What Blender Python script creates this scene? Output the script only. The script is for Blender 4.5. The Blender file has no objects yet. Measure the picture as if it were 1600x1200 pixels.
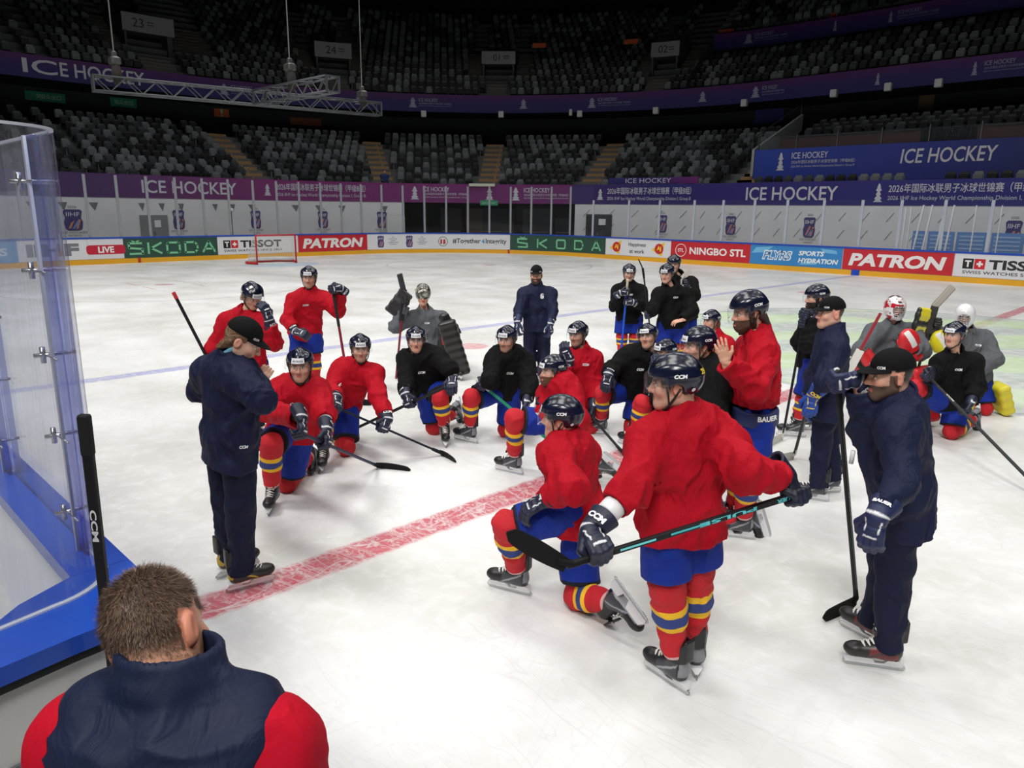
import bpy, math, random
import numpy as np
from mathutils import Matrix, Vector
random.seed(7); RNG = np.random.default_rng(7)
scene = bpy.context.scene
COL = scene.collection
# ------------------------------------------------------------------ camera
CAM = np.array([4.2532, -15.8540, 2.4125]); YAW, PITCH, ROLL, FPX = 2.35409, 0.23077, 0.011131, 1161.0
FW = np.array([math.cos(YAW) * math.cos(PITCH), math.sin(YAW) * math.cos(PITCH), -math.sin(PITCH)])
_r = np.cross(FW, [0, 0, 1.0]); _r /= np.linalg.norm(_r); _u = np.cross(_r, FW)
RT = math.cos(ROLL) * _r + math.sin(ROLL) * _u; UP = -math.sin(ROLL) * _r + math.cos(ROLL) * _u
FH = np.array([math.cos(YAW), math.sin(YAW), 0.0]); RH = np.array([math.sin(YAW), -math.cos(YAW), 0.0])
cam_data = bpy.data.cameras.new('camera'); cam_data.sensor_width = 36.0; cam_data.lens = FPX / 1600 * 36
cam_data.clip_start = 0.05; cam_data.clip_end = 300
cam = bpy.data.objects.new('camera', cam_data); COL.objects.link(cam)
M = Matrix.Identity(4)
for i in range(3):
    M[i][0], M[i][1], M[i][2], M[i][3] = RT[i], UP[i], -FW[i], CAM[i]
cam.matrix_world = M; scene.camera = cam
# ------------------------------------------------------------------ light
scene.view_settings.view_transform = 'Standard'; scene.view_settings.look = 'None'
scene.view_settings.exposure = 0.0; scene.view_settings.gamma = 1.0; scene.view_settings.use_curve_mapping = False
scene.cycles.transparent_max_bounces = 32; scene.cycles.max_bounces = 6; scene.cycles.diffuse_bounces = 3
scene.cycles.caustics_reflective = False; scene.cycles.caustics_refractive = False
world = bpy.data.worlds.new('world'); scene.world = world; world.use_nodes = True
world.node_tree.nodes['Background'].inputs[0].default_value = (0.6, 0.65, 0.75, 1)
world.node_tree.nodes['Background'].inputs[1].default_value = 0.004
def rink_lamp(x, y, w=7.0, power=440):
    l = bpy.data.lights.new('rink_floodlight', 'AREA'); l.shape = 'RECTANGLE'; l.size = w; l.size_y = w * 0.55
    l.energy = power; l.spread = math.radians(138); l.color = (1.0, 0.985, 0.955)
    o = bpy.data.objects.new('rink_floodlight', l); COL.objects.link(o); o.location = (x, y, 21)
    o['label'] = 'white floodlight bank hanging high over the ice'; o['category'] = 'light'; o['group'] = 'floodlights over the ice'
for lx in (-16, -4, 8):      # unseen fill lights added on the near side to brighten the faces
    l = bpy.data.lights.new('side_fill_light', 'AREA'); l.shape = 'RECTANGLE'; l.size = 6; l.size_y = 2.5; l.energy = 470; l.spread = math.radians(75); l.color = (1.0, 0.985, 0.955)
    o = bpy.data.objects.new('side_fill_light', l); COL.objects.link(o); o.location = (lx, -21, 17)
    o.rotation_euler = (Vector((lx - 1.5, -6.5, 0)) - Vector((lx, -21, 17))).to_track_quat('-Z', 'Y').to_euler()
    o['label'] = 'added unseen fill light above the near side aimed at the ice'; o['category'] = 'light'; o['group'] = 'added side fill lights'
l = bpy.data.lights.new('bench_fill_light', 'AREA'); l.shape = 'RECTANGLE'; l.size = 4; l.size_y = 2; l.energy = 120; l.spread = math.radians(60); l.color = (1.0, 0.985, 0.955)  # extra fill light, added to lift the bench wall and the man's back
o = bpy.data.objects.new('bench_fill_light', l); COL.objects.link(o); o.location = (8.5, -24, 13); o.rotation_euler = (Vector((1.5, -15, .5)) - Vector((8.5, -24, 13))).to_track_quat('-Z', 'Y').to_euler()
o['label'] = 'added unseen fill light high behind the team bench'; o['category'] = 'light'
for lx in (-26, -15, -4, 7):
    for ly in (-10.5, 0, 10.5):
        rink_lamp(lx, ly)
# ------------------------------------------------------------------ helpers
def ray_dir(px, py): return FW + RT * ((px - 800) / FPX) - UP * ((py - 600) / FPX)
def at_z(px, py, z):
    d = ray_dir(px, py); return CAM + d * ((z - CAM[2]) / d[2])
def at_depth(px, py, D): return CAM + ray_dir(px, py) * D
def nrm(v):
    v = np.asarray(v, float); return v / (np.linalg.norm(v) + 1e-12)
def tag(o, label=None, cat=None, group=None, kind=None):
    if label: o['label'] = label
    if cat: o['category'] = cat
    if group: o['group'] = group
    if kind: o['kind'] = kind
    return o
def empty(name, loc=(0, 0, 0), label=None, cat=None, group=None):
    o = bpy.data.objects.new(name, None); COL.objects.link(o); o.location = [float(c) for c in loc]; o.empty_display_size = 0.1
    return tag(o, label, cat, group)
def link(name, me, mats=None, parent=None, loc=None):
    if mats is not None:
        if not isinstance(mats, (list, tuple)): mats = [mats]
        if len(me.materials) == 0:
            for m in mats: me.materials.append(m)
    o = bpy.data.objects.new(name, me); COL.objects.link(o)
    if parent is not None:
        o.parent = parent
        if parent.type == 'EMPTY' or parent.parent is None:
            root = parent
        o.matrix_parent_inverse = Matrix.Identity(4)
    if loc is not None: o.location = [float(c) for c in loc]
    return o
def world_child(name, me, mats, parent):
    """mesh given in world coordinates, parented to an (unrotated) thing"""
    off = Vector((0, 0, 0)); q = parent
    while q is not None:
        off += q.location; q = q.parent
    o = link(name, me, mats, parent); o.location = -off
    return o
def mesh_of(name, V, Fc, smooth=True, mi=None, attrs=None):
    me = bpy.data.meshes.new(name)
    V = np.asarray(V, np.float32)
    if isinstance(Fc, np.ndarray) and Fc.ndim == 2:
        n, k = Fc.shape
        me.vertices.add(len(V)); me.vertices.foreach_set('co', V.ravel())
        me.loops.add(n * k); me.loops.foreach_set('vertex_index', Fc.astype(np.int32).ravel())
        me.polygons.add(n); me.polygons.foreach_set('loop_start', np.arange(0, n * k, k, dtype=np.int32))
        me.update(calc_edges=True)
    else:
        me.from_pydata(V.tolist(), [], [list(map(int, f)) for f in Fc])
    me.polygons.foreach_set('use_smooth', np.full(len(me.polygons), smooth))
    if mi is not None: me.polygons.foreach_set('material_index', np.asarray(mi, np.int32))
    for k, a in (attrs or {}).items():
        a = np.asarray(a, np.float32)
        if a.ndim == 1:
            at = me.attributes.new(k, 'FLOAT', 'POINT'); at.data.foreach_set('value', a)
        else:
            at = me.attributes.new(k, 'FLOAT_COLOR', 'POINT'); at.data.foreach_set('color', a.ravel())
    me.validate(); me.update()
    return me
class MB:
    """collects polygons of one mesh"""
    def __init__(s): s.V = []; s.F = []; s.mi = []
    def add(s, V, F, mi=0):
        b = len(s.V); s.V += [tuple(map(float, v)) for v in V]; s.F += [[b + i for i in f] for f in F]; s.mi += [mi] * len(F); return s
    def box(s, c, size, R=None, mi=0, taper=1.0):
        hx, hy, hz = [q / 2 for q in size]
        P = np.array([(x * hx * (taper if z > 0 else 1), y * hy * (taper if z > 0 else 1), z * hz) for z in (-1, 1) for y in (-1, 1) for x in (-1, 1)])
        if R is not None: P = P @ np.asarray(R).T
        P = P + np.asarray(c)
        return s.add(P, [(0, 2, 3, 1), (4, 5, 7, 6), (0, 1, 5, 4), (2, 6, 7, 3), (0, 4, 6, 2), (1, 3, 7, 5)], mi)
    def rbox(s, c, size, R=None, mi=0, b=0.01):
        """box with chamfered vertical and horizontal edges"""
        hx, hy, hz = [q / 2 for q in size]; b = min(b, hx * .9, hy * .9, hz * .9)
        P = []; 
        rings = [(-hz, -b), (-hz + b, 0), (hz - b, 0), (hz, -b)]
        for z, o in rings:
            x, y = hx + o, hy + o
            P += [(-x + b, -y, z), (x - b, -y, z), (x, -y + b, z), (x, y - b, z), (x - b, y, z), (-x + b, y, z), (-x, y - b, z), (-x, -y + b, z)]
        P = np.array(P)
        if R is not None: P = P @ np.asarray(R).T
        P = P + np.asarray(c)
        F = [tuple(range(7, -1, -1)), tuple(range(24, 32))]
        for k in range(3):
            for i in range(8):
                j = (i + 1) % 8; F.append((k * 8 + i, k * 8 + j, k * 8 + 8 + j, k * 8 + 8 + i))
        return s.add(P, F, mi)
    def tube(s, pts, r, n=8, mi=0, cap=True, flat=None):
        pts = [np.asarray(p, float) for p in pts]; m = len(pts)
        rs = r if isinstance(r, (list, tuple, np.ndarray)) else [r] * m
        T = [nrm(pts[min(i + 1, m - 1)] - pts[max(i - 1, 0)]) for i in range(m)]
        a = np.array([0, 0, 1.0]) if abs(T[0][2]) < 0.9 else np.array([1.0, 0, 0])
        u = nrm(np.cross(T[0], a)); V = []
        for i in range(m):
            u = nrm(u - T[i] * (u @ T[i])); w = np.cross(T[i], u)
            for k in range(n):
                t = 2 * math.pi * (k + .5) / n
                V.append(pts[i] + rs[i] * (math.cos(t) * u + math.sin(t) * w * (flat or 1)))
        F = [(i * n + k, i * n + (k + 1) % n, (i + 1) * n + (k + 1) % n, (i + 1) * n + k) for i in range(m - 1) for k in range(n)]
        if cap: F += [tuple(range(n - 1, -1, -1)), tuple(range((m - 1) * n, m * n))]
        return s.add(V, F, mi)
    def bar(s, a, b, w, h, up=(0, 0, 1), mi=0):
        a = np.asarray(a, float); b = np.asarray(b, float); t = nrm(b - a); u = nrm(np.cross(t, up)); v = np.cross(u, t)
        return s.box((a + b) / 2, (w, np.linalg.norm(b - a), h), np.array([u, t, v]).T, mi)
    def strip(s, A, B, mi=0):
        n = len(A); return s.add(list(A) + list(B), [(i, i + 1, n + i + 1, n + i) for i in range(n - 1)], mi)
    def mesh(s, name='m', smooth=False): 
        me = mesh_of(name, s.V, s.F, smooth, s.mi); return me
    def build(s, name, mats, parent=None, smooth=False, wc=True):
        me = s.mesh(name, smooth)
        if parent is None: return link(name, me, mats)
        return world_child(name, me, mats, parent) if wc else link(name, me, mats, parent)
# ------------------------------------------------------------------ materials
MATS = {}
def lin(c): return tuple((x / 12.92 if x <= .04045 else ((x + .055) / 1.055) ** 2.4) for x in (v / 255 for v in c))
def mat(name, rgb=(128, 128, 128), rough=.6, metal=0.0, bump=0.0, bscale=40.0, var=0.0, vscale=6.0, coat=0.0, spec=.5, sheen=0.0, attr=None, ramp=None, emit=None, estr=1.0, wrinkle=0.0):
    if name in MATS: return MATS[name]
    m = bpy.data.materials.new(name); m.use_nodes = True; nt = m.node_tree; N = nt.nodes; L = nt.links
    b = N['Principled BSDF']; c = lin(rgb)
    b.inputs['Base Color'].default_value = (*c, 1); b.inputs['Roughness'].default_value = rough; b.inputs['Metallic'].default_value = metal
    b.inputs['Specular IOR Level'].default_value = spec
    if coat: b.inputs['Coat Weight'].default_value = coat; b.inputs['Coat Roughness'].default_value = .06
    if sheen: b.inputs['Sheen Weight'].default_value = sheen; b.inputs['Sheen Roughness'].default_value = .5
    tc = N.new('ShaderNodeTexCoord'); src = None
    if ramp is not None:
        at = N.new('ShaderNodeAttribute'); at.attribute_name = attr
        cr = N.new('ShaderNodeValToRGB'); cr.color_ramp.interpolation = 'CONSTANT'
        els = cr.color_ramp.elements
        while len(els) < len(ramp): els.new(.5)
        for e, (p, col) in zip(els, ramp): e.position = p
        for e, (p, col) in zip(els, ramp): e.color = (*lin(col), 1)
        L.new(at.outputs['Fac'], cr.inputs[0]); src = cr.outputs[0]
    elif attr is not None:
        at = N.new('ShaderNodeAttribute'); at.attribute_name = attr; src = at.outputs['Color']
    if var:
        nz = N.new('ShaderNodeTexNoise'); nz.inputs['Scale'].default_value = vscale; nz.inputs['Detail'].default_value = 5
        L.new(tc.outputs['Object'], nz.inputs['Vector'])
        mr = N.new('ShaderNodeMapRange'); mr.inputs[3].default_value = 1 - var; mr.inputs[4].default_value = 1 + var; mr.inputs[1].default_value = .25; mr.inputs[2].default_value = .75
        L.new(nz.outputs['Fac'], mr.inputs[0])
        mx = N.new('ShaderNodeMix'); mx.data_type = 'RGBA'; mx.blend_type = 'MULTIPLY'; mx.inputs['Factor'].default_value = 1
        if src is None: mx.inputs['A'].default_value = (*c, 1)
        else: L.new(src, mx.inputs['A'])
        cb = N.new('ShaderNodeCombineColor')
        for i in range(3): L.new(mr.outputs[0], cb.inputs[i])
        L.new(cb.outputs[0], mx.inputs['B']); src = mx.outputs['Result']
    if src is not None: L.new(src, b.inputs['Base Color'])
    if bump:
        nz = N.new('ShaderNodeTexNoise'); nz.inputs['Scale'].default_value = bscale; nz.inputs['Detail'].default_value = 4
        L.new(tc.outputs['Object'], nz.inputs['Vector'])
        bp = N.new('ShaderNodeBump'); bp.inputs['Strength'].default_value = bump; bp.inputs['Distance'].default_value = .02
        L.new(nz.outputs['Fac'], bp.inputs['Height']); L.new(bp.outputs[0], b.inputs['Normal'])
    if wrinkle:
        mp = N.new('ShaderNodeMapping'); mp.inputs['Rotation'].default_value = (.5, .3, .8); mp.inputs['Scale'].default_value = (1, 1, .45)
        nz = N.new('ShaderNodeTexNoise'); nz.inputs['Scale'].default_value = 11; nz.inputs['Detail'].default_value = 3; nz.inputs['Distortion'].default_value = 1.4
        L.new(tc.outputs['Object'], mp.inputs[0]); L.new(mp.outputs[0], nz.inputs['Vector'])
        bq = N.new('ShaderNodeBump'); bq.inputs['Strength'].default_value = wrinkle; bq.inputs['Distance'].default_value = .03
        L.new(nz.outputs['Fac'], bq.inputs['Height']); L.new(bq.outputs[0], b.inputs['Normal'])
        if bump: L.new(bq.outputs[0], bp.inputs['Normal']); L.new(bp.outputs[0], b.inputs['Normal'])
    if emit is not None:
        b.inputs['Emission Color'].default_value = (*lin(emit), 1); b.inputs['Emission Strength'].default_value = estr
    MATS[name] = m; return m
def glass_mat(name, tint=(251, 252, 253), haze=0.03, hazecol=(225, 228, 235), streak=0.0, ior=1.35):
    if name in MATS: return MATS[name]
    m = bpy.data.materials.new(name); m.use_nodes = True; nt = m.node_tree; N = nt.nodes; L = nt.links; N.clear()
    out = N.new('ShaderNodeOutputMaterial'); tr = N.new('ShaderNodeBsdfTransparent'); tr.inputs[0].default_value = (*lin(tint), 1)
    gl = N.new('ShaderNodeBsdfGlossy'); gl.inputs['Roughness'].default_value = .04
    fr = N.new('ShaderNodeFresnel'); fr.inputs['IOR'].default_value = ior
    df = N.new('ShaderNodeBsdfDiffuse'); df.inputs[0].default_value = (*lin(hazecol), 1)
    m1 = N.new('ShaderNodeMixShader'); m2 = N.new('ShaderNodeMixShader')
    L.new(tr.outputs[0], m1.inputs[1]); L.new(df.outputs[0], m1.inputs[2]); m1.inputs[0].default_value = haze
    if streak:
        tc = N.new('ShaderNodeTexCoord'); mp = N.new('ShaderNodeMapping'); mp.inputs['Scale'].default_value = (14, 14, .7)
        nz = N.new('ShaderNodeTexNoise'); nz.inputs['Scale'].default_value = 1.6; nz.inputs['Detail'].default_value = 6
        L.new(tc.outputs['Object'], mp.inputs[0]); L.new(mp.outputs[0], nz.inputs['Vector'])
        mr = N.new('ShaderNodeMapRange'); mr.inputs[1].default_value = .45; mr.inputs[2].default_value = .75; mr.inputs[3].default_value = haze; mr.inputs[4].default_value = haze + streak
        L.new(nz.outputs['Fac'], mr.inputs[0]); L.new(mr.outputs[0], m1.inputs[0])
    ge = N.new('ShaderNodeNewGeometry'); iv = N.new('ShaderNodeMath'); iv.operation = 'SUBTRACT'; iv.inputs[0].default_value = 1.0; L.new(ge.outputs['Backfacing'], iv.inputs[1])
    mu = N.new('ShaderNodeMath'); mu.operation = 'MULTIPLY'; L.new(fr.outputs[0], mu.inputs[0]); L.new(iv.outputs[0], mu.inputs[1])
    L.new(mu.outputs[0], m2.inputs[0]); L.new(m1.outputs[0], m2.inputs[1]); L.new(gl.outputs[0], m2.inputs[2])
    L.new(m2.outputs[0], out.inputs[0]); MATS[name] = m; return m
# ------------------------------------------------------------------ lettering
_TX = {}
def text2d(body, bold=0.0, shear=0.0, spacing=1.0):
    """filled letters, cap height about 0.73, returned centred: (N,2) vertices, faces, width, height"""
    key = (body, bold, shear, spacing)
    if key in _TX: return _TX[key]
    cu = bpy.data.curves.new('t', 'FONT'); cu.body = body; cu.size = 1.0; cu.offset = bold; cu.shear = shear; cu.space_character = spacing
    cu.resolution_u = 3; cu.fill_mode = 'FRONT'
    o = bpy.data.objects.new('t', cu); COL.objects.link(o)
    dg = bpy.context.evaluated_depsgraph_get(); me = o.evaluated_get(dg).to_mesh()
    V = np.array([v.co[:2] for v in me.vertices]) if len(me.vertices) else np.zeros((0, 2))
    F = [list(q.vertices) for q in me.polygons]
    o.evaluated_get(dg).to_mesh_clear(); bpy.data.objects.remove(o); bpy.data.curves.remove(cu)
    if len(V):
        lo, hi = V.min(0), V.max(0); V = V - (lo + hi) / 2; wh = hi - lo
    else: wh = (1, 1)
    _TX[key] = (V, F, wh[0], wh[1]); return _TX[key]
def fit_text(body, w=None, h=None, **k):
    V, F, tw, th = text2d(body, **k)
    if w and h: s = np.array([w / tw, h / th])
    elif h: s = np.array([h / th, h / th])
    else: s = np.array([w / tw, w / tw])
    return V * s, F
def rect2d(w, h, nx=1, r=0.0):
    if r:
        P = []
        for cx, cy, a0 in ((w/2-r, h/2-r, 0), (-w/2+r, h/2-r, 90), (-w/2+r, -h/2+r, 180), (w/2-r, -h/2+r, 270)):
            for k in range(5):
                a = math.radians(a0 + k * 22.5); P.append((cx + r * math.cos(a), cy + r * math.sin(a)))
        return np.array(P), [list(range(len(P)))]
    xs = np.linspace(-w/2, w/2, nx + 1)
    P = [(x, -h/2) for x in xs] + [(x, h/2) for x in xs]
    return np.array(P), [(i, i + 1, nx + 2 + i, nx + 1 + i) for i in range(nx)]
# ================================================================== paths
class Ring:
    def __init__(s, cx, cy, R): s.cx, s.cy, s.R = cx, cy, R; s.L = math.pi / 2 * R
    def at(s, u, d=0.0):
        """point, outward normal and tangent at run u (u grows to the right seen from the ice); u=0 where end straight meets far corner"""
        if u < -2 * s.cy:
            a = min((-2 * s.cy - u) / s.R, math.pi / 2); n = np.array([-math.cos(a), -math.sin(a)]); c = np.array([-s.cx, -s.cy])
            return c + n * (s.R + d), n, np.array([-n[1] * -1, n[0] * -1]) * 1.0
        if u <= 0: return np.array([-s.cx - s.R - d, s.cy + u]), np.array([-1.0, 0]), np.array([0, 1.0])
        if u < s.L:
            a = u / s.R; n = np.array([-math.cos(a), math.sin(a)]); return np.array([-s.cx, s.cy]) + n * (s.R + d), n, np.array([math.sin(a), math.cos(a)])
        return np.array([-s.cx + u - s.L, s.cy + s.R + d]), np.array([0, 1.0]), np.array([1.0, 0])
    def P(s, u, d, z):
        p, n, t = s.at(u, d); return (p[0], p[1], z)
    def k(s, u, d): return s.R / (s.R + d) if 0 < u < s.L else 1.0
    def sdf(s, P, d):
        ax = abs(P[0]) - s.cx; ay = abs(P[1]) - s.cy
        return math.hypot(max(ax, 0), max(ay, 0)) + min(max(ax, ay), 0) - s.R - d
    def hit(s, px, py, d):
        D = ray_dir(px, py); a, b = 5.0, 140.0
        for _ in range(50):
            m = (a + b) / 2
            if s.sdf(CAM + D * m, d) < 0: a = m
            else: b = m
        P = CAM + D * a
        if P[1] < s.cy and P[0] < -s.cx: u = P[1] - s.cy
        elif P[0] < -s.cx: u = s.R * math.atan2(P[1] - s.cy, -(P[0] + s.cx))
        else: u = s.L + P[0] + s.cx
        return u, P[2]
RINK = Ring(21.5, 6.5, 8.5); STAND = Ring(18.0, 3.0, 12.0)
def wrap(ring, V2, F, u0, z0, d, mb, mi=0):
    mb.add([ring.P(u0 + x, d, z0 + y) for x, y in V2], F, mi)
def wrapk(ring, V2, F, u0, z0, d, mb, mi=0):
    k = ring.k(u0, d); mb.add([ring.P(u0 + x * k, d, z0 + y) for x, y in V2], F, mi)
def band(ring, u0, u1, d0, z0, d1, z1, step=.6, mi=0, mb=None):
    mb = mb or MB(); n = max(2, int((u1 - u0) / step)); us = np.linspace(u0, u1, n + 1)
    mb.strip([ring.P(u, d0, z0) for u in us], [ring.P(u, d1, z1) for u in us], mi); return mb
def slab(ring, u0, u1, d0, d1, z0, z1, step=.6, mi=0, mb=None):
    """closed curved bar"""
    mb = mb or MB(); n = max(1, int(math.ceil((u1 - u0) / step))); us = np.linspace(u0, u1, n + 1); V = []
    for u in us: V += [ring.P(u, d0, z0), ring.P(u, d1, z0), ring.P(u, d1, z1), ring.P(u, d0, z1)]
    F = [(4*i+k, 4*i+(k+1) % 4, 4*i+4+(k+1) % 4, 4*i+4+k) for i in range(n) for k in range(4)] + [(3, 2, 1, 0), (4*n, 4*n+1, 4*n+2, 4*n+3)]
    return mb.add(V, F, mi)
# ================================================================== ice
def ice_material():
    m = bpy.data.materials.new('ice'); m.use_nodes = True; nt = m.node_tree; N = nt.nodes; L = nt.links; b = N['Principled BSDF']
    tc = N.new('ShaderNodeTexCoord'); sp = N.new('ShaderNodeSeparateXYZ'); L.new(tc.outputs['Object'], sp.inputs[0])
    def math_(op, a, c=None, e=None):
        n = N.new('ShaderNodeMath'); n.operation = op
        for i, v in enumerate((a, c, e)):
            if v is None: continue
            if isinstance(v, (int, float)): n.inputs[i].default_value = v
            else: L.new(v, n.inputs[i])
        return n.outputs[0]
    X, Y = sp.outputs[0], sp.outputs[1]
    def noise(scale, det=4, vec=None, dist=0.0, rough=.5):
        n = N.new('ShaderNodeTexNoise'); n.inputs['Scale'].default_value = scale; n.inputs['Detail'].default_value = det
        n.inputs['Distortion'].default_value = dist; n.inputs['Roughness'].default_value = rough
        L.new(vec if vec is not None else tc.outputs['Object'], n.inputs['Vector']); return n.outputs['Fac']
    def rng(v, a, b_, c=0.0, d=1.0):
        n = N.new('ShaderNodeMapRange'); n.clamp = True
        for i, q in enumerate((a, b_, c, d)): n.inputs[1 + i].default_value = q
        L.new(v, n.inputs[0]); return n.outputs[0]
    def mix(f, A, B):
        n = N.new('ShaderNodeMix'); n.data_type = 'RGBA'
        if isinstance(f, float): n.inputs['Factor'].default_value = f
        else: L.new(f, n.inputs['Factor'])
        for k, v in (('A', A), ('B', B)):
            if isinstance(v, tuple): n.inputs[k].default_value = (*lin(v), 1)
            else: L.new(v, n.inputs[k])
        return n.outputs['Result']
    # skate cuts: thin arcs from several stretched, warped noises
    def cuts(rot, sx, sy, sc, w):
        mp = N.new('ShaderNodeMapping'); mp.inputs['Rotation'].default_value = (0, 0, rot); mp.inputs['Scale'].default_value = (sx, sy, 1)
        wv = N.new('ShaderNodeTexNoise'); wv.inputs['Scale'].default_value = .35; wv.inputs['Detail'].default_value = 1
        L.new(tc.outputs['Object'], wv.inputs['Vector'])
        va = N.new('ShaderNodeVectorMath'); va.operation = 'MULTIPLY_ADD'; va.inputs[1].default_value = (2.2, 2.2, 0); 
        L.new(wv.outputs['Color'], va.inputs[0]); L.new(tc.outputs['Object'], va.inputs[2]); L.new(va.outputs[0], mp.inputs[0])
        v = noise(sc, 2, mp.outputs[0]); v = math_('ABSOLUTE', math_('SUBTRACT', v, .5)); return rng(v, 0.0, w, 1.0, 0.0)
    c1 = cuts(.4, .35, 2.2, 1.7, .008); c2 = cuts(-.7, 2.0, .3, 1.6, .008); c3 = cuts(1.3, .5, 2.6, 2.6, .012); c4 = cuts(2.1, .4, 3.0, 3.4, .014)
    allc = math_('MAXIMUM', math_('MAXIMUM', c1, c2), math_('MULTIPLY', math_('MAXIMUM', c3, c4), .7))
    patch = rng(noise(.55, 5), .38, .62)
    snow = rng(noise(7, 6, dist=.6), .45, .75)
    base = mix(patch, (213, 213, 209), (236, 237, 236))
    base = mix(math_('MULTIPLY', snow, .35), base, (246, 247, 248))
    base = mix(math_('MULTIPLY', math_('MULTIPLY', allc, patch), .26), base, (190, 192, 194))
    base = mix(math_('MULTIPLY', math_('MULTIPLY', c4, snow), .45), base, (252, 252, 252)); base = mix(math_('MULTIPLY', c2, .15), base, (250, 250, 250))
    white = mix(.5, (238, 238, 238), (250, 250, 250))
    worn = math_('MAXIMUM', math_('MULTIPLY', allc, .85), math_('MULTIPLY', rng(noise(16, 6, dist=1.5), .47, .68), .75))
    fade = math_('SUBTRACT', 1.0, math_('MULTIPLY', worn, .92))
    edge = math_('MULTIPLY', math_('SUBTRACT', noise(9, 5), .5), .07)
    def paint(base, mask, col, keep=1.0): return mix(math_('MULTIPLY', math_('MULTIPLY', mask, fade), keep), base, col)
    def stripe(v, c, hw, soft=.025):
        a = math_('ADD', math_('ABSOLUTE', math_('SUBTRACT', v, c)), edge); return rng(a, hw - soft, hw + soft, 1.0, 0.0)
    def dist2(cx, cy):
        dx = math_('SUBTRACT', X, cx); dy = math_('SUBTRACT', Y, cy)
        return math_('SQRT', math_('ADD', math_('MULTIPLY', dx, dx), math_('MULTIPLY', dy, dy)))
    # green and grey centre circle sheet over the red line
    base = paint(base, stripe(X, 0.0, .145), (194, 76, 94), .90)
    r0 = dist2(0.15, -0.3); disc = rng(r0, 5.25, 5.35, 1.0, 0.0)
    wob = math_('ADD', math_('ADD', math_('MULTIPLY', X, .75), math_('MULTIPLY', Y, -.95)), math_('MULTIPLY', noise(.5, 2), 2.4))
    wave = math_('SINE', math_('MULTIPLY', wob, 2.1)); gm = rng(wave, -.45, .35)
    swirl = mix(gm, (176, 190, 186), (196, 226, 166))
    swirl = mix(math_('MULTIPLY', rng(noise(2.2, 6, dist=2.0), .42, .62), .65), swirl, (226, 234, 222))
    base = mix(math_('MULTIPLY', disc, .72), base, swirl)
    ringm = rng(math_('ABSOLUTE', math_('SUBTRACT', r0, 5.3)), .06, .1, 1.0, 0.0)
    base = paint(base, ringm, (150, 158, 170), .6)
    base = paint(base, stripe(X, -7.15, .14, .02), (160, 164, 216), .8)
    base = paint(base, stripe(X, -26.0, .03, .015), (205, 110, 120), .6)
    for cx, cy in ((-20, 7), (-20, -7)):
        r = dist2(cx, cy)
        base = paint(base, rng(math_('ABSOLUTE', math_('SUBTRACT', r, 4.5)), .02, .045, 1.0, 0.0), (150, 120, 128), .6)
        base = paint(base, rng(r, .25, .32, 1.0, 0.0), (190, 120, 130), .75)
        for s in (-1, 1):
            ax = math_('ABSOLUTE', math_('SUBTRACT', math_('ABSOLUTE', math_('SUBTRACT', X, cx)), .75)); ay = math_('ABSOLUTE', math_('SUBTRACT', Y, cy + s * .75))
            base = paint(base, math_('MULTIPLY', rng(ax, .5, .55, 1.0, 0.0), rng(ay, .02, .045, 1.0, 0.0)), (200, 110, 120), .7)
    for cx, cy in ((-5.6, 7), (-5.6, -7), (5.6, 7)):
        base = paint(base, rng(dist2(cx, cy), .27, .33, 1.0, 0.0), (214, 120, 132), .75)
    cr = math_('MULTIPLY', rng(dist2(-26.0, 0), 1.75, 1.82, 1.0, 0.0), rng(X, -26.02, -25.98))
    base = paint(base, cr, (176, 205, 232), .9)
    L.new(base, b.inputs['Base Color']); b.inputs['Specular IOR Level'].default_value = .32
    rr = rng(noise(1.2, 4), .3, .7, .3, .46); L.new(rr, b.inputs['Roughness'])
    bp = N.new('ShaderNodeBump'); bp.inputs['Strength'].default_value = .12; bp.inputs['Distance'].default_value = .004
    L.new(math_('ADD', allc, snow), bp.inputs['Height']); L.new(bp.outputs[0], b.inputs['Normal'])
    return m
me = mesh_of('floor', [(-31, -15.12, 0), (32, -15.12, 0), (32, 16, 0), (-31, 16, 0)], [(0, 1, 2, 3)], False)
fl = link('floor', me, ice_material()); fl['kind'] = 'structure'
CONC = mat('concrete', (96, 98, 100), .8, var=.12, vscale=2); DARK = mat('dark_wall', (34, 36, 40), .85, var=.2, vscale=1.5)
BLACK = mat('black_paint', (16, 17, 19), .7); WOOD = mat('tread_wood', (148, 120, 84), .6, var=.2, vscale=9)
def struct(name, mb, mats, parent=None):
    o = mb.build(name, mats, parent); 
    if parent is None: o['kind'] = 'structure'
    return o
me = mesh_of('floor_arena', [(-75, -45, -.02), (-75, 75, -.02), (60, 75, -.02), (60, -45, -.02)], [(0, 1, 2, 3)], False)
o = link('floor_arena', me, mat('arena_floor', (70, 72, 76), .7)); o['kind'] = 'structure'
# roof and outer wall
o = MB().box((-8, 15, 30.2), (140, 120, .4)).build('ceiling', BLACK); o['kind'] = 'structure'
struct('wall_outer', band(STAND, -30, 55, 31, 0, 31, 30, 2.0), DARK)
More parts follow.
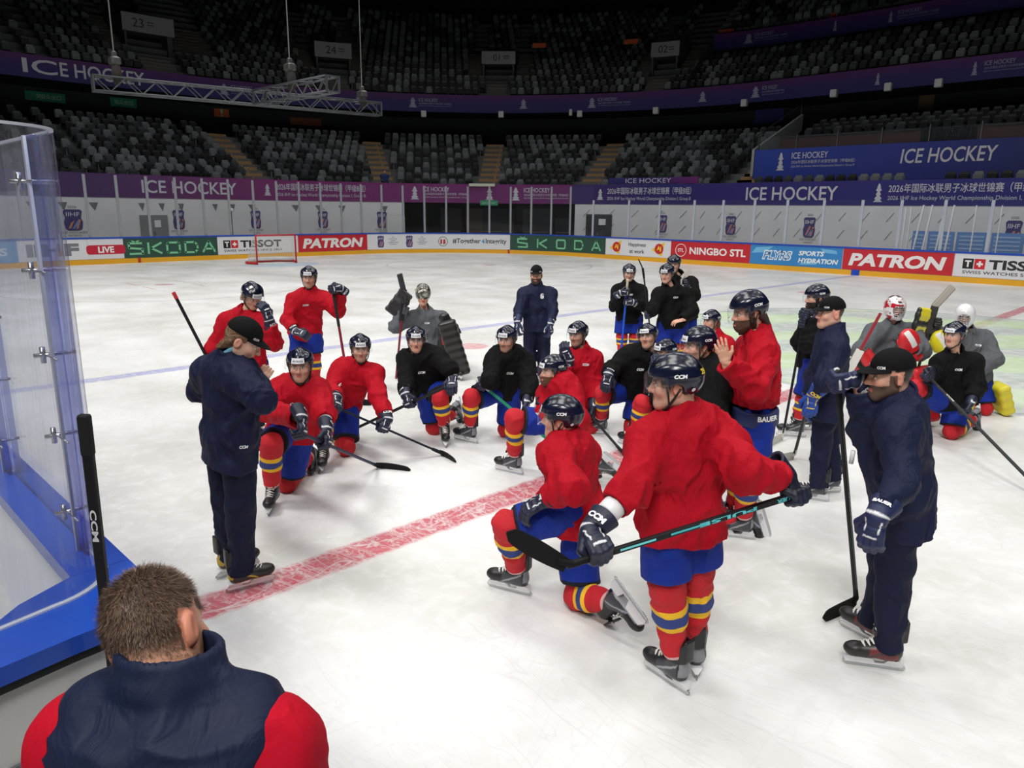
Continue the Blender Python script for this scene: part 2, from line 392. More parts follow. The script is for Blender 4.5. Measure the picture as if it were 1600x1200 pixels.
# ================================================================== dasher boards
U0, U1 = -26.3, 48.0
YEL = mat('kick_yellow', (238, 176, 34), .45); BLU = mat('cap_blue', (24, 74, 190), .4); WHT = mat('board_white', (232, 233, 238), .4)
struct('wall_boards', band(RINK, U0, U1, 0.01, 0.0, 0.01, 1.06, .4), WHT)
struct('trim_1', slab(RINK, U0, U1, -.025, 0.0, 0.0, .2, .4), YEL)
struct('trim_2', slab(RINK, U0, U1, -.03, .14, 1.04, 1.1, .4), BLU)
AZ0, AZ1, AZC = .215, 1.03, .625
def upx(px, py=388, ring=RINK, d=0.0): return ring.hit(px, py, d)[0]
def ad(px0, px1, rgb, label, draw, py=388):
    u0, u1 = upx(px0, py), upx(px1, py)
    o = empty('advertising_board', RINK.P((u0 + u1) / 2, 0, AZ0), label, 'advertising board', 'advertising boards around the ice')
    mb = slab(RINK, u0 + .004, u1 - .004, -.014, .004, AZ0, AZ1, .25)
    mb.build('panel', mat('ad_%d_%d_%d' % rgb, rgb, .35, coat=.15), o)
    draw(o, (u0 + u1) / 2, u1 - u0)
def put(o, name, items, rgb, d=-.017):
    """items: list of (V2,F,u,z)"""
    mb = MB()
    for V, F, u, z in items: wrap(RINK, V, F, u, z, d, mb)
    mb.build(name, mat('ink_%d_%d_%d' % rgb, rgb, .45), o)
def badge(o, u, z, h, ring=RINK, d=-.017, parent=None, dim=1.0):
    """purple championship badge: shield like block with a white lettered band, a grey year above it"""
    w = h * .62; mb = MB(); k = lambda c: tuple(int(q * dim) for q in c)
    P = np.array([(-.5, .42), (-.38, .5), (.38, .5), (.5, .42), (.42, .1), (.5, -.1), (.44, -.42), (.3, -.5), (-.3, -.5), (-.44, -.42), (-.5, -.1), (-.42, .1)]) * [w, h]
    wrapk(ring, P, [list(range(12))], u, z, d, mb, 0)
    V, F = fit_text('IIHF', w=w * .7); wrapk(ring, V, F, u, z + h * .27, d - .004, mb, 1)
    for i, (a, b, c, e) in enumerate(((-.3, -.4, .1, .06), (-.1, -.42, .3, -.05), (.1, -.42, .36, .02))):
        wrapk(ring, np.array([(a, b), (a + .12, b), (c + .05, e), (c - .1, e)]) * [w, h], [(0, 1, 2, 3)], u, z, d - .003, mb, 2 if i != 1 else 3)
    mb.build('printed_badge', [mat('badge_purple%.1f' % dim, k((70, 62, 120)), .5), mat('badge_white%.1f' % dim, k((230, 230, 235)), .5), mat('badge_orange%.1f' % dim, k((214, 140, 110)), .5), mat('badge_blue%.1f' % dim, k((110, 150, 214)), .5)], o)
def L_(txt, cx, z, h=None, w=None, **k):
    V, F = fit_text(txt, w=w, h=h, **k); return (V, F, cx, z)
def d_skoda(o, u, w):
    ch = 'SKODA'; hs = .44; xs = np.linspace(-.38, .40, 5) * w
    # letters with cut corners drawn as strokes
    def stroke(pts, t=.085): 
        mb = []
        for a, b in zip(pts[:-1], pts[1:]):
            a, b = np.array(a, float), np.array(b, float); e = (b - a) / np.linalg.norm(b - a); n = np.array([-e[1], e[0]]) * t / 2; e = e * t / 2 * .6
            mb.append(np.array([a - e - n, b + e - n, b + e + n, a - e + n]))
        return mb
    h = hs / 2; a = .27
    G = {'S': [[(a*.9, h), (-a, h), (-a, 0.03), (a, -.03), (a, -h), (-a*.9, -h)]], 'K': [[(-a, h), (-a, -h)], [(a, h), (-a*.6, 0), (a, -h)]],
         'O': [[(-a, h-.06), (-a+.06, h), (a-.06, h), (a, h-.06), (a, -h+.06), (a-.06, -h), (-a+.06, -h), (-a, -h+.06), (-a, h-.06)]],
         'D': [[(-a, h), (a-.12, h), (a, h-.12), (a, -h+.12), (a-.12, -h), (-a, -h), (-a, h)]], 'A': [[(-a, -h), (-.02, h), (.02, h), (a, -h)], [(-a*.6, -h*.42), (a*.6, -h*.42)]]}
    items = []
    for c, x in zip(ch, xs):
        for line in G[c]:
            for q in stroke(line): items.append((q, [(0, 1, 2, 3)], u + x, AZC - .02))
        if c == 'S':
            for q in stroke([(-.14, h + .1), (.0, h + .05), (.14, h + .1)], .05): items.append((q, [(0, 1, 2, 3)], u + x, AZC - .02))
    put(o, 'lettering', items, (130, 208, 160))
def d_patron(o, u, w): put(o, 'lettering', [L_('PATRON', u, AZC, w=w * .88, h=.5, bold=.045, shear=.18)], (246, 244, 244))
def d_live(o, u, w):
    V, F = rect2d(1.5, .38, r=.12); put(o, 'red_sign', [(V, F, u, AZC - .03)], (206, 32, 62)); put(o, 'lettering', [L_('LIVE', u, AZC - .03, h=.26, bold=.04)], (250, 250, 250), -.022)
def d_tissot(o, u, w):
    k = min(1.0, w / 4.6); x = u - w * .5
    V, F = rect2d(.34, .36); put(o, 'logo_square', [(V, F, x + .45, AZC + .06)], (30, 30, 34)); put(o, 'logo_cross_field', [(V, F, x + .82, AZC + .06)], (214, 30, 44))
    q, e = .1, .035; cross = np.array([(-e, -q), (e, -q), (e, -e), (q, -e), (q, e), (e, e), (e, q), (-e, q), (-e, e), (-q, e), (-q, -e), (-e, -e)])
    put(o, 'lettering', [L_('TISSOT', x + 2.15, AZC + .06, w=2.1, h=.34, bold=.035), L_('SWISS WATCHES SINCE 1853', x + 1.75, AZC - .24, w=2.9, h=.11, bold=.01)], (40, 40, 44))
    put(o, 'logo_cross', [(cross, [list(range(12))], x + .82, AZC + .06)], (248, 248, 248), -.022); put(o, 'logo_letter', [L_('T', x + .45, AZC + .06, h=.24, bold=.04)], (248, 248, 248), -.022)
def d_iihf(o, u, w): put(o, 'lettering', [L_('IIHF', u, AZC, w=min(w * .75, 2.6), h=.5, bold=.06)], (128, 130, 140))
def d_oda(o, u, w): put(o, 'lettering', [L_('PLYRS', u, AZC, w=w * .7, h=.3, bold=.03)], (220, 235, 250))
def d_together(o, u, w):
    x = u - w / 2
    for cx in (1.0, 2.65):
        badge(o, x + cx - .2, AZC, .62)
        put(o, 'small_print', [L_(t, x + cx + .52, AZC + .24 - .095 * i, h=.06, bold=.01) for i, t in enumerate(('2026', 'ICE HOCKEY', 'WORLD', 'CHAMPIONSHIP', 'DIVISION I'))], (110, 116, 136))
    th = np.linspace(0, 2 * np.pi, 20, endpoint=False)
    it = [(np.array([(math.cos(a) * r, math.sin(a) * r) for a in th for r in (.27, .235)]), [(2*i, 2*i+1, (2*i+3) % 40, (2*i+2) % 40) for i in range(20)], x + 4.35, AZC)]
    put(o, 'round_emblem', it, (90, 130, 110)); put(o, 'emblem_figures', [(np.array([(-.16, -.14), (-.06, -.14), (-.04, .1), (-.14, .13)]), [(0, 1, 2, 3)], x + 4.35, AZC), (np.array([(0, -.16), (.14, -.12), (.12, .12), (.02, .1)]), [(0, 1, 2, 3)], x + 4.35, AZC)], (196, 50, 60))
    V, F, tw, th_ = text2d('#Together4Integrity', .018); A, FA, wa, _ = text2d('#Together', .018); B, FB, wb, _ = text2d('4', .018); Cc, FC, wc, _ = text2d('Integrity', .018)
    s = w * .375 / (wa + wb + wc + .3); x0 = x + w * .60
    put(o, 'lettering', [(A * s, FA, x0 + wa * s / 2, AZC), (Cc * s, FC, x0 + (wa + wb + .3 + wc / 2) * s, AZC)], (52, 56, 66)); put(o, 'blue_numeral', [(B * s, FB, x0 + (wa + .15 + wb / 2) * s, AZC + .02)], (60, 150, 214))
def d_happy(o, u, w):
    put(o, 'lettering', [L_('Happiness', u, AZC + .13, h=.24, bold=.015), L_('at work', u, AZC - .17, h=.2, bold=.015)], (58, 60, 66))
    for sx in (-1.28, 1.28):
        put(o, 'yellow_wedge', [(np.array([(-.42, -.05), (.32, .34), (.2, -.36)]), [(0, 1, 2)], u + sx, AZC)], (244, 206, 40), -.016)
        th = np.linspace(0, 2 * np.pi, 18, endpoint=False); put(o, 'red_disc', [(np.array([(math.cos(a) * .25 + .02, math.sin(a) * .25) for a in th]), [list(range(18))], u + sx, AZC)], (208, 40, 40), -.019)
        put(o, 'disc_letters', [L_('Aj', u + sx + .02, AZC, h=.27, bold=.05)], (248, 214, 60), -.023)
def d_ningbo(o, u, w):
    x = u - w / 2; th = np.linspace(0, 2 * np.pi, 24, endpoint=False)
    put(o, 'ring_logo', [(np.array([(math.cos(a) * r, math.sin(a) * r) for a in th for r in (.3, .272)]), [(2*i, 2*i+1, (2*i+3) % 48, (2*i+2) % 48) for i in range(24)], x + .55, AZC), L_('STL', x + .55, AZC, h=.16, bold=.02)], (250, 246, 246))
    put(o, 'lettering', [L_('NINGBO STL', x + w * .6, AZC, w=w * .7, h=.33, bold=.03)], (250, 246, 246))
def d_plyrs(o, u, w):
    x = u - w / 2
    put(o, 'outlined_logo', [L_('PLYRS', x + w * .31, AZC, w=w * .34, h=.42, bold=.085, shear=.25)], (236, 246, 252)); put(o, 'logo_letters', [L_('PLYRS', x + w * .31, AZC, w=w * .31, h=.31, bold=.0, shear=.25)], (40, 120, 190), -.022)
    put(o, 'lettering', [L_('SPORTS', x + w * .68, AZC + .14, w=w * .27, h=.2, bold=.04, shear=.2), L_('HYDRATION', x + w * .755, AZC - .16, w=w * .42, h=.2, bold=.04, shear=.2)], (240, 246, 250))
    for it in [(np.array([(-.3, .3), (.5, .36), (.1, .1), (-.5, .05)]), [(0, 1, 2, 3)], x + .55, AZC), (np.array([(-.2, -.34), (.6, -.3), (.3, -.1)]), [(0, 1, 2)], x + w * .6, AZC), (np.array([(-.35, .36), (.3, .3), (.35, .16), (-.2, .2)]), [(0, 1, 2, 3)], x + w * .86, AZC)]: put(o, 'ice_streak', [it], (120, 190, 232), -.0145)
W_ = (232, 233, 238); GRN = (40, 80, 68); RED_ = (204, 30, 46)
ad(-90, 25, (96, 160, 214), 'light blue advertising board seen through the scratched glass by the bench', d_oda)
ad(25, 137, W_, 'white advertising board with grey block letters seen through the bench glass', d_iihf)
ad(137, 193, W_, 'short white advertising board with a red rounded sign reading LIVE', d_live)
ad(193, 340, GRN, 'dark green advertising board with spaced pale green letters left of the goal', d_skoda)
ad(340, 466, W_, 'white advertising board with black letters and red cross behind the goal net', d_tissot)
ad(466, 574, RED_, 'red advertising board with big white letters just right of the goal', d_patron)
ad(574, 797, W_, 'long white advertising board with purple badges and a hashtag slogan', d_together)
ad(797, 946, GRN, 'dark green advertising board with spaced pale green letters behind the far coach', d_skoda, 392)
ad(946, 1048, W_, 'white advertising board with two red and yellow emblems and a happiness slogan', d_happy, 396)
ad(1048, 1172, RED_, 'red advertising board with a ring logo and thin white capitals', d_ningbo, 400)
ad(1172, 1316, (52, 138, 206), 'bright blue icy advertising board about sports hydration', d_plyrs, 404)
ad(1316, 1490, RED_, 'red advertising board with slanted white letters at the right end of the far boards', d_patron, 412)
ad(1490, 1680, W_, 'white advertising board with black letters and red cross at the far right', d_tissot, 418)
# board joints: red goal line mark, blue line mark on the kick plate
mb = MB()
for px, c in ((217, 0), (795, 0)): slab(RINK, upx(px, 400) - .06, upx(px, 400) + .06, -.03, -.02, 0, .22, .2, 0, mb)
ub = upx(1337, 423); slab(RINK, ub - .16, ub + .16, -.032, -.02, 0, .22, .2, 1, mb)
struct('trim_3', mb, [mat('mark_red', (190, 60, 40), .5), BLU])
# ================================================================== far glass
FG = glass_mat('rink_glass', (251, 252, 253), .007); JOINT = mat('glass_joint', (150, 153, 160), .25)
tall = [-22.2 + 1.2 * i for i in range(0, 46)]
ustep = upx(926, 330); tall = [u for u in tall if u < ustep - .5] + [ustep]
short = [upx(px, 340) for px in (981, 1029, 1083, 1128, 1177, 1228, 1285, 1345, 1406)]
short += [short[-1] + 1.5 * (i + 1) for i in range(6)]
edges = [(a, b, 3.62) for a, b in zip(tall[:-1], tall[1:])] + [(a, b, 2.92) for a, b in zip([tall[-1]] + short[:-1], short)]
for a, b, zt in edges:
    o = empty('rink_glass_screen', RINK.P((a + b) / 2, .05, 1.1), 'tall clear rink glass pane with a pale upright joint, on the curved end boards' if zt > 3 else 'low clear rink glass pane with a pale upright joint, on the far side boards', 'glass screen', 'tall end glass screens' if zt > 3 else 'low side glass screens')
    slab(RINK, a + .03, b - .03, .05, .062, 1.1, zt, .3).build('pane', FG, o)
    mb = MB(); 
    slab(RINK, a - .055, a + .055, .04, .075, 1.1, zt, .3, 0, mb)
    mb.build('edge_joint', JOINT if zt > 3 else mat('glass_joint_clear', (176, 182, 196), .25), o)
# ================================================================== wall behind the boards: tarpaulins, doorway, banner
TARP = mat('tarp_grey', (222, 222, 224), .55, var=.05, vscale=1.2, bump=.25, bscale=2.5)
uA, uB = upx(632, 340, STAND, 5), upx(898, 340, STAND, 5)
for a, b, lab, pxs, nm in ((-24.0, uA, 'pale grey printed tarpaulin wall behind the left end glass', (135, 140, 280, 400, 505, 597), 0), (uB, 47.0, 'pale grey printed tarpaulin wall behind the right side glass', (1035, 1142, 1265, 1585), 1)):
    t = empty('tarpaulin', STAND.P((a + b) / 2, 5, 0), lab, 'tarpaulin')
    slab(STAND, a, b, 5.0, 5.03, 0, 2.76, .6).build('sheet', TARP, t)
    for px in pxs[1:] if nm == 0 else pxs: badge(t, upx(px, 350, STAND, 5), 1.72, .95, STAND, 4.985)
    mb = MB(); u = a + .5; k = 0
    while u < b - .4:
        if nm == 0: wrap(STAND, np.array([(-.15, .17), (.15, .17), (.03, -.2)]), [(0, 1, 2)], u, 2.35, 4.985, mb)
        else:
            for z in (2.25, 1.45): wrap(STAND, np.array([(.14, .2), (.17, .2), (-.12, -.2), (-.15, -.2)]), [(0, 1, 2, 3)], u, z, 4.985, mb)
        k += 1; u += (.95 if k % 3 else 1.75) if nm == 0 else 1.05
    mb.build('vent_flaps', mat('flap_grey', (112, 114, 118), .6), t)
    for px in (pxs[1:] if nm == 0 else pxs):
        mb = MB(); u = upx(px, 350, STAND, 5)
        for tx, z, h in (('2026', 2.31, .1), ('ICE HOCKEY', 1.16, .1), ('WORLD', 1.02, .08)): 
            V, F = fit_text(tx, h=h); wrapk(STAND, V, F, u, z, 4.985, mb)
        mb.build('badge_lettering', mat('flap_grey'), t)
# dark doorway with hanging black drapes
struct('wall_doorway', band(STAND, uA, uB, 8.5, 0, 8.5, 2.8), mat('tunnel_black', (14, 14, 16), .9))
struct('ceiling_doorway', band(STAND, uA, uB, 5, 2.78, 8.5, 2.78), BLACK)
for px, wpx, rgb, lab in ((705, 26, (30, 30, 33), 'black hanging drape left of the tunnel doors'), (742, 22, (74, 50, 36), 'narrow brown door leaf deep inside the dark tunnel'), (778, 40, (24, 25, 30), 'dark double door at the back of the tunnel'), (838, 34, (52, 53, 56), 'grey panel standing at the right of the tunnel'), (880, 20, (34, 36, 36), 'black equipment case stack at the tunnel edge')):
    u = upx(px, 345, STAND, 7); w = wpx / 31.0
    o = empty('tunnel_panel', STAND.P(u, 7, 0), lab, 'panel'); 
    slab(STAND, u - w / 2, u + w / 2, 6.95, 7.05, 0, 2.45 if wpx > 21 else 1.9, .4).build('panel_face', mat('tp_%d' % px, rgb, .6), o)
    slab(STAND, u - w / 2 + .05, u + w / 2 - .05, 6.93, 6.95, 1.02, 1.06, .4).build('push_bar', mat('steel', (150, 152, 156), .3, .9), o)
def banner_mat(name, stops, attr='hue', rough=.6):
    m = mat(name, (60, 50, 120), rough); N = m.node_tree.nodes; L = m.node_tree.links
    at = N.new('ShaderNodeAttribute'); at.attribute_name = attr; cr = N.new('ShaderNodeValToRGB'); e = cr.color_ramp.elements
    while len(e) < len(stops): e.new(.5)
    for x, (p, c) in zip(e, stops): x.position = p
    for x, (p, c) in zip(e, stops): x.color = (*lin(c), 1)
    L.new(at.outputs['Fac'], cr.inputs[0]); L.new(cr.outputs[0], N['Principled BSDF'].inputs['Base Color']); return m
def banner(name, ring, u0, u1, d, z0, z1, stops, label, vertical=False, parent=None, thick=.06):
    o = empty(name, ring.P((u0 + u1) / 2, d, z0), label, 'banner')
    mb = slab(ring, u0, u1, d, d + thick, z0, z1, .5); V = np.array(mb.V)
    n = len(V) // 4; hue = np.repeat(np.linspace(0, 1, n), 4) if not vertical else (V[:, 2] - z0) / (z1 - z0)
    me = mesh_of('sheet', V, mb.F, False, attrs={'hue': hue}); world_child('sheet', me, banner_mat('bm_' + label[:24], stops), o); return o
SILV = (200, 200, 210)
def bput(o, name, ring, d, items, rgb=SILV):
    mb = MB()
    for V, F, u, z in items: wrap(ring, V, F, u, z, d - .012, mb)
    mb.build(name, mat('ink_%d_%d_%d' % rgb, rgb, .5), o)
def trophy(u, z, h):
    """small upright championship figure drawn as stacked strokes"""
    r = [(.25, -.5), (.12, -.37), (.2, -.31), (.07, -.15), (.14, -.1), (.06, .08), (.16, .13), (.09, .26), (.09, .33), (.03, .5)]
    P = np.array(r + [(-x, y) for x, y in r[::-1]]) * h; return [(P, [list(range(len(P)))], u, z)]
ZH = '2026年国际冰联男子冰球世锦赛（甲级B组）'; EN = '2026 IIHF Ice Hockey World Championship Division I, Group B'
def small_block(ring, d, u, zc, h, withfig=True):
    it = trophy(u, zc, h) if withfig else []; k = ring.k(u, d); K = np.array([k, 1])
    V, F = fit_text('ICE HOCKEY', w=h * 2.1, h=h * .34, bold=.01); it.append((V * K, F, u + h * k * 1.7, zc + h * .3))
    V, F = fit_text(ZH, w=h * 3.6, h=h * .2); it.append((V * K, F, u + h * k * 2.45, zc - h * .06))
    V, F = fit_text(EN, w=h * 3.6, h=h * .14); it.append((V * K, F, u + h * k * 2.45, zc - h * .32)); return it
def long_block(u, zc, h, w): 
    V, F = fit_text(ZH, w=w, h=h * .42, bold=.008); V2, F2 = fit_text(EN, w=w, h=h * .24); return [(V, F, u, zc + h * .2), (V2, F2, u, zc - h * .26)]
Z0, Z1 = 2.76, 3.86; ZC = 3.31
uS = upx(893, 300, STAND, 5)
o = banner('banner', STAND, -24.0, uS, 4.98, Z0, Z1, [(0, (52, 34, 88)), (.16, (52, 34, 88)), (.45, (72, 40, 100)), (.66, (122, 34, 106)), (1, (112, 32, 108))], 'long violet to magenta banner above the tarpaulin wall behind the goal end')
def us(px, py=300, d=4.98): return upx(px, py, STAND, d)
a, b = us(222), us(370); V, F = fit_text('ICE HOCKEY', w=b - a, h=.62, bold=.012); bput(o, 'lettering', STAND, 4.98, [(V, F, (a + b) / 2, ZC)])
a, b = us(432), us(571); bput(o, 'event_lettering', STAND, 4.98, long_block((a + b) / 2, ZC, .95, b - a) + trophy(us(418), ZC, .6))
for it in (small_block(STAND, 4.98, us(648), ZC, .75), small_block(STAND, 4.98, us(806), ZC, .75), trophy(us(765), ZC, .7)): bput(o, 'small_lettering', STAND, 4.98, it)
o = banner('banner', STAND, uS, 47.0, 4.98, Z0, Z1, [(0, (60, 34, 104)), (.12, (40, 34, 110)), (1, (32, 40, 128))], 'long deep blue banner above the tarpaulin wall on the far side')
a, b = us(949), us(1080); bput(o, 'event_lettering', STAND, 4.98, long_block((a + b) / 2, ZC, .95, b - a) + trophy(us(938), ZC, .6))
a, b = us(1166), us(1309); V, F = fit_text('ICE HOCKEY', w=b - a, h=.64, bold=.012); bput(o, 'lettering', STAND, 4.98, [(V, F, (a + b) / 2, ZC)])
a, b = us(1388), us(1640); bput(o, 'right_event_lettering', STAND, 4.98, long_block((a + b) / 2, ZC, .95, b - a) + trophy(us(1373), ZC, .8))
o = banner('banner', STAND, us(955, 280, 6), us(1097, 280, 6), 5.6, 3.9, 4.25, [(0, (34, 38, 112)), (.6, (60, 34, 110)), (1, (110, 30, 110))], 'short low blue and magenta banner on the first seating row')
V, F = fit_text('ICE HOCKEY', w=1.9, h=.26); bput(o, 'lettering', STAND, 5.6, [(V, F, us(1018, 280, 6), 4.08)])
# ================================================================== stands
LOW_D0, LOW_Z0, RUN, RISE, NLOW = 5.75, 3.02, .82, .365, 11
UP_D0, UP_Z0, URUN, URISE, NUP = 13.25, 9.75, .8, .52, 15
u_left = -24.0
uMain = upx(1180, 240, STAND, 8); uClub = upx(1115, 60, STAND, 17.8)
LOW_AISLES = [upx(px, 245, STAND, 10) for px in (375, 592, 767, 938, 1200)] + [upx(1447, 265, STAND, 6.2)]
PORT = [(218, 22, 50, 85, '23'), (520, 66, 90, 125, '24'), (779, 80, 100, 126, '01'), (1040, 65, 88, 116, '02')]
PD = 16.2
ports = []
for px, y0, y1, y2, t in PORT:
    u, zt = STAND.hit(px, y0, PD); _, zm = STAND.hit(px, y1, PD); _, zb = STAND.hit(px, y2, PD); ports.append((u, zt, zm, zb, t, {'23': 27, '24': 28, '01': 26, '02': 22}[t] * ((np.array(STAND.P(u, PD, zt)) - CAM) @ FW) / FPX))
# stepped floors
mb = MB()
for i in range(NLOW):
    d = LOW_D0 + RUN * i - .35; z = LOW_Z0 + RISE * i; e = 47.0 if i < 3 else uMain
    band(STAND, u_left, e, d, z - (RISE if i else .26), d, z, .8, 0, mb); band(STAND, u_left, e, d, z, d + RUN, z, .8, 0, mb)
struct('floor_lower_stand', mb, CONC)
mb = MB()
for i in range(NUP):
    d = UP_D0 + URUN * i; z = UP_Z0 + URISE * i; a = u_left - 9; e = uClub if i >= 6 else 50.0
    band(STAND, a, e, d, z - URISE, d, z, .9, 0, mb); band(STAND, a, e, d, z, d + URUN, z, .9, 0, mb)
for i in range(10):
    d = 17.9 + URUN * i; z = 14.0 + URISE * i
    band(STAND, uClub, 50, d, z - URISE, d, z, 1.5, 0, mb); band(STAND, uClub, 50, d, z, d + URUN, z, 1.5, 0, mb)
struct('floor_upper_stand', mb, CONC)
# concourse between the tiers
mb = band(STAND, u_left - 4, uMain, LOW_D0 + RUN * NLOW - .35, LOW_Z0 + RISE * (NLOW - 1), 19, LOW_Z0 + RISE * (NLOW - 1) + .02, 1.0)
band(STAND, u_left - 4, 50, 16.6, 6.6, 16.6, 9.2, 1.0, 0, mb)
struct('wall_concourse', mb, mat('concourse_grey', (44, 46, 49), .8, var=.15, vscale=.6))
struct('ceiling_concourse', band(STAND, u_left - 9, 50, 13.25, 8.86, 18, 8.86, 1.0), BLACK)
# aisle stairs, each with wooden treads
AISW = .62
for k, u in enumerate(LOW_AISLES):
    mb = MB(); n = NLOW if u < uMain else 3
    for i in range(n):
        for j in (0, 1):
            d = LOW_D0 + RUN * i - .35 + j * RUN / 2; z = LOW_Z0 + RISE * i + (.19 if j else 0.012)
            kk = STAND.k(u, d); slab(STAND, u - AISW * kk, u + AISW * kk, d - (.02 if j else .0), d + RUN / 2, z - .18, z, .4, 0, mb)
    where = ('far left, beside the hanging truss', 'left of the tunnel', 'straight above the tunnel doorway', 'right of the tunnel', 'beside the blue press wall', 'between two short seat blocks')[k]
    o = tag(empty('aisle_stair', STAND.P(u, LOW_D0, LOW_Z0), 'wooden aisle stair in the lower stand, ' + where, 'stairs'))
    mb.build('treads', WOOD, o)
# seats
def seat_mesh():
    mb = MB(); pr = [(-.215, 0), (.215, 0), (.225, .24), (.15, .45), (-.15, .45), (-.225, .24)]
    for y0, y1, z0, s in ((-.02, .035, .40, 1.0),):
        V = [(x, y0 + zz * -.12, z0 + zz) for x, zz in pr] + [(x * .96, y1 + zz * -.12, z0 + zz * .99) for x, zz in pr]
        F = [(0, 1, 2, 3, 4, 5), (11, 10, 9, 8, 7, 6)] + [(i, 6 + i, 6 + (i + 1) % 6, (i + 1) % 6) for i in range(6)]; mb.add(V, F)
    mb.rbox((0, .10, .56), (.40, .06, .34), None, 0, .02); mb.box((0, .02, .2), (.06, .08, .4)); mb.box((.0, .03, .40), (.42, .1, .05))
    return mb.mesh('arena_seat')
SM = seat_mesh(); sv = np.array([v.co for v in SM.vertices]); sf = [list(q.vertices) for q in SM.polygons]
TONES = [(104, 107, 110), (58, 61, 64), (24, 25, 28)]
SEATM = [mat('seat_%d' % i, c, .38, spec=.5) for i, c in enumerate(TONES)]
seats = []
def seat_row(u0, u1, d, z, skip, ring=STAND, probs=(.34, .28, .38)):
    f = (ring.R + d) / ring.R; u = u0
    while u < u1:
        ok = not any(a < u < b for a, b in skip)
        if ok:
            p, n, t = ring.at(u, d); seats.append((p[0], p[1], z, math.atan2(-n[1], -n[0]) - math.pi / 2, int(RNG.choice(3, p=probs))))
        u += .53 / (f if 0 < u < ring.L else 1.0)
for i in range(NLOW):
    kk = STAND.k(1, LOW_D0 + RUN * i); sk = [(u - (AISW + .25) * STAND.k(u, LOW_D0 + RUN * i), u + (AISW + .25) * STAND.k(u, LOW_D0 + RUN * i)) for u in LOW_AISLES]
    seat_row(u_left, uMain - 1.4 if i > 1 else 36, LOW_D0 + RUN * i + .1, LOW_Z0 + RISE * i, sk)
for i in range(NUP):
    d = UP_D0 + URUN * i + .42; z = UP_Z0 + URISE * i; sk = []
    for u, zt, zm, zb, t, hw in ports:
        k = STAND.k(u, d)
        if d < PD - .4: sk.append((u - .9 * k, u + .9 * k))
        elif d < PD + 3.4: sk.append((u - (hw + 1.1) * k, u + (hw + 1.1) * k))
        else: sk += [(u - (hw + 1.1) * k, u - (hw - .1) * k), (u + (hw - .1) * k, u + (hw + 1.1) * k)]
    seat_row(u_left - 9, uClub - 1 if i >= 5 else 40, d, z, sk, probs=(.3, .3, .4) if i < 5 else (.42, .38, .2))
for i in range(9): seat_row(uClub + .5, 34, 18.2 + URUN * i, 14.0 + URISE * i, [], probs=(.3, .4, .3))
for i in range(3): seat_row(uMain + 1.5, 34, 11.0 + .9 * i, 6.1 + .3 * i, [], probs=(.0, .2, .8))
S = np.array([(x, y, z) for x, y, z, r, t in seats]) + (0, 0, .6)
D_ = S - CAM; dep = D_ @ FW; pxs = 800 + FPX * (D_ @ RT) / dep; pys = 600 - FPX * (D_ @ UP) / dep
vis = (dep > 0) & (pxs > 135) & (pxs < 1596) & (pys > 4) & (pys < 283)
order = sorted([i for i in range(len(seats)) if vis[i]], key=lambda i: dep[i]); front = set(order[:300])
base_me = []
for k in range(3):
    me = SM.copy(); me.materials.clear(); me.materials.append(SEATM[k]); base_me.append(me)
TN = ('pale grey', 'mid grey', 'black')
for i in order[:300]:
    x, y, z, r, t = seats[i]
    o = bpy.data.objects.new('arena_seat', base_me[t]); COL.objects.link(o); o.location = (x, y, z); o.rotation_euler = (0, 0, r)
    side = 'right-hand stand' if y > 15 else 'left-hand stand'
    tag(o, TN[t] + ' tip-up seat in the front seats of the ' + side, 'seat', TN[t] + ' seats of the ' + side)
rest = [s for i, s in enumerate(seats) if i not in front]
nV = len(sv); VV = np.zeros((len(rest) * nV, 3)); FF = []; MI = []
for j, (x, y, z, r, t) in enumerate(rest):
    c, s_ = math.cos(r), math.sin(r); VV[j*nV:(j+1)*nV] = np.stack([sv[:, 0]*c - sv[:, 1]*s_ + x, sv[:, 0]*s_ + sv[:, 1]*c + y, sv[:, 2] + z], 1)
    FF += [[q + j * nV for q in f] for f in sf]; MI += [t] * len(sf)
me = mesh_of('arena_seat_mass', VV, FF, False, MI)
o = link('arena_seats_beyond', me, SEATM); tag(o, 'rows upon rows of dark grey tip-up seats filling the upper stands', 'seating', kind='stuff')
# ribbon fascias
RIB = [(0, (22, 28, 96)), (.45, (40, 28, 102)), (1, (82, 28, 98))]
def uf(px, py, d=13.0): return upx(px, py, STAND, d)
o = banner('fascia_banner', STAND, u_left - 12, 50, 13.0, 8.86, 10.0, RIB, 'long dark purple fascia banner running round the front of the upper stand', True, thick=.2)
a, b = uf(65, 108), uf(225, 118); V, F = fit_text('ICE HOCKEY', w=b - a, h=.72, bold=.012); bput(o, 'lettering', STAND, 13.0, [(V, F, (a + b) / 2, 9.45)])
for px, py in ((350, 136), (645, 160), (925, 159), (1181, 140), (1524, 102)): bput(o, 'small_lettering', STAND, 13.0, small_block(STAND, 13.0, uf(px, py), 9.43, .62), (150, 150, 175))
for px, py in ((560, 152), (818, 162), (1098, 150), (1372, 120)): bput(o, 'trophy_figure', STAND, 13.0, trophy(uf(px, py), 9.43, .6), (150, 150, 175))
o = banner('fascia_banner', STAND, uClub, 50, 17.8, 13.0, 14.05, RIB, 'short upper purple fascia banner above the club boxes on the right', True, thick=.2)
for px, py in ((1170, 58), (1392, 26)): bput(o, 'small_lettering', STAND, 17.8, small_block(STAND, 17.8, upx(px, py, STAND, 17.8), 13.55, .6), (130, 130, 155))
bput(o, 'trophy_figure', STAND, 17.8, trophy(upx(1305, 42, STAND, 17.8), 13.55, .6), (130, 130, 155))
struct('wall_club', band(STAND, uClub, 50, 17.9, 9.5, 17.9, 13.05, 1.5), mat('club_black', (18, 18, 20), .8))
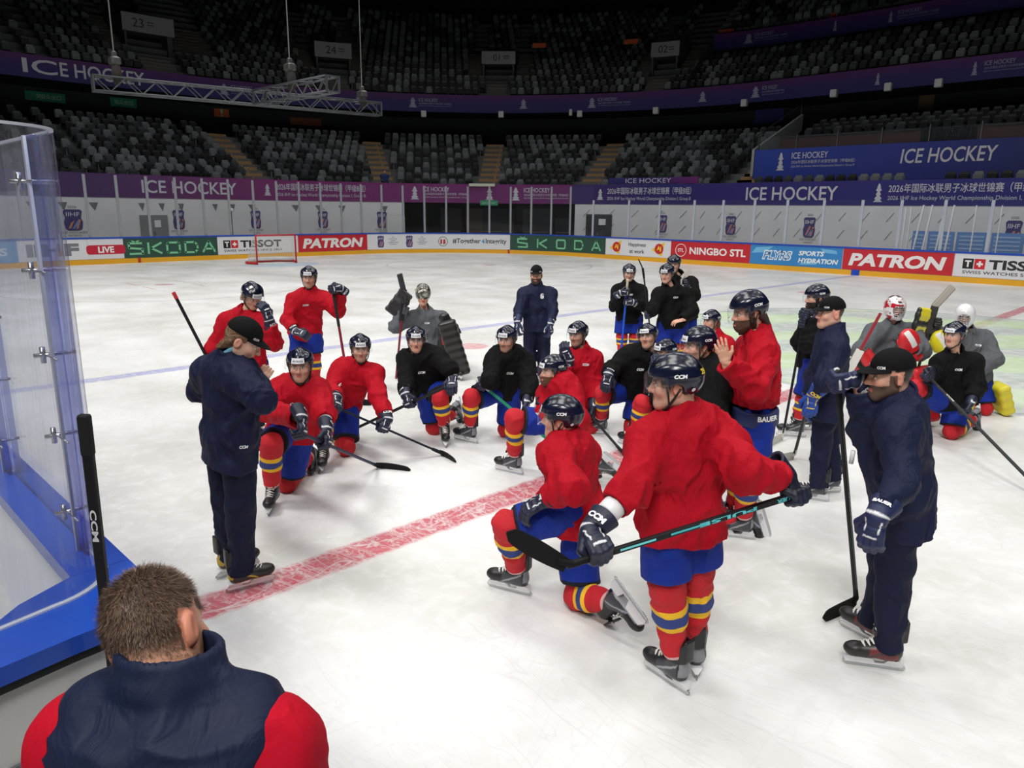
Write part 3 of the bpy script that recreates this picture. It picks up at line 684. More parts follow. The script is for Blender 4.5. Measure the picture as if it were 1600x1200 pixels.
o = MB().add([STAND.P(uClub, 13.2, 9.9), STAND.P(uClub, 18.2, 12.9), STAND.P(uClub, 18.2, 14.1), STAND.P(uClub, 13.2, 10.6)], [(0, 1, 2, 3)])
struct('wall_stair_side', o, mat('stair_side', (74, 76, 80), .7))
# blue press wall on the far side and the terrace above it
o = banner('press_wall_banner', STAND, uMain, 47, 8.0, 4.0, 5.66, [(0, (34, 62, 160)), (.25, (36, 50, 140)), (.5, (30, 38, 100)), (1, (28, 34, 96))], 'deep blue banner wall below the press tables on the far side')
a, b = upx(1408, 240, STAND, 8), upx(1560, 232, STAND, 8); V, F = fit_text('ICE HOCKEY', w=b - a, h=.66, bold=.012, shear=.1); bput(o, 'lettering', STAND, 8.0, [(V, F, (a + b) / 2, 5.05)])
bput(o, 'small_lettering', STAND, 8.0, small_block(STAND, 8.0, upx(1221, 240, STAND, 8), 5.02, .9))
struct('floor_press', slab(STAND, uMain, 47, 8.06, 16.6, 5.3, 5.6), CONC)
RW = mat('red_brown_wood', (70, 34, 28), .4, var=.15)
for a, b, lab in ((uMain + .6, upx(1440, 200, STAND, 9.5), 'long dark red wooden desk front of the press seats'), (upx(1530, 185, STAND, 9.5), 44, 'dark red wooden desk front at the right end of the press seats')):
    o = empty('press_desk', STAND.P((a + b) / 2, 9.5, 5.6), lab, 'desk'); slab(STAND, a, b, 9.5, 9.56, 5.6, 6.35).build('desk_front', RW, o); slab(STAND, a, b, 9.4, 10.1, 6.35, 6.41).build('desk_top', mat('desk_top', (44, 44, 48), .3), o)
o = empty('glass_railing', STAND.P(uMain + 12, 8.1, 5.66), 'long low glass railing with thin posts above the blue press wall', 'railing')
slab(STAND, uMain, 47, 8.1, 8.12, 5.68, 6.3).build('pane', glass_mat('rail_glass', (244, 248, 248), .02), o)
for i in range(12):
    MB().add(*(lambda c: (c.V, c.F))(slab(STAND, uMain + .1 + 2.1 * i, uMain + .14 + 2.1 * i, 8.06, 8.16, 5.6, 6.42))).build('post', mat('steel'), o)
# side handrail wall by the stair next to the press wall
p0, p1 = STAND.P(uMain - .2, 8.0, 5.7), STAND.P(uMain - .2, 13.5, 8.0)
o = empty('stair_parapet', p0, 'pale sloping parapet with a thin handrail at the left end of the press wall', 'parapet')
MB().add([p0, p1, (p1[0], p1[1], p1[2] - .9), (p0[0], p0[1], p0[2] - 1.4)] + [(q[0] + .15, q[1], q[2]) for q in (p0, p1, (p1[0], p1[1], p1[2] - .9), (p0[0], p0[1], p0[2] - 1.4))], [(0, 1, 2, 3), (7, 6, 5, 4), (0, 4, 5, 1), (1, 5, 6, 2), (2, 6, 7, 3), (3, 7, 4, 0)]).build('parapet_wall', mat('parapet', (150, 152, 156), .6), o)
MB().tube([(p0[0], p0[1], p0[2] + .55), (p1[0], p1[1], p1[2] + .55)], .025).tube([(p0[0], p0[1], p0[2]), (p0[0], p0[1], p0[2] + .55)], .02).tube([(p1[0], p1[1], p1[2]), (p1[0], p1[1], p1[2] + .55)], .02).build('handrail', mat('steel'), o)
# portals
PW = mat('portal_wall', (84, 85, 88), .7, var=.08); PS = mat('portal_sign', (150, 151, 154), .6)
PLACE = {'23': 'above the truss', '24': 'above the truss end', '01': 'straight above the tunnel', '02': 'beside the club boxes'}
for u, zt, zm, zb, t, hw in ports:
    o = empty('stand_portal', STAND.P(u, PD, zb), 'stand portal with a pale board numbered ' + t + ', ' + PLACE[t], 'portal')
    k = STAND.k(u, PD); zb2 = zb - 1.0; w = (hw - .18) * k
    mb = MB()
    for s in (-1, 1): slab(STAND, u + s * w - .12 * k * (s < 0), u + s * w + .12 * k * (s > 0), PD, PD + 3.2, zb2, zm + .05, .5, 0, mb)
    slab(STAND, u - w - .15 * k, u + w + .15 * k, PD + .12, PD + 3.4, zm, zt + .02, .5, 0, mb); mb.build('portal_walls', PW, o)
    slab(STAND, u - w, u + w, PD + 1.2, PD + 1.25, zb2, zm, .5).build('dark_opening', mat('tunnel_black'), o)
    slab(STAND, u - w - .2 * k, u + w + .2 * k, PD, PD + .1, zm, zt, .5).build('number_board', PS, o)
    V, F = fit_text(t, h=(zt - zm) * .5); V2, F2 = rect2d(.4, .05)
    mb = MB(); wrapk(STAND, V, F, u - .15 * k, (zt + zm) / 2, PD - .012, mb); wrapk(STAND, V2, F2, u + .45 * hw * k, (zt + zm) / 2 + .1, PD - .012, mb); wrapk(STAND, V2, F2, u + .45 * hw * k, (zt + zm) / 2 - .05, PD - .012, mb)
    mb.build('lettering', mat('sign_dark', (52, 53, 56), .6), o)
    for s in (-1, 1):
        mb = MB()
        for q in range(10):
            d = PD - .4 + .4 * q; z = UP_Z0 + (d - UP_D0) / URUN * URISE
            slab(STAND, u + s * (hw + .55) * k - .5 * k, u + s * (hw + .55) * k + .5 * k, d, d + .4, z - .25, z + .05, .5, 0, mb)
        mb.build('side_steps', mat('step_grey', (104, 102, 98), .7), o)
    mb = MB()
    for q in range(6):
        d = UP_D0 - .1 + .4 * q; z = UP_Z0 + (d - UP_D0) / URUN * URISE
        slab(STAND, u - .75 * k, u + .75 * k, d, d + .4, z - .25, z + .05, .5, 0, mb)
    mb.build('lower_steps', mat('step_grey'), o)
# boxes under the fascia, exit signs and small signs
k = 0
for px, py in ((662, 178), (783, 179), (892, 176), (906, 178), (1025, 173), (1163, 161), (1303, 146), (1388, 136), (1467, 130)):
    u, z = STAND.hit(px, py, 12.9)
    o = empty('loudspeaker', STAND.P(u, 12.9, 8.86), ('small white loudspeaker hanging under the fascia, %s' % ('first from the left', 'second from the left', 'narrow one of a close pair', 'wide one of a close pair', 'above the right aisle', 'left of the press seats', 'above the press stairs', 'above the framed picture', 'at the right end')[k]), 'loudspeaker', 'loudspeakers under the fascia'); k += 1
    R_ = np.eye(3)
    p, n, t = STAND.at(u, 12.9); R_ = np.array([[t[0], n[0], 0], [t[1], n[1], 0], [0, 0, 1]])
    MB().rbox((p[0], p[1], z), (.36 if px != 892 else .22, .3, .42), R_, 0, .03).build('cabinet', mat('speaker_white', (205, 206, 208), .5), o)
    MB().box((p[0], p[1], (z + 8.9) / 2 + .1), (.05, .05, 8.9 - z)).build('bracket', BLACK, o)
for px, py, w, h, rgb, lab, txt in ((80, 152, 1.5, .5, (30, 150, 110), 'green direction sign on the concourse wall at far left', '观众出口'), (194, 160, 1.5, .5, (30, 150, 110), 'green direction sign on the concourse wall above the left seats', '观众出口'), (347, 176, .4, .5, (220, 110, 40), 'small orange warning sign on the concourse wall', '!'), (478, 190, .9, .5, (140, 70, 26), 'dim orange panel on the concourse wall', ''), (1201, 178, .8, 1.1, (60, 56, 140), 'small purple poster with a badge by the press stairs', ''), (1447, 155, .8, 1.2, (120, 96, 58), 'framed picture on the dark wall above the press seats', '')):
    u, z = STAND.hit(px, py, 16.4); o = empty('wall_sign', STAND.P(u, 16.5, z), lab, 'sign')
    slab(STAND, u - w / 2, u + w / 2, 16.5, 16.59, z - h / 2, z + h / 2, .5).build('plate', mat('sgn%d' % px, rgb, .5), o)
    if txt:
        V, F = fit_text(txt, w=w * .7 if len(txt) > 1 else .08); mb = MB(); wrap(STAND, V, F, u, z, 16.488, mb); mb.build('lettering', mat('sgn_w', (190, 220, 205), .5), o)
for px, py, lab in ((843, 71, 'small orange aisle sign right of the middle portal'), (986, 65, 'small orange aisle sign left of the right portal'), (1135, 50, 'small orange aisle sign at the end of the upper fascia'), (1303, 23, 'small orange aisle sign above the upper fascia')):
    u, z = STAND.hit(px, py, 18.5 if px > 1000 else 17.0); o = tag(empty('aisle_sign', STAND.P(u, 18.5 if px > 1000 else 17.0, z), lab, 'sign'))
    d0 = 18.5 if px > 1000 else 17.0
    slab(STAND, u - .2, u + .2, d0, d0 + .03, z - .16, z + .16).build('plate', mat('sgn_orange', (200, 84, 36), .5), o); MB().box(STAND.P(u, d0 + .05, z - .6), (.04, .04, 1.0)).build('post', BLACK, o)
# exit sign over the tunnel and a lamp on the seats rail
u, z = STAND.hit(764, 317, 4.9); o = empty('exit_sign', STAND.P(u, 4.9, z), 'small green lit exit sign above the tunnel doorway', 'sign')
slab(STAND, u - .38, u + .38, 4.88, 4.96, z - .15, z + .15).build('sign_body', mat('exit_green', (40, 120, 84), .5, emit=(40, 150, 100), estr=.12), o)
V, F = fit_text('出口 EXIT', w=.6); mb = MB(); wrap(STAND, V, F, u, z, 4.868, mb); mb.build('lettering', mat('sgn_w'), o)
u, z = STAND.hit(753, 289, 4.9); o = empty('lamp_bar', STAND.P(u, 4.9, z), 'pale strip lamp on top of the banner above the tunnel', 'lamp'); slab(STAND, u - .55, u + .55, 4.85, 5.0, z - .08, z + .08).build('housing', mat('lamp_bar', (206, 208, 190), .5), o)
# doors and odd things seen on the tarpaulins
for px0, px1, y0, rgb, lab in ((219, 262, 336, (128, 130, 134), 'grey door in the tarpaulin wall behind the left glass'), (916, 956, 335, (44, 46, 50), 'dark double door with paper notices in the right tarpaulin wall')):
    a, b = upx(px0, 350, STAND, 5), upx(px1, 350, STAND, 5); z = STAND.hit((px0 + px1) / 2, y0, 5)[1]
    o = empty('service_door', STAND.P((a + b) / 2, 4.98, 0), lab, 'door'); slab(STAND, a, b, 4.93, 4.99, 0, z).build('leaf', mat('svc%d' % px0, rgb, .6), o)
    slab(STAND, (a + b) / 2, (a + b) / 2 + .3, 4.915, 4.93, z - .6, z - .25).build('paper_notice', WHT, o); slab(STAND, (a + b) / 2 - .06, (a + b) / 2, 4.90, 4.93, 1.0, 1.15).build('handle', mat('steel'), o)
u0, u1 = upx(604, 350, STAND, 4.2), upx(632, 350, STAND, 4.2); z = STAND.hit(618, 338, 4.2)[1]
o = empty('air_unit', STAND.P((u0 + u1) / 2, 4.2, 0), 'white boxy machine with a slotted base left of the tunnel', 'machine'); slab(STAND, u0, u1, 4.0, 4.5, .25, z).build('housing', mat('unit_white', (216, 216, 216), .5), o)
slab(STAND, u0 + .1, u1 - .1, 3.98, 4.0, .3, .8).build('grille', mat('flap_grey'), o); slab(STAND, u0 + .05, u1 - .05, 4.0, 4.5, 0, .25).build('base', BLACK, o)
u, z = STAND.hit(361, 328, 3.6); p = STAND.P(u, 3.6, 0)
o = empty('tripod_lamp', p, 'thin black stand with a small bright lamp head behind the left glass', 'lamp'); mb = MB()
for a in (0, 2.1, 4.2): mb.tube([(p[0], p[1], .9), (p[0] + .4 * math.cos(a), p[1] + .4 * math.sin(a), 0)], .02)
mb.tube([(p[0], p[1], .6), (p[0], p[1], z)], .025).build('stand', BLACK, o); MB().rbox((p[0], p[1], z), (.2, .2, .16), None, 0, .03).build('lamp_head', mat('lampwhite', (240, 240, 240), .4), o)
# penalty bench posts and blue low panels on the far side
k = 0
for px, lean, w in ((1405, 0, .05), (1413, 0, .05), (1421, 0, .05), (1435, .45, .06), (1449, .4, .06), (1470, .35, .06), (1484, .3, .06), (1522, 0, .04), (1562, 0, .04)):
    u = upx(px, 350, RINK, 1.3); P0 = np.array(RINK.P(u - lean * .4, 1.3, 0)); P1 = np.array(RINK.P(u + lean * .25, 1.3, 2.75 - .1 * (px < 1425)))
    o = empty('bench_post', P0, 'white upright post of the far side bench, %s of nine' % ('leftmost', 'second from left', 'third from left', 'fourth from left', 'fifth from left', 'sixth from left', 'seventh from left', 'eighth from left', 'rightmost')[k], 'post', 'white posts of the far bench'); k += 1
    MB().bar(P0, P1, w, w, (0, 1, 0)).build('upright', mat('post_white', (226, 228, 232), .35), o); MB().box(P0 + (0, 0, .02), (.14, .14, .04)).build('foot', mat('steel'), o)
k = 0
for px0, px1 in ((1425, 1444), (1449, 1490), (1494, 1542), (1548, 1600), (1606, 1660)):
    a, b = upx(px0, 375, STAND, 3.6), upx(px1, 375, STAND, 3.6)
    o = empty('printed_panel', STAND.P((a + b) / 2, 3.6, 0), 'low light blue printed panel behind the far bench, %s' % ('narrow leftmost one', 'second from left', 'third from left', 'fourth from left', 'cut by the right picture edge')[k], 'panel', 'blue panels behind the far bench'); k += 1
    slab(STAND, a, b, 3.6, 3.66, 0, 1.72).build('sheet', mat('panel_blue', (96, 140, 200), .5), o); mb = MB()
    for i in range(5):
        V, F = rect2d((b - a) * .8, .07, 6); wrap(STAND, V, F, (a + b) / 2, 1.55 - .16 * i, 3.59, mb)
    mb.build('print_rows', mat('panel_print', (150, 180, 222), .5), o)
# ================================================================== goal
def goal():
    o = empty('hockey_goal', (-26, 0, 0), 'red framed ice hockey goal with a white net in front of the end boards', 'goal')
    fr = MB(); R_ = mat('goal_red', (200, 34, 44), .4); x0 = -26; fr.tube([(x0, -.915, 0), (x0, -.915, 1.2), (x0, -.9, 1.22), (x0, .9, 1.22), (x0, .915, 1.2), (x0, .915, 0)], .035, 8); fr.build('frame', R_, o, True)
    base = [(x0, -.915, .06), (x0 - .6, -1.12, .06), (x0 - 1.1, -.6, .06), (x0 - 1.12, 0, .06), (x0 - 1.1, .6, .06), (x0 - .6, 1.12, .06), (x0, .915, .06)]
    MB().tube(base, .05, 6).build('base_rail', R_, o, True)
    top = [(x0, -.9, 1.2), (x0 - .35, -.85, 1.18), (x0 - .55, -.4, 1.17), (x0 - .56, 0, 1.17), (x0 - .55, .4, 1.17), (x0 - .35, .85, 1.18), (x0, .9, 1.2)]
    n = MB(); A = np.array(top); B = np.array(base)
    def interp(P, t):
        t = t * (len(P) - 1); i = min(int(t), len(P) - 2); return P[i] + (P[i+1] - P[i]) * (t - i)
    for k in range(41): n.tube([interp(A, k / 40), interp(B, k / 40)], .0055, 3, 0, False)
    for k in range(1, 14): n.tube([interp(A, t) + (interp(B, t) - interp(A, t)) * k / 14 for t in np.linspace(0, 1, 25)], .0055, 3, 0, False)
    for k in range(1, 12):
        t = k / 12; n.tube([interp(A, t), (x0, -.9 + 1.8 * t, 1.2)], .0055, 3, 0, False)
    n.build('net', mat('net_white', (226, 226, 222), .8), o)
    MB().tube([(p[0] + .02, p[1] * .97, .16) for p in base[1:-1]], .09, 6).build('white_pad', mat('pad_white', (230, 230, 232), .5), o, True)
goal()
# ================================================================== hanging truss
ALU = mat('aluminium', (88, 90, 94), .45, .5)
def truss(name, a, b, h, label, endplate):
    a, b = np.array(a), np.array(b); o = empty(name, (a + b) / 2, label, 'truss'); t = nrm(b - a); s = np.cross(t, [0, 0, 1.0]); Ln = np.linalg.norm(b - a)
    c = [(i, j) for i in (-.5, .5) for j in (-.5, .5)]; mb = MB()
    for i, j in c: mb.tube([a + s * h * i + np.array([0, 0, h * j]), b + s * h * i + np.array([0, 0, h * j])], .032, 6)
    mb.build('chords', ALU, o, True); n = max(4, int(Ln / h / 1.0)); mb = MB()
    for k in range(n):
        p, q = a + t * Ln * k / n, a + t * Ln * (k + 1) / n
        if k % 2: p, q = q, p
        for i in (-.5, .5): mb.tube([p + s * h * i + np.array([0, 0, h * .5]), q + s * h * i - np.array([0, 0, h * .5])], .018, 5, 0, False)
        for j in (-.5, .5): mb.tube([p + s * h * .5 + np.array([0, 0, h * j]), q - s * h * .5 + np.array([0, 0, h * j])], .018, 5, 0, False)
    mb.build('lacing', ALU, o, True)
    if endplate:
        mb = MB()
        for e in (a, b):
            for i, j in ((-.5, 0), (.5, 0)): mb.bar(e + s * h * i - np.array([0, 0, h * .56]), e + s * h * i + np.array([0, 0, h * .56]), .07, .05, t)
            for j in (-.5, .5): mb.bar(e - s * h * .56 + np.array([0, 0, h * j]), e + s * h * .56 + np.array([0, 0, h * j]), .06, .05)
        mb.build('end_plates', ALU, o)
    return o
ZT = 6.25
T0, T1, T2, TX = at_z(145, 130, ZT), at_z(592, 171, ZT), at_z(520, 131, ZT), at_z(398, 154, ZT)
truss('lighting_truss', T0, T1, .46, 'long aluminium lattice truss hanging level over the far ice', True)
truss('lighting_truss', TX + nrm(T2 - TX) * .35, T2, .46, 'short aluminium lattice truss arm ending in a square plate, joined to the long truss', True)
k = 0
for px, py, ytop in ((181, 97, 0), (455, 107, 0), (559, 148, 0)):
    q = {0: T0 + (T1 - T0) * .07, 1: TX + (T2 - TX) * .5, 2: T0 + (T1 - T0) * .93}[k]
    o = empty('chain_hoist', q + np.array([0, 0, .25]), 'dark chain hoist with a cable on the truss, ' + ('at its left end', 'on the short arm', 'at its right end')[k], 'hoist', 'chain hoists holding the truss'); k += 1
    zc = CAM[2] + ray_dir(px, py)[2] * ((q - CAM) @ FW)
    MB().rbox((q[0], q[1], zc), (.42, .3, .26), None, 0, .05).rbox((q[0], q[1], zc + .2), (.16, .16, .2), None, 0, .03).build('motor', mat('hoist_grey', (92, 90, 88), .4, .4), o)
    MB().tube([(q[0], q[1], zc), (q[0], q[1], 30)], .02, 5).build('cable', mat('cable_grey', (120, 120, 122), .6), o)
    MB().tube([(q[0] + .05, q[1], zc), (q[0] + .1, q[1], (zc + ZT) / 2), (q[0] + .02, q[1], ZT)], [.1, .16, .1], 7).build('chain_bag', mat('bag_grey', (50, 46, 46), .9), o, True)
    MB().tube([(q[0] - .04, q[1], zc), (q[0] - .12, q[1], ZT + .2)], .02, 5).tube([(q[0] + .1, q[1], zc), (q[0] + .18, q[1], ZT + .2)], .02, 5).build('slings', mat('hoist_grey'), o)
# ================================================================== near boards, ledge and curved bench glass
BLB = mat('ledge_blue', (18, 72, 178), .32, coat=.3, var=.06, vscale=12); INN = mat('board_inner', (196, 197, 194), .28, coat=.2)
YB = -15.04
struct('wall_near_boards', MB().box((-14.2, YB - .06, .52), (31.6, .10, 1.04)).box((11.75, YB - .06, .52), (20.3, .1, 1.04)), WHT)
struct('trim_4', MB().box((-14.2, YB - .0, .1), (31.6, .06, .2)).box((12, YB, .1), (19.2, .06, .2)), YEL)
# ledge along the ice left of the corner
struct('trim_5', MB().box((-14.35, YB - .1, 1.075), (31.5, .2, .06)), BLB)
# bench side ledge, low blue cap the man leans on
struct('trim_6', MB().rbox((12.0, YB - .115, 1.0749), (20.36, .17, .06), None, 0, .012), BLB)
# corner ledge: rounded quarter turning away from the ice
def corner_ledge():
    out = [(1.402, YB), (1.60, YB), (1.78, YB), (1.815, YB - .05), (1.84, -15.35), (1.90, -15.75), (2.0, -16.4), (2.1, -17.6)]
    inn = [(1.402, YB - .2), (1.403, YB - .2), (1.404, YB - .2), (1.50, -15.42), (1.60, -15.52), (1.70, -15.8), (1.80, -16.4), (1.9, -17.6)]
    n = len(out); V = [(x, y, 1.045) for x, y in out] + [(x, y, 1.105) for x, y in out] + [(x, y, 1.045) for x, y in inn] + [(x, y, 1.105) for x, y in inn]
    F = [(n+i, n+i+1, 3*n+i+1, 3*n+i) for i in range(n-1)] + [(i, i+1, n+i+1, n+i) for i in range(n-1)] + [(2*n+i, 3*n+i, 3*n+i+1, 2*n+i+1) for i in range(n-1)] + [(i, 2*n+i, 2*n+i+1, i+1) for i in range(n-1)] + [(0, n, 3*n, 2*n), (n-1, 3*n-1, 4*n-1, 2*n-1)]
    MBX = MB().add(V, F); o = struct('trim_7', MBX, BLB)
    o2 = [(x - .03, y + .0 if i < 2 else y + .02) for i, (x, y) in enumerate(out)]
    V = [(x, y, 0.0) for x, y in o2] + [(x, y, 1.02) for x, y in o2]
    struct('wall_bench_return', MB().add(V, [(i, i+1, n+i+1, n+i) for i in range(n-1)]), INN)
    V = [(x - .008, y, 1.015) for x, y in out[2:]] + [(x - .008, y, 1.047) for x, y in out[2:]]; m_ = len(out) - 2
    struct('trim_8', MB().add(V, [(i, i+1, m_+i+1, m_+i) for i in range(m_-1)]), BLACK)
    V = [(x + .012, y, .70) for x, y in o2[2:]] + [(x + .012, y, .76) for x, y in o2[2:]] + [(x - .01, y, .76) for x, y in o2[2:]]
    struct('trim_9', MB().add(V, [(i, i+1, m_+i+1, m_+i) for i in range(m_-1)] + [(m_+i, m_+i+1, 2*m_+i+1, 2*m_+i) for i in range(m_-1)]), mat('ledge_grey', (92, 96, 99), .5))
corner_ledge()
struct('floor_bench', MB().box((3.8, -16.6, .12), (30, 3.0, .24)), mat('bench_floor', (198, 198, 194), .35, var=.05))
struct('wall_bench_back', MB().box((-12, -18.2, .6), (60, .2, 1.2)), mat('bench_back', (150, 150, 152), .7))
# curved glass, one bent sheet: along the ice, round the corner, then away from the ice
GL = glass_mat('bench_glass', (250, 251, 254), .045, (214, 216, 228), .12, 1.5); GT = 2.64
def glass_sheet(path, z0, z1, name, parent, m, th=.012, mi=0):
    P = [np.array([*q, 0.0]) for q in path]; n = len(P); N_ = []
    for i in range(n):
        t = nrm(P[min(i+1, n-1)] - P[max(i-1, 0)]); N_.append(np.array([-t[1], t[0], 0]) * th / 2)
    V = [P[i] + N_[i] + (0, 0, z0) for i in range(n)] + [P[i] + N_[i] + (0, 0, z1) for i in range(n)] + [P[i] - N_[i] + (0, 0, z0) for i in range(n)] + [P[i] - N_[i] + (0, 0, z1) for i in range(n)]
    F = []; V = V + V; o4 = 4 * n
    for i in range(n - 1): F += [(i, i+1, n+i+1, n+i), (2*n+i+1, 2*n+i, 3*n+i, 3*n+i+1), (o4+n+i, o4+n+i+1, o4+3*n+i+1, o4+3*n+i), (o4+i+1, o4+i, o4+2*n+i, o4+2*n+i+1)]
    F += [(o4, o4+n, o4+3*n, o4+2*n), (o4+n-1, o4+3*n-1, o4+4*n-1, o4+2*n-1)]
    me = mesh_of(name, V, F, False); me.polygons.foreach_set('use_smooth', np.full(len(me.polygons), True)); return world_child(name, me, m, parent)
cx, cy, r = 1.36, -15.36, .24
arc = [(cx + r * math.sin(a), cy + r * math.cos(a)) for a in np.linspace(0, math.pi / 2 * .93, 12)]
curve = [(1.22, YB - .08), (1.30, YB - .08)] + arc + [(1.64, -15.52), (1.70, -15.8), (1.78, -16.3), (1.9, -17.5)]
o = empty('curved_glass_screen', (1.5, -15.2, 1.1), 'scratched clear curved glass screen wrapping the bench corner at left', 'glass screen')
glass_sheet(curve, 1.105, GT, 'sheet', o, GL)
EDGE = mat('glass_edge', (206, 212, 222), .2, spec=.6)
glass_sheet(curve, GT, GT + .008, 'top_edge', o, EDGE, .014)
glass_sheet(curve, 1.105, 1.112, 'bottom_bead', o, EDGE, .018)
xs = [1.19, -.02, -1.24, -2.46, -3.68, -4.9, -6.1]
for i in range(6):
    o = empty('bench_glass_screen', (xs[i] - .6, YB - .08, 1.1), 'flat scratched glass screen on the blue ledge beside the curved screen' if i == 0 else 'flat glass screen on the blue ledge, %s from the bench corner' % ('', 'second', 'third', 'fourth', 'fifth', 'sixth')[i], 'glass screen', 'bench side glass screens')
    glass_sheet([(xs[i], YB - .08), (xs[i + 1] + .03, YB - .08)], 1.105, GT, 'sheet', o, GL); glass_sheet([(xs[i], YB - .08), (xs[i + 1] + .03, YB - .08)], GT, GT + .008, 'top_edge', o, EDGE, .014)
    x = xs[i]
    JM = glass_mat('joint_strip', (212, 216, 246), .05, (150, 160, 214), .05)
    glass_sheet([(x - .07, YB - .06), (x + .075, YB - .06)], 1.105, GT, 'joint_strip', o, JM); glass_sheet([(x - .07, YB - .10), (x + .075, YB - .10)], 1.105, GT, 'joint_strip', o, JM)
    glass_sheet([(x - .012, YB - .115), (x + .012, YB - .115)], 1.105, GT, 'seal', o, mat('seal_pale', (176, 180, 196), .3), .01)
    for j in range(5):
        z = 1.25 + .31 * j; c = MB(); c.tube([(x - .065, YB - .16, z), (x - .065, YB - .02, z)], .008, 6); c.tube([(x - .065, YB - .13, z - .03), (x - .065, YB - .13, z + .03)], .010, 6)
        c.tube([(x - .065, YB - .118, z), (x + .07, YB - .118, z)], .004, 5); c.build('clamp', mat('clamp_steel', (190, 190, 188), .25, .9), o, True)
# ================================================================== implicit surfaces
RNG = np.random.default_rng(11)
_T = RNG.random((32, 32, 32)).astype(np.float32)
def vnoise(P):
    i = np.floor(P).astype(np.int32); f = (P - i).astype(np.float32); f = f * f * (3 - 2 * f); i &= 31; j = (i + 1) & 31
    x0, y0, z0 = i.T; x1, y1, z1 = j.T; fx, fy, fz = f.T
    c00 = _T[x0, y0, z0] * (1 - fx) + _T[x1, y0, z0] * fx; c10 = _T[x0, y1, z0] * (1 - fx) + _T[x1, y1, z0] * fx
    c01 = _T[x0, y0, z1] * (1 - fx) + _T[x1, y0, z1] * fx; c11 = _T[x0, y1, z1] * (1 - fx) + _T[x1, y1, z1] * fx
    return (c00 * (1 - fy) + c10 * fy) * (1 - fz) + (c01 * (1 - fy) + c11 * fy) * fz - .5
def smin(a, b, k):
    h = np.clip(.5 + .5 * (b - a) / k, 0, 1); return b * (1 - h) + a * h - k * h * (1 - h)
def smax(a, b, k): return -smin(-a, -b, k)
def cap(P, a, b, ra, rb=None):
    rb = ra if rb is None else rb; a = np.asarray(a, np.float32); ab = np.asarray(b, np.float32) - a
    t = np.clip((P - a) @ ab / (ab @ ab + 1e-9), 0, 1); q = P - a - t[:, None] * ab
    return np.sqrt((q * q).sum(1)) - (ra + (rb - ra) * t)
def ecap(P, a, b, ra, rb, Lv, fa, fb=None):
    """tapered capsule, widened by fa..fb along the side direction Lv"""
    fb = fa if fb is None else fb; a = np.asarray(a, np.float32); ab = np.asarray(b, np.float32) - a; n = nrm(ab)
    Lv = nrm(np.asarray(Lv, float) - n * (np.asarray(Lv, float) @ n)).astype(np.float32)
    t = np.clip((P - a) @ ab / (ab @ ab + 1e-9), 0, 1); q = P - a - t[:, None] * ab; l = q @ Lv
    f = fa + (fb - fa) * t; q = q - (l * (1 - 1 / f))[:, None] * Lv
    return np.sqrt((q * q).sum(1)) - (ra + (rb - ra) * t)
def ell(P, c, r, A=None):
    q = P - np.asarray(c, np.float32)
    if A is not None: q = q @ np.asarray(A, np.float32)
    r = np.asarray(r, np.float32); k0 = np.sqrt(((q / r) ** 2).sum(1)); k1 = np.sqrt(((q / r ** 2) ** 2).sum(1)) + 1e-9
    return k0 * (k0 - 1) / k1
def sph(P, c, r): return np.sqrt(((P - np.asarray(c, np.float32)) ** 2).sum(1)) - r
def rboxd(P, c, half, A=None, r=.01):
    q = P - np.asarray(c, np.float32)
    if A is not None: q = q @ np.asarray(A, np.float32)
    q = np.abs(q) - (np.asarray(half, np.float32) - r)
    return np.sqrt((np.maximum(q, 0) ** 2).sum(1)) + np.minimum(q.max(1), 0) - r
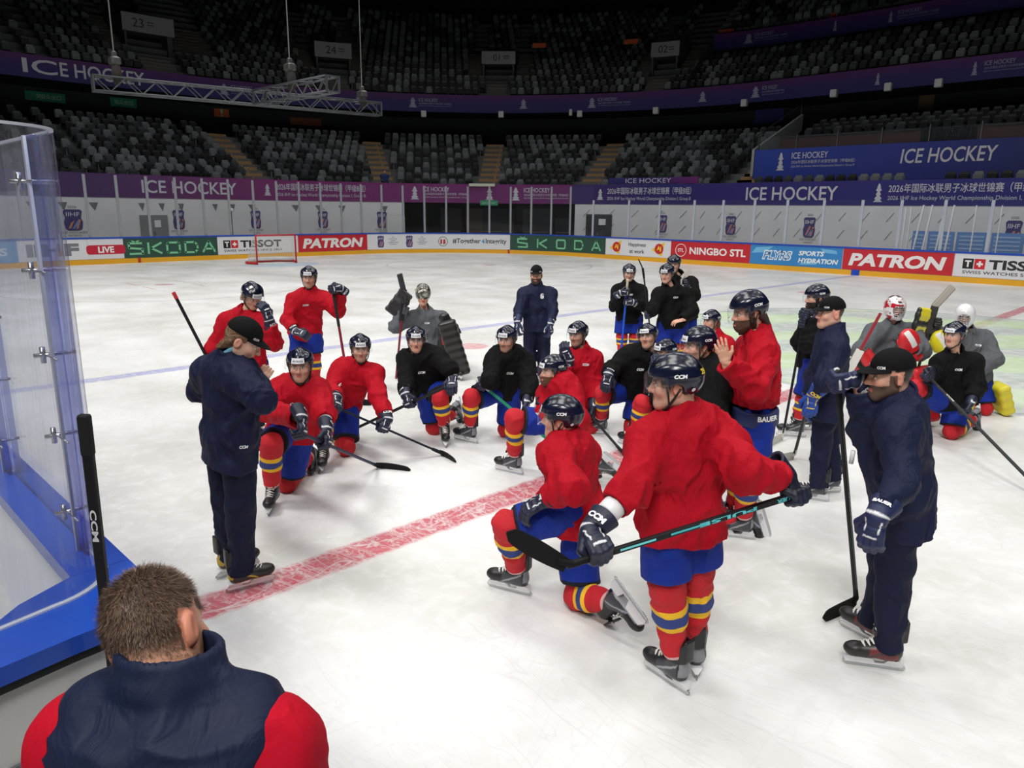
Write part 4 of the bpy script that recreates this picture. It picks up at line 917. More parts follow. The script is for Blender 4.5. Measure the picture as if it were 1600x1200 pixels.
def surf(fn, lo, hi, h):
    """naive surface nets of fn<0 inside the box lo..hi with cell size h; narrow band evaluation"""
    lo = np.asarray(lo, np.float32) - 2 * h; hi = np.asarray(hi, np.float32) + 2 * h; B = 4
    nb = np.maximum(np.ceil((hi - lo) / (h * B)).astype(int), 1); n = nb * B
    cc = np.stack(np.meshgrid(*[np.arange(k) for k in nb], indexing='ij'), -1).reshape(-1, 3)
    cP = (lo + (cc * B + (B - 1) / 2) * h).astype(np.float32); cd = fn(cP); act = np.abs(cd) < h * B * 1.35
    Fg = np.empty(tuple(n), np.float32)
    Fg.reshape(nb[0], B, nb[1], B, nb[2], B)[...] = cd.reshape(nb)[:, None, :, None, :, None]
    ca = cc[act]
    off = np.stack(np.meshgrid(*[np.arange(B)] * 3, indexing='ij'), -1).reshape(-1, 3)
    idx = (ca[:, None, :] * B + off[None]).reshape(-1, 3)
    for s in range(0, len(idx), 400000):
        q = idx[s:s + 400000]; Fg[q[:, 0], q[:, 1], q[:, 2]] = fn((lo + q * h).astype(np.float32))
    I = Fg < 0; C8 = [(x, y, z) for x in (0, 1) for y in (0, 1) for z in (0, 1)]
    cnt = sum(I[x:n[0]-1+x, y:n[1]-1+y, z:n[2]-1+z].astype(np.int8) for x, y, z in C8)
    ac = np.argwhere((cnt > 0) & (cnt < 8)); ids = np.full(tuple(n - 1), -1, np.int32); ids[ac[:, 0], ac[:, 1], ac[:, 2]] = np.arange(len(ac))
    cv = np.stack([Fg[ac[:, 0]+x, ac[:, 1]+y, ac[:, 2]+z] for x, y, z in C8], 1)
    pos = np.zeros((len(ac), 3), np.float32); k = np.zeros(len(ac), np.float32)
    C = np.array(C8, np.float32)
    for a in range(8):
        for b in range(a + 1, 8):
            if np.abs(C[a] - C[b]).sum() != 1: continue
            m = (cv[:, a] < 0) != (cv[:, b] < 0); t = cv[:, a] / (cv[:, a] - cv[:, b] + 1e-12)
            p = C[a] + t[:, None] * (C[b] - C[a]); pos[m] += p[m]; k[m] += 1
    V = lo + (ac + pos / np.maximum(k, 1)[:, None]) * h
    Fs = []
    for ax in range(3):
        u, v = (ax + 1) % 3, (ax + 2) % 3; sl = [slice(None)] * 3; sl2 = [slice(None)] * 3; sl[ax] = slice(0, -1); sl2[ax] = slice(1, None)
        d = I[tuple(sl)] != I[tuple(sl2)]; e = np.argwhere(d); e = e[(e[:, u] > 0) & (e[:, v] > 0) & (e[:, u] < n[u]-1) & (e[:, v] < n[v]-1)]
        if not len(e): continue
        ins = I[e[:, 0], e[:, 1], e[:, 2]]
        def g(du, dv):
            q = e.copy(); q[:, u] -= du; q[:, v] -= dv; return ids[q[:, 0], q[:, 1], q[:, 2]]
        Q = np.stack([g(1, 1), g(0, 1), g(0, 0), g(1, 0)], 1); Q[~ins] = Q[~ins][:, ::-1]; Fs.append(Q[(Q >= 0).all(1)])
    return V, (np.concatenate(Fs) if Fs else np.zeros((0, 4), np.int32))
def frame(y, zhint):
    """columns X right, Y forward, Z up-ish"""
    y = nrm(y); z = np.asarray(zhint, float); z = nrm(z - y * (z @ y)); return np.stack([np.cross(y, z), y, z], 1)
def place(V, A, o): return np.asarray(V) @ A.T + np.asarray(o)
def colr(*a): return np.array([*lin(a), 1.0], np.float32)
# ------------------------------------------------------------------ head
SKIN = (214, 166, 142)
_HD = {}
def head_proto(beard=0, hair=(60, 44, 34), skin=SKIN, stub=0.0, cropped=False, h=.0046):
    key = (beard, hair, skin, stub, cropped, h)
    if key in _HD: return _HD[key]
    def f(P):
        ax = P.copy(); ax[:, 0] = np.abs(ax[:, 0])
        d = ell(P, (0, -.014, .036), (.077, .098, .091))
        d = smin(d, ell(P, (0, .030, -.035), (.062, .066, .078)), .035)
        d = smin(d, sph(P, (0, .073, -.094), .024), .04)
        d = smin(d, cap(ax, (.052, -.005, -.055), (.02, .065, -.095), .018, .016), .03)
        d = smin(d, ell(ax, (.042, .062, -.022), (.022, .022, .02)), .025)
        d = smin(d, cap(ax, (.0, .088, .027), (.040, .070, .028), .011, .010), .016)
        d = smax(d, -ell(ax, (.031, .098, .006), (.017, .016, .010)), .012)
        d = smin(d, sph(ax, (.031, .0785, .006), .0125), .003)
        d = smin(d, cap(P, (0, .090, .020), (0, .112, -.024), .0075, .0125), .012)
        d = smin(d, sph(ax, (.013, .098, -.029), .0085), .008)
        d = smin(d, cap(ax, (0, .0935, -.0525), (.019, .086, -.056), .0068, .004), .006)
        d = smin(d, cap(ax, (0, .0925, -.0645), (.017, .086, -.061), .0075, .004), .006)
        d = smax(d, -cap(ax, (0, .103, -.0585), (.022, .093, -.0585), .003), .003)
        ear = ell(ax, (.079, -.014, -.006), (.010, .021, .033)); ear = smax(ear, -ell(ax, (.089, -.008, -.002), (.007, .012, .020)), .006)
        d = smin(d, ear, .008)
        d = smin(d, cap(P, (0, -.028, -.05), (0, -.042, -.118), .058, .052), .03)
        if beard:
            b = ell(P, (0, .050, -.075), (.060, .058 + .006 * beard, .052 + .008 * beard)); b = smin(b, cap(ax, (.066, .01, -.015), (.05, .04, -.07), .012, .02), .02)
            b = smax(b, -ell(P, (0, .10, -.058), (.023, .03, .012)), .008)
            d = smin(d, b + vnoise(P * 140) * .008, .012)
        return d
    V, F = surf(f, (-.10, -.125, -.18), (.10, .13, .135), h)
    x, y, z = np.abs(V[:, 0]), V[:, 1], V[:, 2]; sk = colr(*skin); c = np.tile(sk, (len(V), 1)); hr = colr(*hair)
    red = colr(min(255, skin[0] + 6), int(skin[1] * .86), int(skin[2] * .84))
    m = (y > .05) & (z < -.005) & (z > -.045); c[m] = sk * .6 + red * .4
    m = (x > .068) & (np.abs(z + .006) < .036) & (y < .02); c[m] = red * .7 + sk * .3
    m = (x < .021) & (y > .084) & (z > -.071) & (z < -.048); c[m] = colr(int(skin[0] * .84), int(skin[1] * .62), int(skin[2] * .62))
    jaw = (z < -.034 + .1 * np.maximum(0, .03 - y)) & (y > -.02) & (z > -.135) & ~((x < .02) & (z > -.069) & (z < -.05)); jaw |= (x > .055) & (y > -.005) & (y < .028) & (z < .02) & (z > -.1)
    jaw &= ~((y < .04) & (z < -.112))
    if beard: c[jaw] = hr
    elif stub: c[jaw] = c[jaw] * (1 - stub) + hr * stub
    m = (z > .019) & (z < .033) & (x > .012) & (x < .046) & (y > .062); c[m] = hr * .85 + sk * .15
    for s in (-1, 1):
        r = np.sqrt((V[:, 0] - s * .031) ** 2 + (z - .006) ** 2); m = (r < .0125) & (y > .074) & (np.abs(z - .006) < .0062); c[m] = colr(222, 216, 210); m &= r < .0058; c[m] = colr(46, 38, 34)
        m = (r < .0165) & (y > .07) & (z > .0122) & (z < .0175); c[m] = hr * .6 + sk * .4
    if cropped:
        m = (z > .052 - .02 * (y > .02)) & (y < .075) | ((y < .005) & (z > -.045) & (x < .09)) ; m &= ~((x > .07) & (np.abs(z + .006) < .04) & (y > -.04)); w = np.clip((z + .055 + .03 * (y > -.03)) / .045, 0, 1) * m; c = c * (1 - w[:, None]) + hr * w[:, None]
    _HD[key] = (V, F, c); return _HD[key]
# ------------------------------------------------------------------ helmet, visor, strap
def dome_pt(az, el, k=1.0):
    """point on the helmet dome; az 0 = front, positive to the wearer's right"""
    return np.array([math.sin(az) * math.cos(el) * .106 * k, math.cos(az) * math.cos(el) * .131 * k - .006, math.sin(el) * .110 * k + .040])
_PR = {}
def helmet_proto(h=.0052):
    if 'helm' in _PR: return _PR['helm']
    def f(P):
        d = ell(P, (0, -.006, .040), (.106, .131, .110)); x, y, z = P.T; ax = np.abs(x)
        ang = np.arctan2(x, z - .02 + 1e-6)
        d = d - .0045 * np.clip(np.cos(ang * 7.0), -1, 1) * np.clip((z - .035) / .05, 0, 1) * np.clip((.125 - np.abs(y)) / .05, 0, 1)
        d = d - .004 * np.clip(1 - np.abs(z - .052) / .012, 0, 1) * (y < .05)
        zc = np.where(y > .045, .048, np.where(y > -.055, -.022 + .07 * np.clip((y - .015) / .03, 0, 1), -.052 + .03 * np.clip((y + .075) / .02, 0, 1)))
        d = smax(d, zc - z, .006)
        d = smax(d, -ell(P, (0, -.012, .022), (.086, .108, .098)), .004)
        d = smax(d, -ell(np.stack([ax, y, z], 1), (.10, -.012, -.012), (.05, .030, .034)), .008)
        return d
    V, F = surf(f, (-.12, -.15, -.07), (.12, .14, .165), h)
    x, y, z = V.T; ang = np.arctan2(x, z - .02); c = np.tile(colr(17, 23, 46), (len(V), 1))
    vent = (np.cos(ang * 7.0) < -.55) & (z > .085) & (np.sin(y * 95) > .05); c[vent] = colr(8, 9, 14)
    inn = ell(V.astype(np.float32), (0, -.012, .022), (.086, .108, .098)) < .004; c[inn] = colr(14, 14, 18)
    low = (z < -.005) & (y < .03); c[low & ~inn] = colr(26, 31, 50)
    # visor
    az = np.linspace(-1.35, 1.35, 25); el = np.linspace(0, 1, 7); VV = []; 
    for k in (1.0, .975):
        for e in el:
            for a in az:
                zz = .058 - e * (.098 - .035 * abs(a) / 1.35); r = 1.075 + .035 * e
                VV.append((math.sin(a) * .108 * r * k, math.cos(a) * .133 * r * k - .004, zz))
    nA, nE = 25, 7; FFv = []
    for s in (0, 1):
        for e in range(nE - 1):
            for a in range(nA - 1):
                b = s * nA * nE + e * nA + a; q = (b, b + 1, b + nA + 1, b + nA); FFv.append(q if s == 0 else q[::-1])
    o2 = nA * nE
    for a in range(nA - 1): FFv += [((nE-1)*nA+a, (nE-1)*nA+a+1, o2+(nE-1)*nA+a+1, o2+(nE-1)*nA+a)]
    # chin strap: both sides to under the chin
    st = MB(); 
    for s in (-1, 1):
        st.tube([(s*.088, -.028, .0), (s*.083, .0, -.045), (s*.068, .03, -.09), (s*.03, .062, -.124), (0, .072, -.130)], .0055, 6); st.tube([(s*.088, .035, .01), (s*.083, .028, -.03), (s*.072, .025, -.082)], .0045, 6)
        st.rbox((s*.09, .045, .035), (.012, .03, .03), None, 0, .004)
    st.tube([(-.028, .066, -.128), (0, .078, -.130), (.028, .066, -.128)], [.009, .012, .009], 8)
    _PR['helm'] = ((V, F, c), (VV, FFv), (st.V, st.F)); return _PR['helm']
def dome_text(items, mb):
    """items: (V2,F,az0,el0,k,mi): flat lettering bent onto the dome"""
    for V, F, a0, e0, k, mi, sg in items:
        mb.add([dome_pt(a0 + sg * v[0] / .115, e0 + v[1] / .115, k) for v in V], F, mi)
# ------------------------------------------------------------------ gloves and hands (right hand: thumb on -X, fingers +Y, back of hand +Z)
def glove_proto(pose='grip', h=.006):
    if 'g' + pose in _PR: return _PR['g' + pose]
    ch = []
    for i, x in enumerate((-.041, -.014, .014, .040)):
        dy = (-.004, .005, .0, -.014)[i]
        if pose == 'grip': pts = [(x, .075, .012), (x, .122 + dy, .004), (x * .95, .128 + dy, -.048), (x * .9, .082, -.068)]
        else: pts = [(x, .075, .010), (x * 1.05, .130 + dy, .004), (x * 1.05, .166 + dy * 1.4, -.026), (x, .168 + dy * 1.4, -.062)]
        ch.append(pts)
    th = [(-.040, .02, -.012), (-.066, .060, -.034), (-.040, .098, -.066)] if pose == 'grip' else [(-.042, .02, -.010), (-.078, .062, -.026), (-.074, .108, -.044)]
    def f(P):
        d = ecap(P, (0, -.105, 0), (0, -.005, 0), .058, .043, (1, 0, 0), 1.25, 1.2); d = smax(d, -.108 - P[:, 1], .004)
        d = smax(d, -ecap(P, (0, -.16, 0), (0, -.07, 0), .048, .038, (1, 0, 0), 1.25), .004)
        b = ecap(P, (0, .005, .004), (0, .075, .006), .034, .033, (1, 0, 0), 1.45, 1.62) + .0035 * (1 + np.cos(P[:, 1] * 165)) * (P[:, 2] > 0)
        d = smin(d, b, .012)
        for pts in ch:
            for j in range(3): d = smin(d, cap(P, pts[j], pts[j+1], .0178 - .0014 * j, .0168 - .0016 * j), .0035 if j else .006)
            for j in (1, 2): d = smin(d, sph(P, pts[j], .0198 - .001 * j), .003)
        for j in range(2): d = smin(d, cap(P, th[j], th[j+1], .023 - .003 * j, .020 - .003 * j), .008)
        return d
    V, F = surf(f, (-.11, -.11, -.10), (.08, .20, .07), h)
    _PR['g' + pose] = (V, F); return V, F
def hand_proto(pose='relaxed', h=.0042):
    if 'h' + pose in _PR: return _PR['h' + pose]
    if pose == 'flat': cu = (.0, -.006, -.014)
    elif pose == 'fist': cu = None
    else: cu = (-.004, -.022, -.048)
    ch = []
    for i, (x, l) in enumerate(((-.030, .072), (-.010, .080), (.010, .075), (.029, .058))):
        b = np.array([x, .088 - .006 * abs(i - 1), .002]); sx = (x) * .25
        if pose == 'fist': pts = [b, b + (0, .030, -.006), b + (0, .028, -.034), b + (0, -.002, -.036)]
        else: pts = [b, b + (sx * .4, l * .42, cu[0]), b + (sx * .8, l * .74, cu[1]), b + (sx, l * .98 - abs(cu[2]) * .15, cu[2])]
        ch.append(pts)
    th = [(-.030, .022, -.006), (-.056, .055, -.014), (-.066, .086, -.020)] if pose != 'fist' else [(-.030, .022, -.008), (-.050, .058, -.022), (-.022, .082, -.044)]
    def f(P):
        d = ecap(P, (0, -.06, 0), (0, .005, 0), .024, .022, (1, 0, 0), 1.3); d = smin(d, ecap(P, (0, .022, 0), (0, .078, 0), .0155, .013, (1, 0, 0), 2.2, 3.0), .018)
        d = smin(d, cap(P, (-.020, .02, -.008), (-.036, .05, -.012), .016, .013), .012)
        for pts in ch:
            for j in range(3): d = smin(d, cap(P, pts[j], pts[j+1], .0094 - .0009 * j, .0088 - .0010 * j), .004)
        for j in range(2): d = smin(d, cap(P, th[j], th[j+1], .0115 - .001 * j, .0105 - .0015 * j), .006)
        return d
    V, F = surf(f, (-.09, -.07, -.075), (.06, .19, .04), h); _PR['h' + pose] = (V, F); return V, F
# ------------------------------------------------------------------ skate (origin at the ankle, toe +Y, up +Z, blade on z=-.150)
def skate_proto(h=.0062):
    if 'sk' in _PR: return _PR['sk']
    def f(P):
        d = ecap(P, (0, -.030, -.040), (0, .145, -.052), .047, .041, (1, 0, 0), 1.0, 1.08); d = smin(d, ell(P, (0, .168, -.050), (.043, .048, .036)), .02)
        d = smin(d, ecap(P, (0, -.012, -.03), (0, -.026, .105), .051, .056, (0, 1, 0), 1.12, 1.05), .035)
        d = smin(d, rboxd(P, (0, -.082, .095), (.034, .010, .062), None, .008), .02)
        d = smin(d, rboxd(P, (0, .052, .105), (.036, .007, .062), frame((0, 1, .35), (0, -.35, 1)), .006), .018)
        d = smax(d, -ecap(P, (0, -.018, .10), (0, -.024, .22), .040, .046, (0, 1, 0), 1.1), .006)
        return smax(d, -.086 - P[:, 2], .006)
    V, F = surf(f, (-.07, -.12, -.09), (.07, .23, .18), h)
    x, y, z = V.T
    # holder (side profile) and runner
    hb = MB()
    def prism(poly, w0, w1, mb, mi=0):
        n = len(poly); VV = [(-w0 if b > -.1 else -w1, a, b) for a, b in poly] + [(w0 if b > -.1 else w1, a, b) for a, b in poly]
        mb.add(VV, [tuple(range(n))[::-1], tuple(range(n, 2*n))] + [(i, (i+1) % n, n + (i+1) % n, n + i) for i in range(n)], mi)
    prism([(-.082, -.083), (-.01, -.083), (.002, -.115), (.05, -.118), (.070, -.083), (.185, -.083), (.206, -.108), (.200, -.128), (-.088, -.128), (-.098, -.112)], .030, .008, hb)
    bl = MB(); pr = [(-.102, -.122), (-.108, -.134), (-.092, -.148), (-.05, -.150), (.15, -.150), (.195, -.146), (.214, -.130), (.210, -.120)]
    prism(pr, .0035, .0025, bl)
    lc = MB()
    for i in range(7):
        t = i / 6; yy = .125 - .105 * t ** .8; zz = -.010 + .105 * t ** 1.5; w = .026 + .004 * t
        lc.tube([(-w, yy - .012, zz - .006), (-w * .4, yy, zz + .006), (w * .4, yy + .004, zz + .007), (w, yy - .010, zz - .004)], .0042, 5)
        lc.tube([(-w, yy - .012, zz - .006), (0, yy - .004, zz + .012), (w, yy - .024, zz + .010)], .0036, 5)
    for s in (-1, 1): lc.tube([(0, .052, .085), (s*.02, .072, .095), (s*.034, .062, .082), (s*.014, .054, .082)], .004, 5)
    _PR['sk'] = ((V, F), (hb.V, hb.F), (bl.V, bl.F), (lc.V, lc.F)); return _PR['sk']
# ------------------------------------------------------------------ materials for people
M_SKIN = mat('skin', SKIN, .48, attr='col', spec=.4, bump=.05, bscale=180)
M_HELM = mat('helmet_shell', (24, 32, 62), .24, attr='col', coat=.25)
M_VISOR = glass_mat('visor_clear', (252, 253, 254), .012, (236, 238, 244), 0.0, 1.16)
M_STRAP = mat('strap_black', (20, 20, 24), .6); M_STICK = mat('sticker_white', (230, 231, 235), .4); M_INK = mat('ink_dark', (58, 60, 72), .5); M_INKW = mat('ink_white', (238, 238, 238), .5)
M_GLOVE = mat('glove_leather', (26, 32, 58), .55, attr='col', bump=.15, bscale=60)
M_SKATE = mat('skate_boot', (30, 31, 34), .42, attr='col'); M_HOLD = mat('skate_holder', (222, 222, 224), .4); M_BLADE = mat('skate_steel', (188, 190, 194), .25, .9); M_LACE = mat('lace_white', (228, 226, 220), .7)
M_BREEZ = mat('breezer_blue', (16, 44, 140), .7, spec=.25, wrinkle=.35, attr='t', ramp=[(0, (16, 44, 142)), (.93, (22, 24, 34))], bump=.2, bscale=26)
SOCKR = [(0, (190, 22, 36)), (.36, (236, 184, 32)), (.435, (44, 62, 128)), (.57, (236, 184, 32)), (.645, (190, 22, 36)), (.955, (214, 168, 166))]
M_SOCK = mat('sock_knit', (206, 30, 42), .8, attr='t', ramp=SOCKR, bump=.25, bscale=120)
M_JRED = mat('jersey_red', (172, 6, 30), .8, spec=.2, bump=.08, bscale=160, wrinkle=.45); M_JBLK = mat('jersey_black', (13, 13, 14), .85, spec=.18, bump=.08, bscale=160, wrinkle=.5); M_JGRY = mat('jersey_grey', (92, 95, 100), .85, spec=.2, bump=.08, bscale=160, wrinkle=.45)
M_NAVY = mat('tracksuit_navy', (22, 28, 56), .7, spec=.22, bump=.06, bscale=90, wrinkle=.5); M_NAVYP = mat('track_trousers_navy', (21, 26, 50), .75, spec=.2, bump=.06, bscale=90, wrinkle=.5)
M_CAP = mat('cap_black', (12, 12, 14), .85, spec=.2, bump=.1, bscale=200); M_HAIR = {}
def hair_mat(rgb):
    return mat('hair_%d_%d_%d' % rgb, rgb, .55, bump=.6, bscale=90, var=.35, vscale=60)
# ================================================================== posed people
LEN = {'el': .29, 'wr': .265, 'kn': .43, 'an': .425}
PAR = {'elL': 'shL', 'elR': 'shR', 'wrL': 'elL', 'wrR': 'elR', 'knL': 'hpL', 'knR': 'hpR', 'anL': 'knL', 'anR': 'knR'}
def heading(deg):
    """horizontal direction: 0 towards the lens side of the rink, 90 to the right, 180 away"""
    a = math.radians(deg); return -FH * math.cos(a) + RH * math.sin(a)
def on_ray(px, py, c, L, side):
    d = nrm(ray_dir(px, py)); m = (c - CAM) @ d; q = CAM + d * m; h2 = L * L - ((c - q) ** 2).sum()
    s = math.sqrt(h2) if h2 > 0 else 0.0; return CAM + d * (m + (s if side == 'f' else -s))
def h_depth(px, py, dep):
    d = ray_dir(px, py); return CAM + d * (dep / (d @ FH))
WARN = []
def solve(nm, base, j, scale=1.0):
    b = at_z(base[0], base[1], 0.0) if isinstance(base, tuple) else None
    dep = (b - CAM) @ FH if b is not None else base
    J = {}
    for k in ('pel', 'nck', 'hd', 'shL', 'shR', 'hpL', 'hpR', 'elL', 'elR', 'wrL', 'wrR', 'knL', 'knR', 'anL', 'anR'):
        if k not in j: continue
        px, py, m = j[k]
        if isinstance(m, tuple): J[k] = at_z(px, py, m[1])
        elif isinstance(m, str):
            L = LEN[k[:2]] * scale; J[k] = on_ray(px, py, J[PAR[k]], L, m)
        else: J[k] = h_depth(px, py, dep + m)
        if k in PAR and PAR[k] in J:
            r = np.linalg.norm(J[k] - J[PAR[k]]) / (LEN[k[:2]] * scale)
            if abs(r - 1) > .18: WARN.append('%s %s %.2f' % (nm, k, r))
    if 'shL' not in J:
        pass
    for a, b_, w, lab in (('pel', 'nck', .50, 'torso'), ('nck', 'hd', .19, 'neck'), ('shL', 'shR', .38, 'shw')):
        if a in J and b_ in J:
            r = np.linalg.norm(J[a] - J[b_]) / (w * scale)
            if abs(r - 1) > .2: WARN.append('%s %s %.2f' % (nm, lab, r))
    return J, dep
def bvh_of(V, F):
    from mathutils.bvhtree import BVHTree
    return BVHTree.FromPolygons([Vector(v) for v in np.asarray(V).tolist()], [list(f) for f in np.asarray(F).tolist()])
def decal(items, org, right, up, bvh, off=.003):
    """lettering dropped onto a surface along -(right x up); items: (V2,F) or (V2,F,mi)"""
    mb = MB(); right = nrm(right); up = nrm(up); n = np.cross(right, up)
    for it in items:
        P = []
        for v in it[0]:
            p = np.asarray(org) + right * v[0] + up * v[1] + n * .35
            hit = bvh.ray_cast(Vector(p), Vector(-n), .8)
            P.append(np.array(hit[0]) + n * off if hit[0] is not None else np.asarray(org) + right * v[0] + up * v[1])
        mb.add(P, it[1], it[2] if len(it) > 2 else 0)
    return mb
def bounds(pts, pad):
    A = np.array(pts); return A.min(0) - pad, A.max(0) + pad
FOLDM = np.array([[1.0, .25, -.2], [-.2, 1.0, .3], [.35, -.3, .62]], np.float32)
def folds(P, f1, amp, seed=0.0):
    Q = P @ FOLDM; w = vnoise(Q * f1 * .7 + 3 + seed); n = vnoise(Q * f1 + w[:, None] * 1.6 + seed); n2 = vnoise(Q * f1 * 2.1 + 7 + seed); return amp * (1.0 - np.minimum(np.abs(n) * 5.5, 1.6) + n2 * .5)
FOLDV = np.array([.6, -.5, .62], np.float32)
class Person:
    def __init__(s, nm, label, base, j, scale=1.0, face=0, tilt=0, roll=0, lod=1.0):
        s.nm = nm; s.J, s.dep = solve(nm, base, j, scale); s.k = scale; J = s.J; s.lod = lod
        lo = min(J.values(), key=lambda p: p[2]); s.loc = np.array([J['pel'][0], J['pel'][1], 0.0])
        s.root = empty('person', s.loc, label, 'person'); s.parts = {}
        Ls = J['shR'] - J['shL']; s.lat_s = nrm(Ls); s.up_t = nrm(J['nck'] - J['pel']); s.fwd_t = nrm(np.cross(s.up_t, s.lat_s)) * 1.0
        s.lat_h = nrm(J['hpR'] - J['hpL'])
        fd = heading(face); t = math.radians(tilt); y = fd * math.cos(t) - np.array([0, 0, 1.0]) * math.sin(t); z = np.array([0, 0, 1.0]) * math.cos(t) + fd * math.sin(t)
        A = frame(y, z)
        if roll:
            r = math.radians(roll); x, z = A[:, 0].copy(), A[:, 2].copy(); A[:, 0] = x * math.cos(r) + z * math.sin(r); A[:, 2] = z * math.cos(r) - x * math.sin(r)
        s.HA = A; s.HO = J['hd']; s.bodyV = []; s.bodyF = []; s.bodyC = []; s.nb = 0; s.skin = SKIN
    def ob(s, name, V, F, m, parent=None, attrs=None, smooth=True, mi=None):
        o = world_child(name, mesh_of(name, V, F, smooth, mi, attrs), m, parent or s.root); return o
    def _add_body(s, V, F, c):
        s.bodyV.append(np.asarray(V)); s.bodyF.append(np.asarray(F) + s.nb); s.bodyC.append(c); s.nb += len(V)
    # ---- body under the clothes
    def head(s, **k):
        s.skin = k.get('skin', SKIN); V, F, c = head_proto(**k); V = V * s.k; s._add_body(place(V, s.HA, s.HO), F, c)
    def hand(s, side, tip, dorsal, pose='relaxed'):
        V, F = hand_proto(pose); V = V.copy(); F = F.copy()
        if side == 'L': V[:, 0] *= -1; F = F[:, ::-1]
        A = frame(tip, dorsal); s._add_body(place(V, A, s.J['wr' + side]), F, np.tile(colr(*s.skin), (len(V), 1)))
    def body(s):
        if getattr(s, 'outfit', None): dress_now(s, **s.outfit)
        J = s.J; k = s.k
        nb = s.HO - s.HA[:, 2] * .13 * k - s.HA[:, 1] * .03
        def f(P):
            d = ecap(P, J['pel'], J['nck'] - s.up_t * .10, .082 * k, .082 * k, s.lat_s, 1.35, 1.45)
            d = smin(d, cap(P, J['nck'] - s.up_t * .05, nb, .052 * k, .054 * k), .02)
            for a in 'LR':
                d = smin(d, cap(P, J['sh' + a], J['el' + a], .040 * k, .038 * k), .03); d = smin(d, cap(P, J['el' + a], J['wr' + a], .042 * k, .029 * k), .02)
                d = smin(d, cap(P, J['hp' + a], J['kn' + a], .078 * k, .055 * k), .05)
                if 'an' + a in J: d = smin(d, cap(P, J['kn' + a], J['an' + a], .054 * k, .038 * k), .03)
            return d
        lo, hi = bounds(list(J.values()), .15); V, F = surf(f, lo, hi, .021); s._add_body(V, F, np.tile(colr(*s.skin), (len(V), 1)))
        V = np.concatenate(s.bodyV); F = np.concatenate(s.bodyF); c = np.concatenate(s.bodyC)
        s.parts['body'] = s.ob('body', V, F, M_SKIN, attrs={'col': c})
    # ---- clothing
    def top(s, m, name='jersey', bulk=1.0, hem=.14, sleeve=(.092, .088, .070), amp=.012, cuff=.0, neck=.078, chest=1.0, h=None, seed=0.0, collar=0.0, belly=0.0, neckh=.62, nr=.088):
        J = s.J; k = s.k; up = s.up_t; h = h or .0115 * s.lod; ld = {}
        pel = J['pel']; nck = J['nck']; fw = s.fwd_t
        hemP = pel - up * hem * k; cutn = up
        b1 = pel + up * .20 * k; HB = 1.06; b2 = pel + up * .36 * k
        nb = s.HO - s.HA[:, 2] * .10 * k - s.HA[:, 1] * .03
        wr = {a: J['wr' + a] - nrm(J['wr' + a] - J['el' + a]) * ((cuff.get(a, 0.0) if isinstance(cuff, dict) else cuff) + (.062 if 'glove' + a in s.parts else 0.0)) for a in 'LR'}
        def f(P):
            d = ecap(P, pel - up * (hem + .12) * k, pel, .145 * k * bulk, .139 * k * bulk, s.lat_h, 1.54, 1.46)
            d = smin(d, ecap(P, pel, b1, .135 * k * bulk, .128 * k * bulk, s.lat_h, 1.40, 1.42), .05)
            d = smin(d, ecap(P, b1, b2 + up * .02, .126 * k * bulk, .135 * k * bulk * chest, s.lat_s, 1.46, 1.56), .06)
            if belly: d = smin(d, ell(P, pel + up * .14 * k + fw * .07 * k, (belly * k, belly * k, belly * 1.1 * k)), .08)
            d = smin(d, cap(P, J['shL'] - up * .01, J['shR'] - up * .01, .088 * k * chest), .06)
            nk = nb - nck; d = smin(d, cap(P, nck - up * .05, nck + nk * neckh, nr * k, nr * .77 * k), .05)
            for a in 'LR': d = smin(d, cap(P, nck + nk * .15 - up * (.088 - nr) * 1.6, J['sh' + a], nr * .66 * k, .070 * k * chest), .05)
            d = d - folds(P, 8.5, amp, seed) - folds(P, 19, amp * .35, seed + 3)
            d = smax(d, -((P - hemP.astype(np.float32)) @ cutn.astype(np.float32)) + .012 * np.sin(9 * (P @ s.lat_h.astype(np.float32)) + seed), .008)
            for a in 'LR':
                E_, W_ = J['el' + a], wr[a]; ax = nrm(W_ - E_).astype(np.float32); q = P - W_.astype(np.float32); tt = q @ ax; L_ = np.linalg.norm(W_ - E_)
                u = cap(P, J['sh' + a], E_, sleeve[0] * k, sleeve[1] * k); fo = cap(P, E_, W_ + ax * .06, sleeve[1] * k, sleeve[2] * k)
                us = (J['sh' + a] - E_).astype(np.float32); us = us / np.linalg.norm(us); ql = P - E_.astype(np.float32)
                g = np.exp(-((ql * ql).sum(1)) / .022); fl = vnoise(P * 7 + seed)
                ruck = (1 - 2.2 * np.abs(np.sin((ql @ ax) * 27 + fl * 5 + (ql @ us) * 11))) * (g * .9 + .35)
                wk = amp * .55 * ruck + folds(P, 11, amp * .8, seed + 9); fo = smax(fo - wk, tt, .006)
                rr = np.sqrt(np.maximum((q * q).sum(1) - tt * tt, 0)); fo = smax(fo, -np.maximum(rr - sleeve[2] * k * .80, -(tt + .05)), .004); arm = smin(u - wk, fo, .03)
                d = smin(d, arm, .075)
            d = smax(d, -cap(P, nck + nk * .30 + fw * .016, nb + nk + fw * .03, neck * k * .80, neck * k * .95), .006) if not collar else d
            return d
        lo, hi = bounds([J[q] for q in ('nck', 'shL', 'shR', 'elL', 'elR', 'wrL', 'wrR', 'pel')] + [hemP - up * .02], .24 * k)
        V, F = surf(f, lo, hi, h); o = s.ob(name, V, F, m); s.parts['top'] = o; s.topVF = (V, F); s._bvh = None
